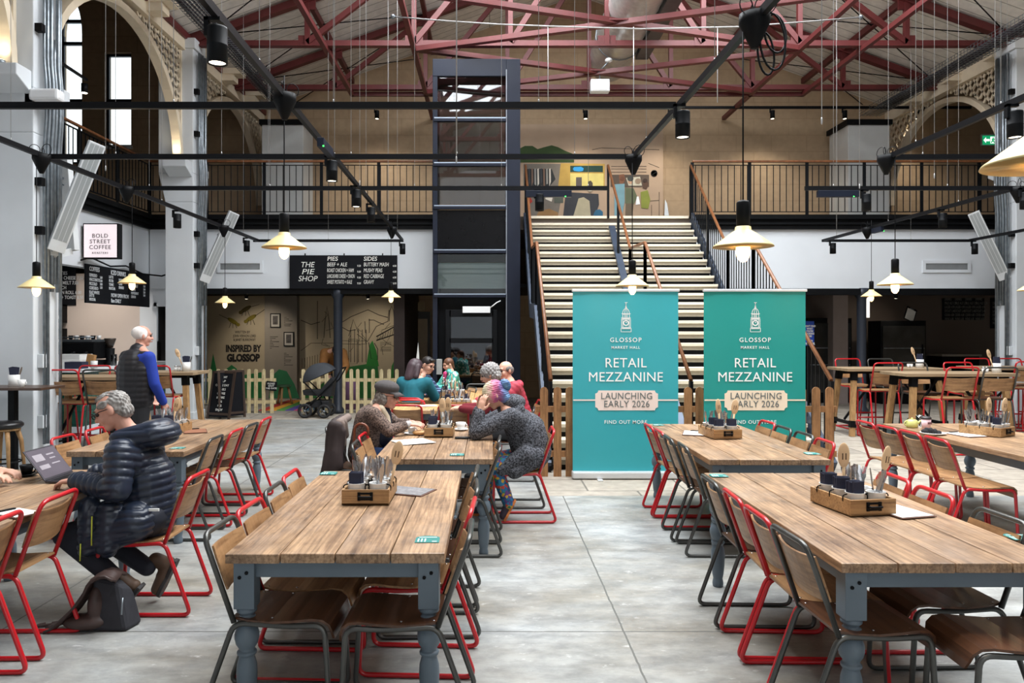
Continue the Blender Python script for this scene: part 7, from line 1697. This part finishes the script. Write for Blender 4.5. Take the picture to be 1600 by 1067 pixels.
MB().tube([bc_ + Vector((.06, -.045, .19)), bc_ + Vector((.062, -.062, .1))], .006, 6).build('zip_pull', M_STEEL, t)
MB().obox(Matrix.Translation(bc_ + Vector((.0, -.035, .295))) @ Matrix.Rotation(.5, 4, 'Y'), .05, .004, .02).build('maker_tag', mat('tag_pink', (200, 150, 140), .6), t)

# ---- woman in the grey cap
M_CARD = mat('brown_knit', (58, 46, 42), .95, rgb2=(128, 108, 98), scale=70, detail=5, bump=.3, lo=.4, hi=.6); M_CAP = mat('charcoal_cap', (72, 68, 68), .9, var=.1, scale=30); M_CURL = multi('grey_brown_curls', ((60, 54, 50), (112, 104, 98), (150, 142, 134)), 40, 4, .7)
J = dict(pel=(-1.17, 7.05, .57), chest=(-1.11, 7.05, .87), neck=(-1.03, 7.05, 1.0), head=(-.955, 7.05, 1.095), f=(.97, -.2, -.12), u=(.1, 0, 1),
         shR=(-1.06, 6.87, .945), elR=(-.91, 6.83, .80), wrR=(-.755, 6.95, .845), shL=(-1.06, 7.22, .945), elL=(-.90, 7.25, .81), wrL=(-.74, 7.12, .84),
         hipL=(-1.16, 7.14, .55), knL=(-.74, 7.17, .52), anL=(-.78, 7.18, .09), hipR=(-1.16, 6.96, .55), knR=(-.74, 6.93, .52), anR=(-.78, 6.92, .09),
         hd=dict(L=(1, -.3, .05), R=(1, .1, .05)), hn=dict(L=(0, .3, 1), R=(0, -.3, 1)))
t, P, V = person('woman in a grey cap and brown cardigan leaning on the table', -1.17, 7.05, J, dict(top=M_CARD, legs=M_DENIM, top_name='cardigan', sleeve=.8), glasses=M_SPEC, knit=.0018, skin=M_SKINP)
flesh('hair', [('e', P(0, -.05, -.01), Vector((.09, .07, .075)), P.R), ('e', P(-.075, -.02, -.03), Vector((.03, .05, .06)), P.R), ('e', P(.075, -.02, -.03), Vector((.03, .05, .06)), P.R), ('c', P(-.05, -.085, -.06), .035, P(.05, -.085, -.06), .035)], .007, M_CURL, t, 2, lambda co: .007 * np.sin(co[:, 0] * 150) * np.sin(co[:, 1] * 140) * np.sin(co[:, 2] * 150))
c_ = flesh('cap', [('e', P(0, -.015, .085), Vector((.108, .122, .066)), P.R), ('e', P(0, -.005, .05), Vector((.09, .108, .036)), P.R)], .007, M_CAP, t, 3)
f_, u_, r_ = frame(J['f'], J['u']); m = MB(); vs = []
for i in range(9):
    a = -1 + i / 4
    for e, dz in ((.07, .058), (.115, .05), (.165 - .03 * a * a, .030 - .012 * a * a)): vs.append(P(.085 * a * (1 if e < .1 else .95), e + (.0 if e < .1 else .0) - .03 * a * a, dz - .01 * a * a))
MBv = MB().add(vs, [(i * 3 + k, i * 3 + k + 1, (i + 1) * 3 + k + 1, (i + 1) * 3 + k) for i in range(8) for k in range(2)], True); o = MBv.build('peak', M_CAP, t); sm = o.modifiers.new('thickness', 'SOLIDIFY'); sm.thickness = .006
flesh('scarf', [('c', (-1.0, 6.96, .99), .035, (-.955, 7.0, .90), .035), ('c', (-.955, 7.0, .90), .035, (-.93, 6.97, .80), .03), ('c', (-1.0, 7.14, .99), .035, (-.955, 7.09, .90), .03), ('c', (-1.07, 7.05, 1.02), .05, (-1.0, 6.97, .99), .035), ('c', (-1.07, 7.05, 1.02), .05, (-1.0, 7.13, .99), .035)], .009, mat('cream_scarf', (206, 190, 166), .9, var=.08, scale=20), t)
flesh('shirt', [('c', (-1.0, 7.05, .93), .085, (-.99, 7.05, .72), .09), ('c', (-.80, 6.915, .828), .043, (-.785, 6.925, .832), .043)], .01, mat('navy_shirt', (34, 40, 58), .8), t)
flesh('cuff', [('c', (-.80, 6.915, .83), .036, (-.745, 6.95, .848), .034)], .008, mat('pale_grey_cuff', (196, 194, 194), .9), t)
stand_shoes(t, V, (1, 0, 0), M_BLACK)

# ---- rainbow haired person
M_FLEECE = mat('charcoal_fleece', (34, 35, 40), .95, rgb2=(104, 106, 114), scale=75, detail=6, bump=.3, lo=.4, hi=.62); M_FLORAL = multi('floral_cotton', ((24, 92, 132), (30, 110, 150), (20, 70, 110), (190, 150, 40), (176, 60, 50), (40, 120, 90), (28, 96, 140), (90, 50, 110)), 42, vor=True)
J = dict(pel=(.37, 6.87, .56), chest=(.27, 6.87, .86), neck=(.14, 6.86, 1.03), head=(.04, 6.83, 1.125), f=(-.82, -.05, -.55), u=(-.5, 0, .85),
         shL=(.19, 6.70, .945), elL=(-.12, 6.66, .81), wrL=(-.085, 6.70, .985), shR=(.19, 7.04, .945), elR=(-.13, 7.02, .81), wrR=(-.10, 6.93, .985),
         hipL=(.36, 6.78, .55), knL=(.05, 6.73, .50), anL=(.17, 6.70, .17), hipR=(.36, 6.96, .55), knR=(-.02, 6.98, .50), anR=(.0, 6.99, .10),
         hd=dict(L=(.2, .06, 1), R=(.2, -.06, 1)), hn=dict(L=(-.6, -.8, .0), R=(-.6, .8, .0)))
extra = [('c', (.26, 6.78, 1.0), .06, (.20, 6.96, 1.02), .06), ('e', (.215, 6.86, 1.06), (.115, .13, .075)), ('c', (.40, 6.87, .62), .165, (.34, 6.87, .80), .17), ('c', (.33, 6.73, .60), .10, (.10, 6.70, .47), .06), ('c', (.42, 6.76, .58), .1, (.22, 6.70, .46), .07)]
t, P, V = person('person with rainbow dyed hair and a charcoal fleece resting head in hands', .37, 6.87, J, dict(top=M_FLEECE, legs=M_FLORAL, top_name='fleece', bulk=.008, extra=extra), eyes=True, curl=(.35, .35), knit=.0012)
def rainbow():
    m = bpy.data.materials.new('rainbow_hair'); m.use_nodes = True; N = m.node_tree.nodes; L = m.node_tree.links; b = N['Principled BSDF']
    tc = N.new('ShaderNodeTexCoord'); sp = N.new('ShaderNodeSeparateXYZ'); L.new(tc.outputs['Object'], sp.inputs[0])
    nz = N.new('ShaderNodeTexNoise'); nz.inputs['Scale'].default_value = 24; nz.inputs['Detail'].default_value = 4; L.new(tc.outputs['Object'], nz.inputs['Vector'])
    mr = N.new('ShaderNodeMapRange'); mr.inputs['From Min'].default_value = -.42; mr.inputs['From Max'].default_value = -.21; L.new(sp.outputs[0], mr.inputs['Value'])
    ad = N.new('ShaderNodeMath'); ad.operation = 'MULTIPLY_ADD'; ad.inputs[1].default_value = .55; L.new(nz.outputs['Fac'], ad.inputs[0])
    sb = N.new('ShaderNodeMath'); sb.operation = 'SUBTRACT'; sb.inputs[1].default_value = .275; L.new(mr.outputs[0], sb.inputs[0]); L.new(sb.outputs[0], ad.inputs[2])
    cr = N.new('ShaderNodeValToRGB'); e = cr.color_ramp.elements; cols = ((214, 208, 176), (206, 180, 160), (210, 108, 140), (168, 84, 130), (116, 104, 160), (90, 130, 170))
    while len(e) < 6: e.new(.5)
    for i, c in enumerate(cols): e[i].position = i / 5.0; e[i].color = (*lin(c), 1)
    L.new(ad.outputs[0], cr.inputs[0]); L.new(cr.outputs[0], b.inputs['Base Color']); b.inputs['Roughness'].default_value = .6; return m
M_RAIN = rainbow()
hp = lambda co: .0025 * np.sin(co[:, 2] * 330 + 2 * np.sin(co[:, 0] * 60)) + .002 * np.sin(co[:, 1] * 280)
flesh('hair', [('e', P(0, -.02, .04), Vector((.092, .108, .09)), P.R), ('e', P(0, -.06, -.03), Vector((.085, .07, .08)), P.R), ('c', P(-.03, -.07, -.08), .05, P(.03, -.07, -.08), .05), ('e', P(-.065, .015, .01), Vector((.03, .06, .07)), P.R), ('e', P(.065, .015, .01), Vector((.03, .06, .07)), P.R)], .007, M_RAIN, t, 2, hp)
flesh('hair_bun', [('e', P(0, -.135, .02), Vector((.06, .05, .06)), P.R), ('c', P(-.03, -.15, .03), .03, P(.03, -.14, .0), .035)], .007, multi('blue_bun', ((60, 84, 130), (84, 120, 160), (120, 160, 180)), 22, 3, .6), t, 2, hp)
shoe(t, (.235, 6.70, .20), (.135, 6.70, .01), (-.85, 0, .4), mat('floral_shoe', (52, 44, 58), .7, var=.3, scale=30), mat('orange_gum_sole', (202, 118, 60), .7, var=.1), .95, False); shoe(t, (.04, 7.0, 0), (-.2, 7.0, 0), (0, 0, 1), MATS['floral_shoe'], MATS['orange_gum_sole'], .95, False)

# ---- couple behind them, at the first pine table
M_MAROON = mat('maroon_fleece', (118, 28, 40), .9, var=.1, scale=8); M_REDJ = mat('raspberry_jacket', (184, 58, 76), .6, var=.12, scale=10)
J = sit(.28, 8.72, PI - .1, .16, nod=.35)
t, P, V = person('person with curly grey hair and maroon top behind the rainbow-haired person', .28, 8.72, J, dict(top=M_MAROON, legs=M_BLKT), voxel=.012)
flesh('hair', [('e', P(0, -.02, .035), Vector((.105, .118, .1)), P.R), ('e', P(0, -.06, -.02), Vector((.1, .07, .08)), P.R)], .009, multi('curly_grey', ((96, 92, 90), (150, 146, 144), (204, 202, 200)), 45, 4, .8), t, 1, lambda co: .012 * np.sin(co[:, 0] * 130) * np.sin(co[:, 1] * 120) * np.sin(co[:, 2] * 125)); stand_shoes(t, V, (-1, 0, 0), M_BLACK)
chair('g', .36, 8.72, 176, 'grey chair under the person with curly grey hair', 'chairs of the pine tables', 0)
J = sit(.42, 9.62, PI + .15, .12, nod=.15, look=.5)
t, P, V = person('balding man in a raspberry red jacket seen from behind', .42, 9.62, J, dict(top=M_REDJ, legs=M_BLKT, bulk=.015, top_name='jacket', extra=[('c', (.38, 9.52, 1.03), .05, (.38, 9.7, 1.03), .05)]), voxel=.012, ribs_=(.06, .006), glasses=M_SPEC)
flesh('hair', [('e', P(0, -.05, .0), Vector((.084, .068, .065)), P.R), ('e', P(-.066, -.01, .015), Vector((.022, .05, .04)), P.R), ('e', P(.066, -.01, .015), Vector((.022, .05, .04)), P.R)], .009, mat('short_grey_hair', (112, 104, 100), .8, var=.2, scale=40), t, 2); stand_shoes(t, V, (-1, 0, 0), M_BLACK)
chair('r', .50, 9.62, 188, 'red chair under the balding man in the raspberry jacket', 'chairs of the pine tables', 0)
# ---- family at the second pine table
J = sit(px(643, 10.25), 10.22, PI / 2 - .25, .1, nod=.25, look=-.5)
t, P, V = person('woman with shoulder length dark hair and teal jumper, her back to the camera', px(643, 10.25), 10.22, J, dict(top=mat('teal_jumper', (22, 98, 112), .9, var=.1, scale=14), legs=M_BLKT, bulk=.012), voxel=.012)
flesh('hair', [('e', P(0, -.02, .035), Vector((.094, .108, .09)), P.R), ('c', P(0, -.06, .0), .085, P(-.02, -.09, -.15), .07), ('c', P(-.06, -.03, .0), .05, P(-.085, -.05, -.14), .04), ('c', P(.06, -.03, .0), .05, P(.075, -.05, -.14), .04)], .009, mat('dark_aubergine_hair', (66, 50, 56), .5, var=.25, scale=30, stretch=(1, 1, .15)), t, 2); stand_shoes(t, V, (0, 1, 0), M_BLACK)
chair('r', px(643, 10.25) + .02, 10.14, 76, 'red chair under the woman in the teal jumper', 'chairs of the pine tables', 0)
J = sit(-1.20, 11.25, -.35, .18, nod=.35, look=-.25)
t, P, V = person('dark haired man with glasses and a navy striped jumper eating', -1.20, 11.25, J, dict(top=brick_mat('striped_knit', (36, 50, 84), (34, 46, 80), (112, 140, 176), 20, .05, .006, vec='XZ', noise=.05), legs=M_BLKT), voxel=.012, glasses=M_SPEC, brow=M_BLACK)
flesh('hair', [('e', P(0, -.022, .045), Vector((.086, .1, .082)), P.R), ('e', P(0, .05, .095), Vector((.06, .04, .025)), P.R)], .009, mat('black_brown_hair', (34, 28, 26), .5, var=.2, scale=30), t, 2); stand_shoes(t, V, (1, -.3, 0), M_BLACK)
chair('g', -1.28, 11.28, -20, 'chair under the man in the striped jumper', 'chairs of the pine tables', 0)
J = sit(px(712, 11.9), 11.9, PI + .45, .06, z=.58, s=.8, nod=.35)
t, P, V = person('little girl with tied back hair and a mint and pink fleece', px(712, 11.9), 11.9, J, dict(top=multi('mint_patterned_fleece', ((60, 160, 150), (110, 200, 184), (70, 176, 160), (220, 236, 226), (56, 150, 144)), 30, vor=True), legs=M_DENIM, bulk=.01, extra=[('c', Vector(J['neck']) + Vector((-.02, -.06, -.0)), .045, Vector(J['neck']) + Vector((-.02, .07, -.0)), .045)]), s=.8, voxel=.011)
flesh('hair', [('e', P(0, -.022, .04), Vector((.07, .082, .07)), P.R), ('e', P(0, -.09, .0), Vector((.03, .03, .035)), P.R), ('c', P(0, -.085, -.02), .025, P(.01, -.09, -.1), .018)], .008, mat('chestnut_hair', (104, 70, 50), .5, var=.25, scale=30), t, 2)
flesh('pink_collar', [('c', Vector(J['neck']) + Vector((-.08, -.06, -.03)), .035, Vector(J['chest']) + Vector((-.12, -.03, -.02)), .03)], .009, mat('hot_pink_fleece', (222, 70, 130), .8), t); stand_shoes(t, V, (-1, 0, 0), M_BLACK, .8)
chair('g', px(712, 11.9) + .12, 11.9, 205, 'chair the little girl perches on', 'chairs of the pine tables', 0)
bx('booster_cushion', 'flat dark cushion under the little girl', 'cushion', px(712, 11.9) - .15, px(712, 11.9) + .12, 11.75, 12.05, .47, .52, M_NAVY, .02, 'pad')

# ---- walking man
wx, wy = px(212, 8.5), 8.5; F_ = Vector((.42, .9, 0)).normalized(); Lf = Vector((-F_.y, F_.x, 0)); O = Vector((wx, wy, .96)); Z = Vector((0, 0, 1))
J = dict(pel=O, chest=O + Z * .38 + F_ * .02, neck=O + Z * .55 + F_ * .05, head=O + Z * .69 + F_ * .09, f=F_ + Vector((.45, -.25, -.1)), u=(0, 0, 1), hd={}, hn={})
for k, sg in (('L', 1), ('R', -1)):
    J['sh' + k] = O + Lf * sg * (.17 if sg > 0 else .205) + Z * .45 + F_ * (.05 if sg > 0 else 0); J['el' + k] = O + Lf * sg * (.17 if sg > 0 else .27) + Z * .16 + F_ * (.16 if sg > 0 else .02); J['wr' + k] = O + Lf * sg * (.1 if sg > 0 else .26) + Z * (.02 if sg > 0 else -.07) + F_ * (.3 if sg > 0 else .16); J['hd'][k] = -Z + F_ * .3; J['hn'][k] = Lf * sg
    J['hip' + k] = O + Lf * sg * .09 - Z * .03; J['kn' + k] = O + Lf * sg * .10 - Z * .46 + F_ * (.16 if sg > 0 else -.02); J['an' + k] = O + Lf * sg * .10 - Z * .87 + F_ * (.22 if sg > 0 else -.2)
t, P, V = person('white haired man in a black gilet over a royal blue top walking away', wx, wy, J, dict(top=mat('royal_blue_fleece', (26, 54, 150), .85, var=.12, scale=8), legs=M_BLKT), voxel=.011, skin=M_SKINP)
flesh('gilet', [('c', O - Z * .02, .18, O + Z * .22, .182), ('c', O + Z * .22, .182, O + Z * .38, .178), ('c', O + Z * .3 + Lf * .12, .13, O - Z * .02 + Lf * .08, .14), ('c', O + Z * .3 - Lf * .12, .13, O - Z * .02 - Lf * .08, .14), ('c', O + Z * .38, .155, O + Z * .53 + F_ * .03, .085), ('c', O + Z * .40 + Lf * .1, .11, O + Z * .40 - Lf * .1, .11), ('c', O + Z * .45 + Lf * .15, .075, O + Z * .45 - Lf * .15, .075), ('c', O + Z * .02 + Lf * .06, .15, O + Z * .02 - Lf * .06, .15)], .011, mat('black_gilet_nylon', (22, 21, 27), .55, var=.12), t, 3, ribs([(tuple(O - Z * .3), tuple(O + Z * .6), .15)], .06, .007))
flesh('hair', [('e', P(0, -.025, .03), Vector((.086, .098, .08)), P.R), ('e', P(-.068, -.01, .0), Vector((.02, .045, .04)), P.R), ('e', P(.068, -.01, .0), Vector((.02, .045, .04)), P.R)], .009, mat('white_hair', (222, 216, 212), .7, var=.08, scale=30), t, 2); stand_shoes(t, V, F_, M_BLACK)
# ---- person bending behind the pushchair
ox, oy = px(519, 16.5), 16.5; O = Vector((ox, oy, .92)); F_ = Vector((.35, -.9, 0)).normalized(); Lf = Vector((-F_.y, F_.x, 0))
J = dict(pel=O, chest=O + Z * .30 + F_ * .20, neck=O + Z * .38 + F_ * .36, head=O + Z * .36 + F_ * .50, f=F_ * .4 - Z, u=F_ + Z * .4, hd={}, hn={})
for k, sg in (('L', 1), ('R', -1)):
    J['sh' + k] = J['chest'] + Lf * sg * .19 + Z * .02; J['el' + k] = J['chest'] + Lf * sg * .24 - Z * .26 + F_ * .1; J['wr' + k] = J['chest'] + Lf * sg * .16 - Z * .42 + F_ * .25; J['hd'][k] = -Z + F_; J['hn'][k] = F_ + Z
    J['hip' + k] = O + Lf * sg * .09; J['kn' + k] = O + Lf * sg * .1 - Z * .44 + F_ * .04; J['an' + k] = O + Lf * sg * .1 - Z * .83
t, P, V = person('person in a rust brown coat bending down behind the iron column', ox, oy, J, dict(top=mat('rust_brown_coat', (138, 92, 44), .85, var=.15, scale=8), legs=M_BLKT, bulk=.03, top_name='coat'), voxel=.013, eyes=False)
flesh('hair', [('e', P(0, -.02, .04), Vector((.092, .106, .088)), P.R)], .01, MATS['black_brown_hair'], t, 2); stand_shoes(t, V, F_, M_BLACK)
# ---- person beyond the picture edge whose hand rests on the laptop table
J = sit(-3.86, 4.72, .0, .2, reach=.55, spread=.16)
t, P, V = person('person cut off by the picture edge, one hand resting on the laptop table', -3.86, 4.72, J, dict(top=M_BLKT, legs=M_DENIM), voxel=.013)
flesh('hair', [('e', P(0, -.02, .04), Vector((.092, .106, .088)), P.R)], .01, MATS['black_brown_hair'], t, 2)
chair('r', -3.95, 4.72, 0, 'red chair beyond the laptop table at the picture edge', 'chairs of the laptop table', 0)
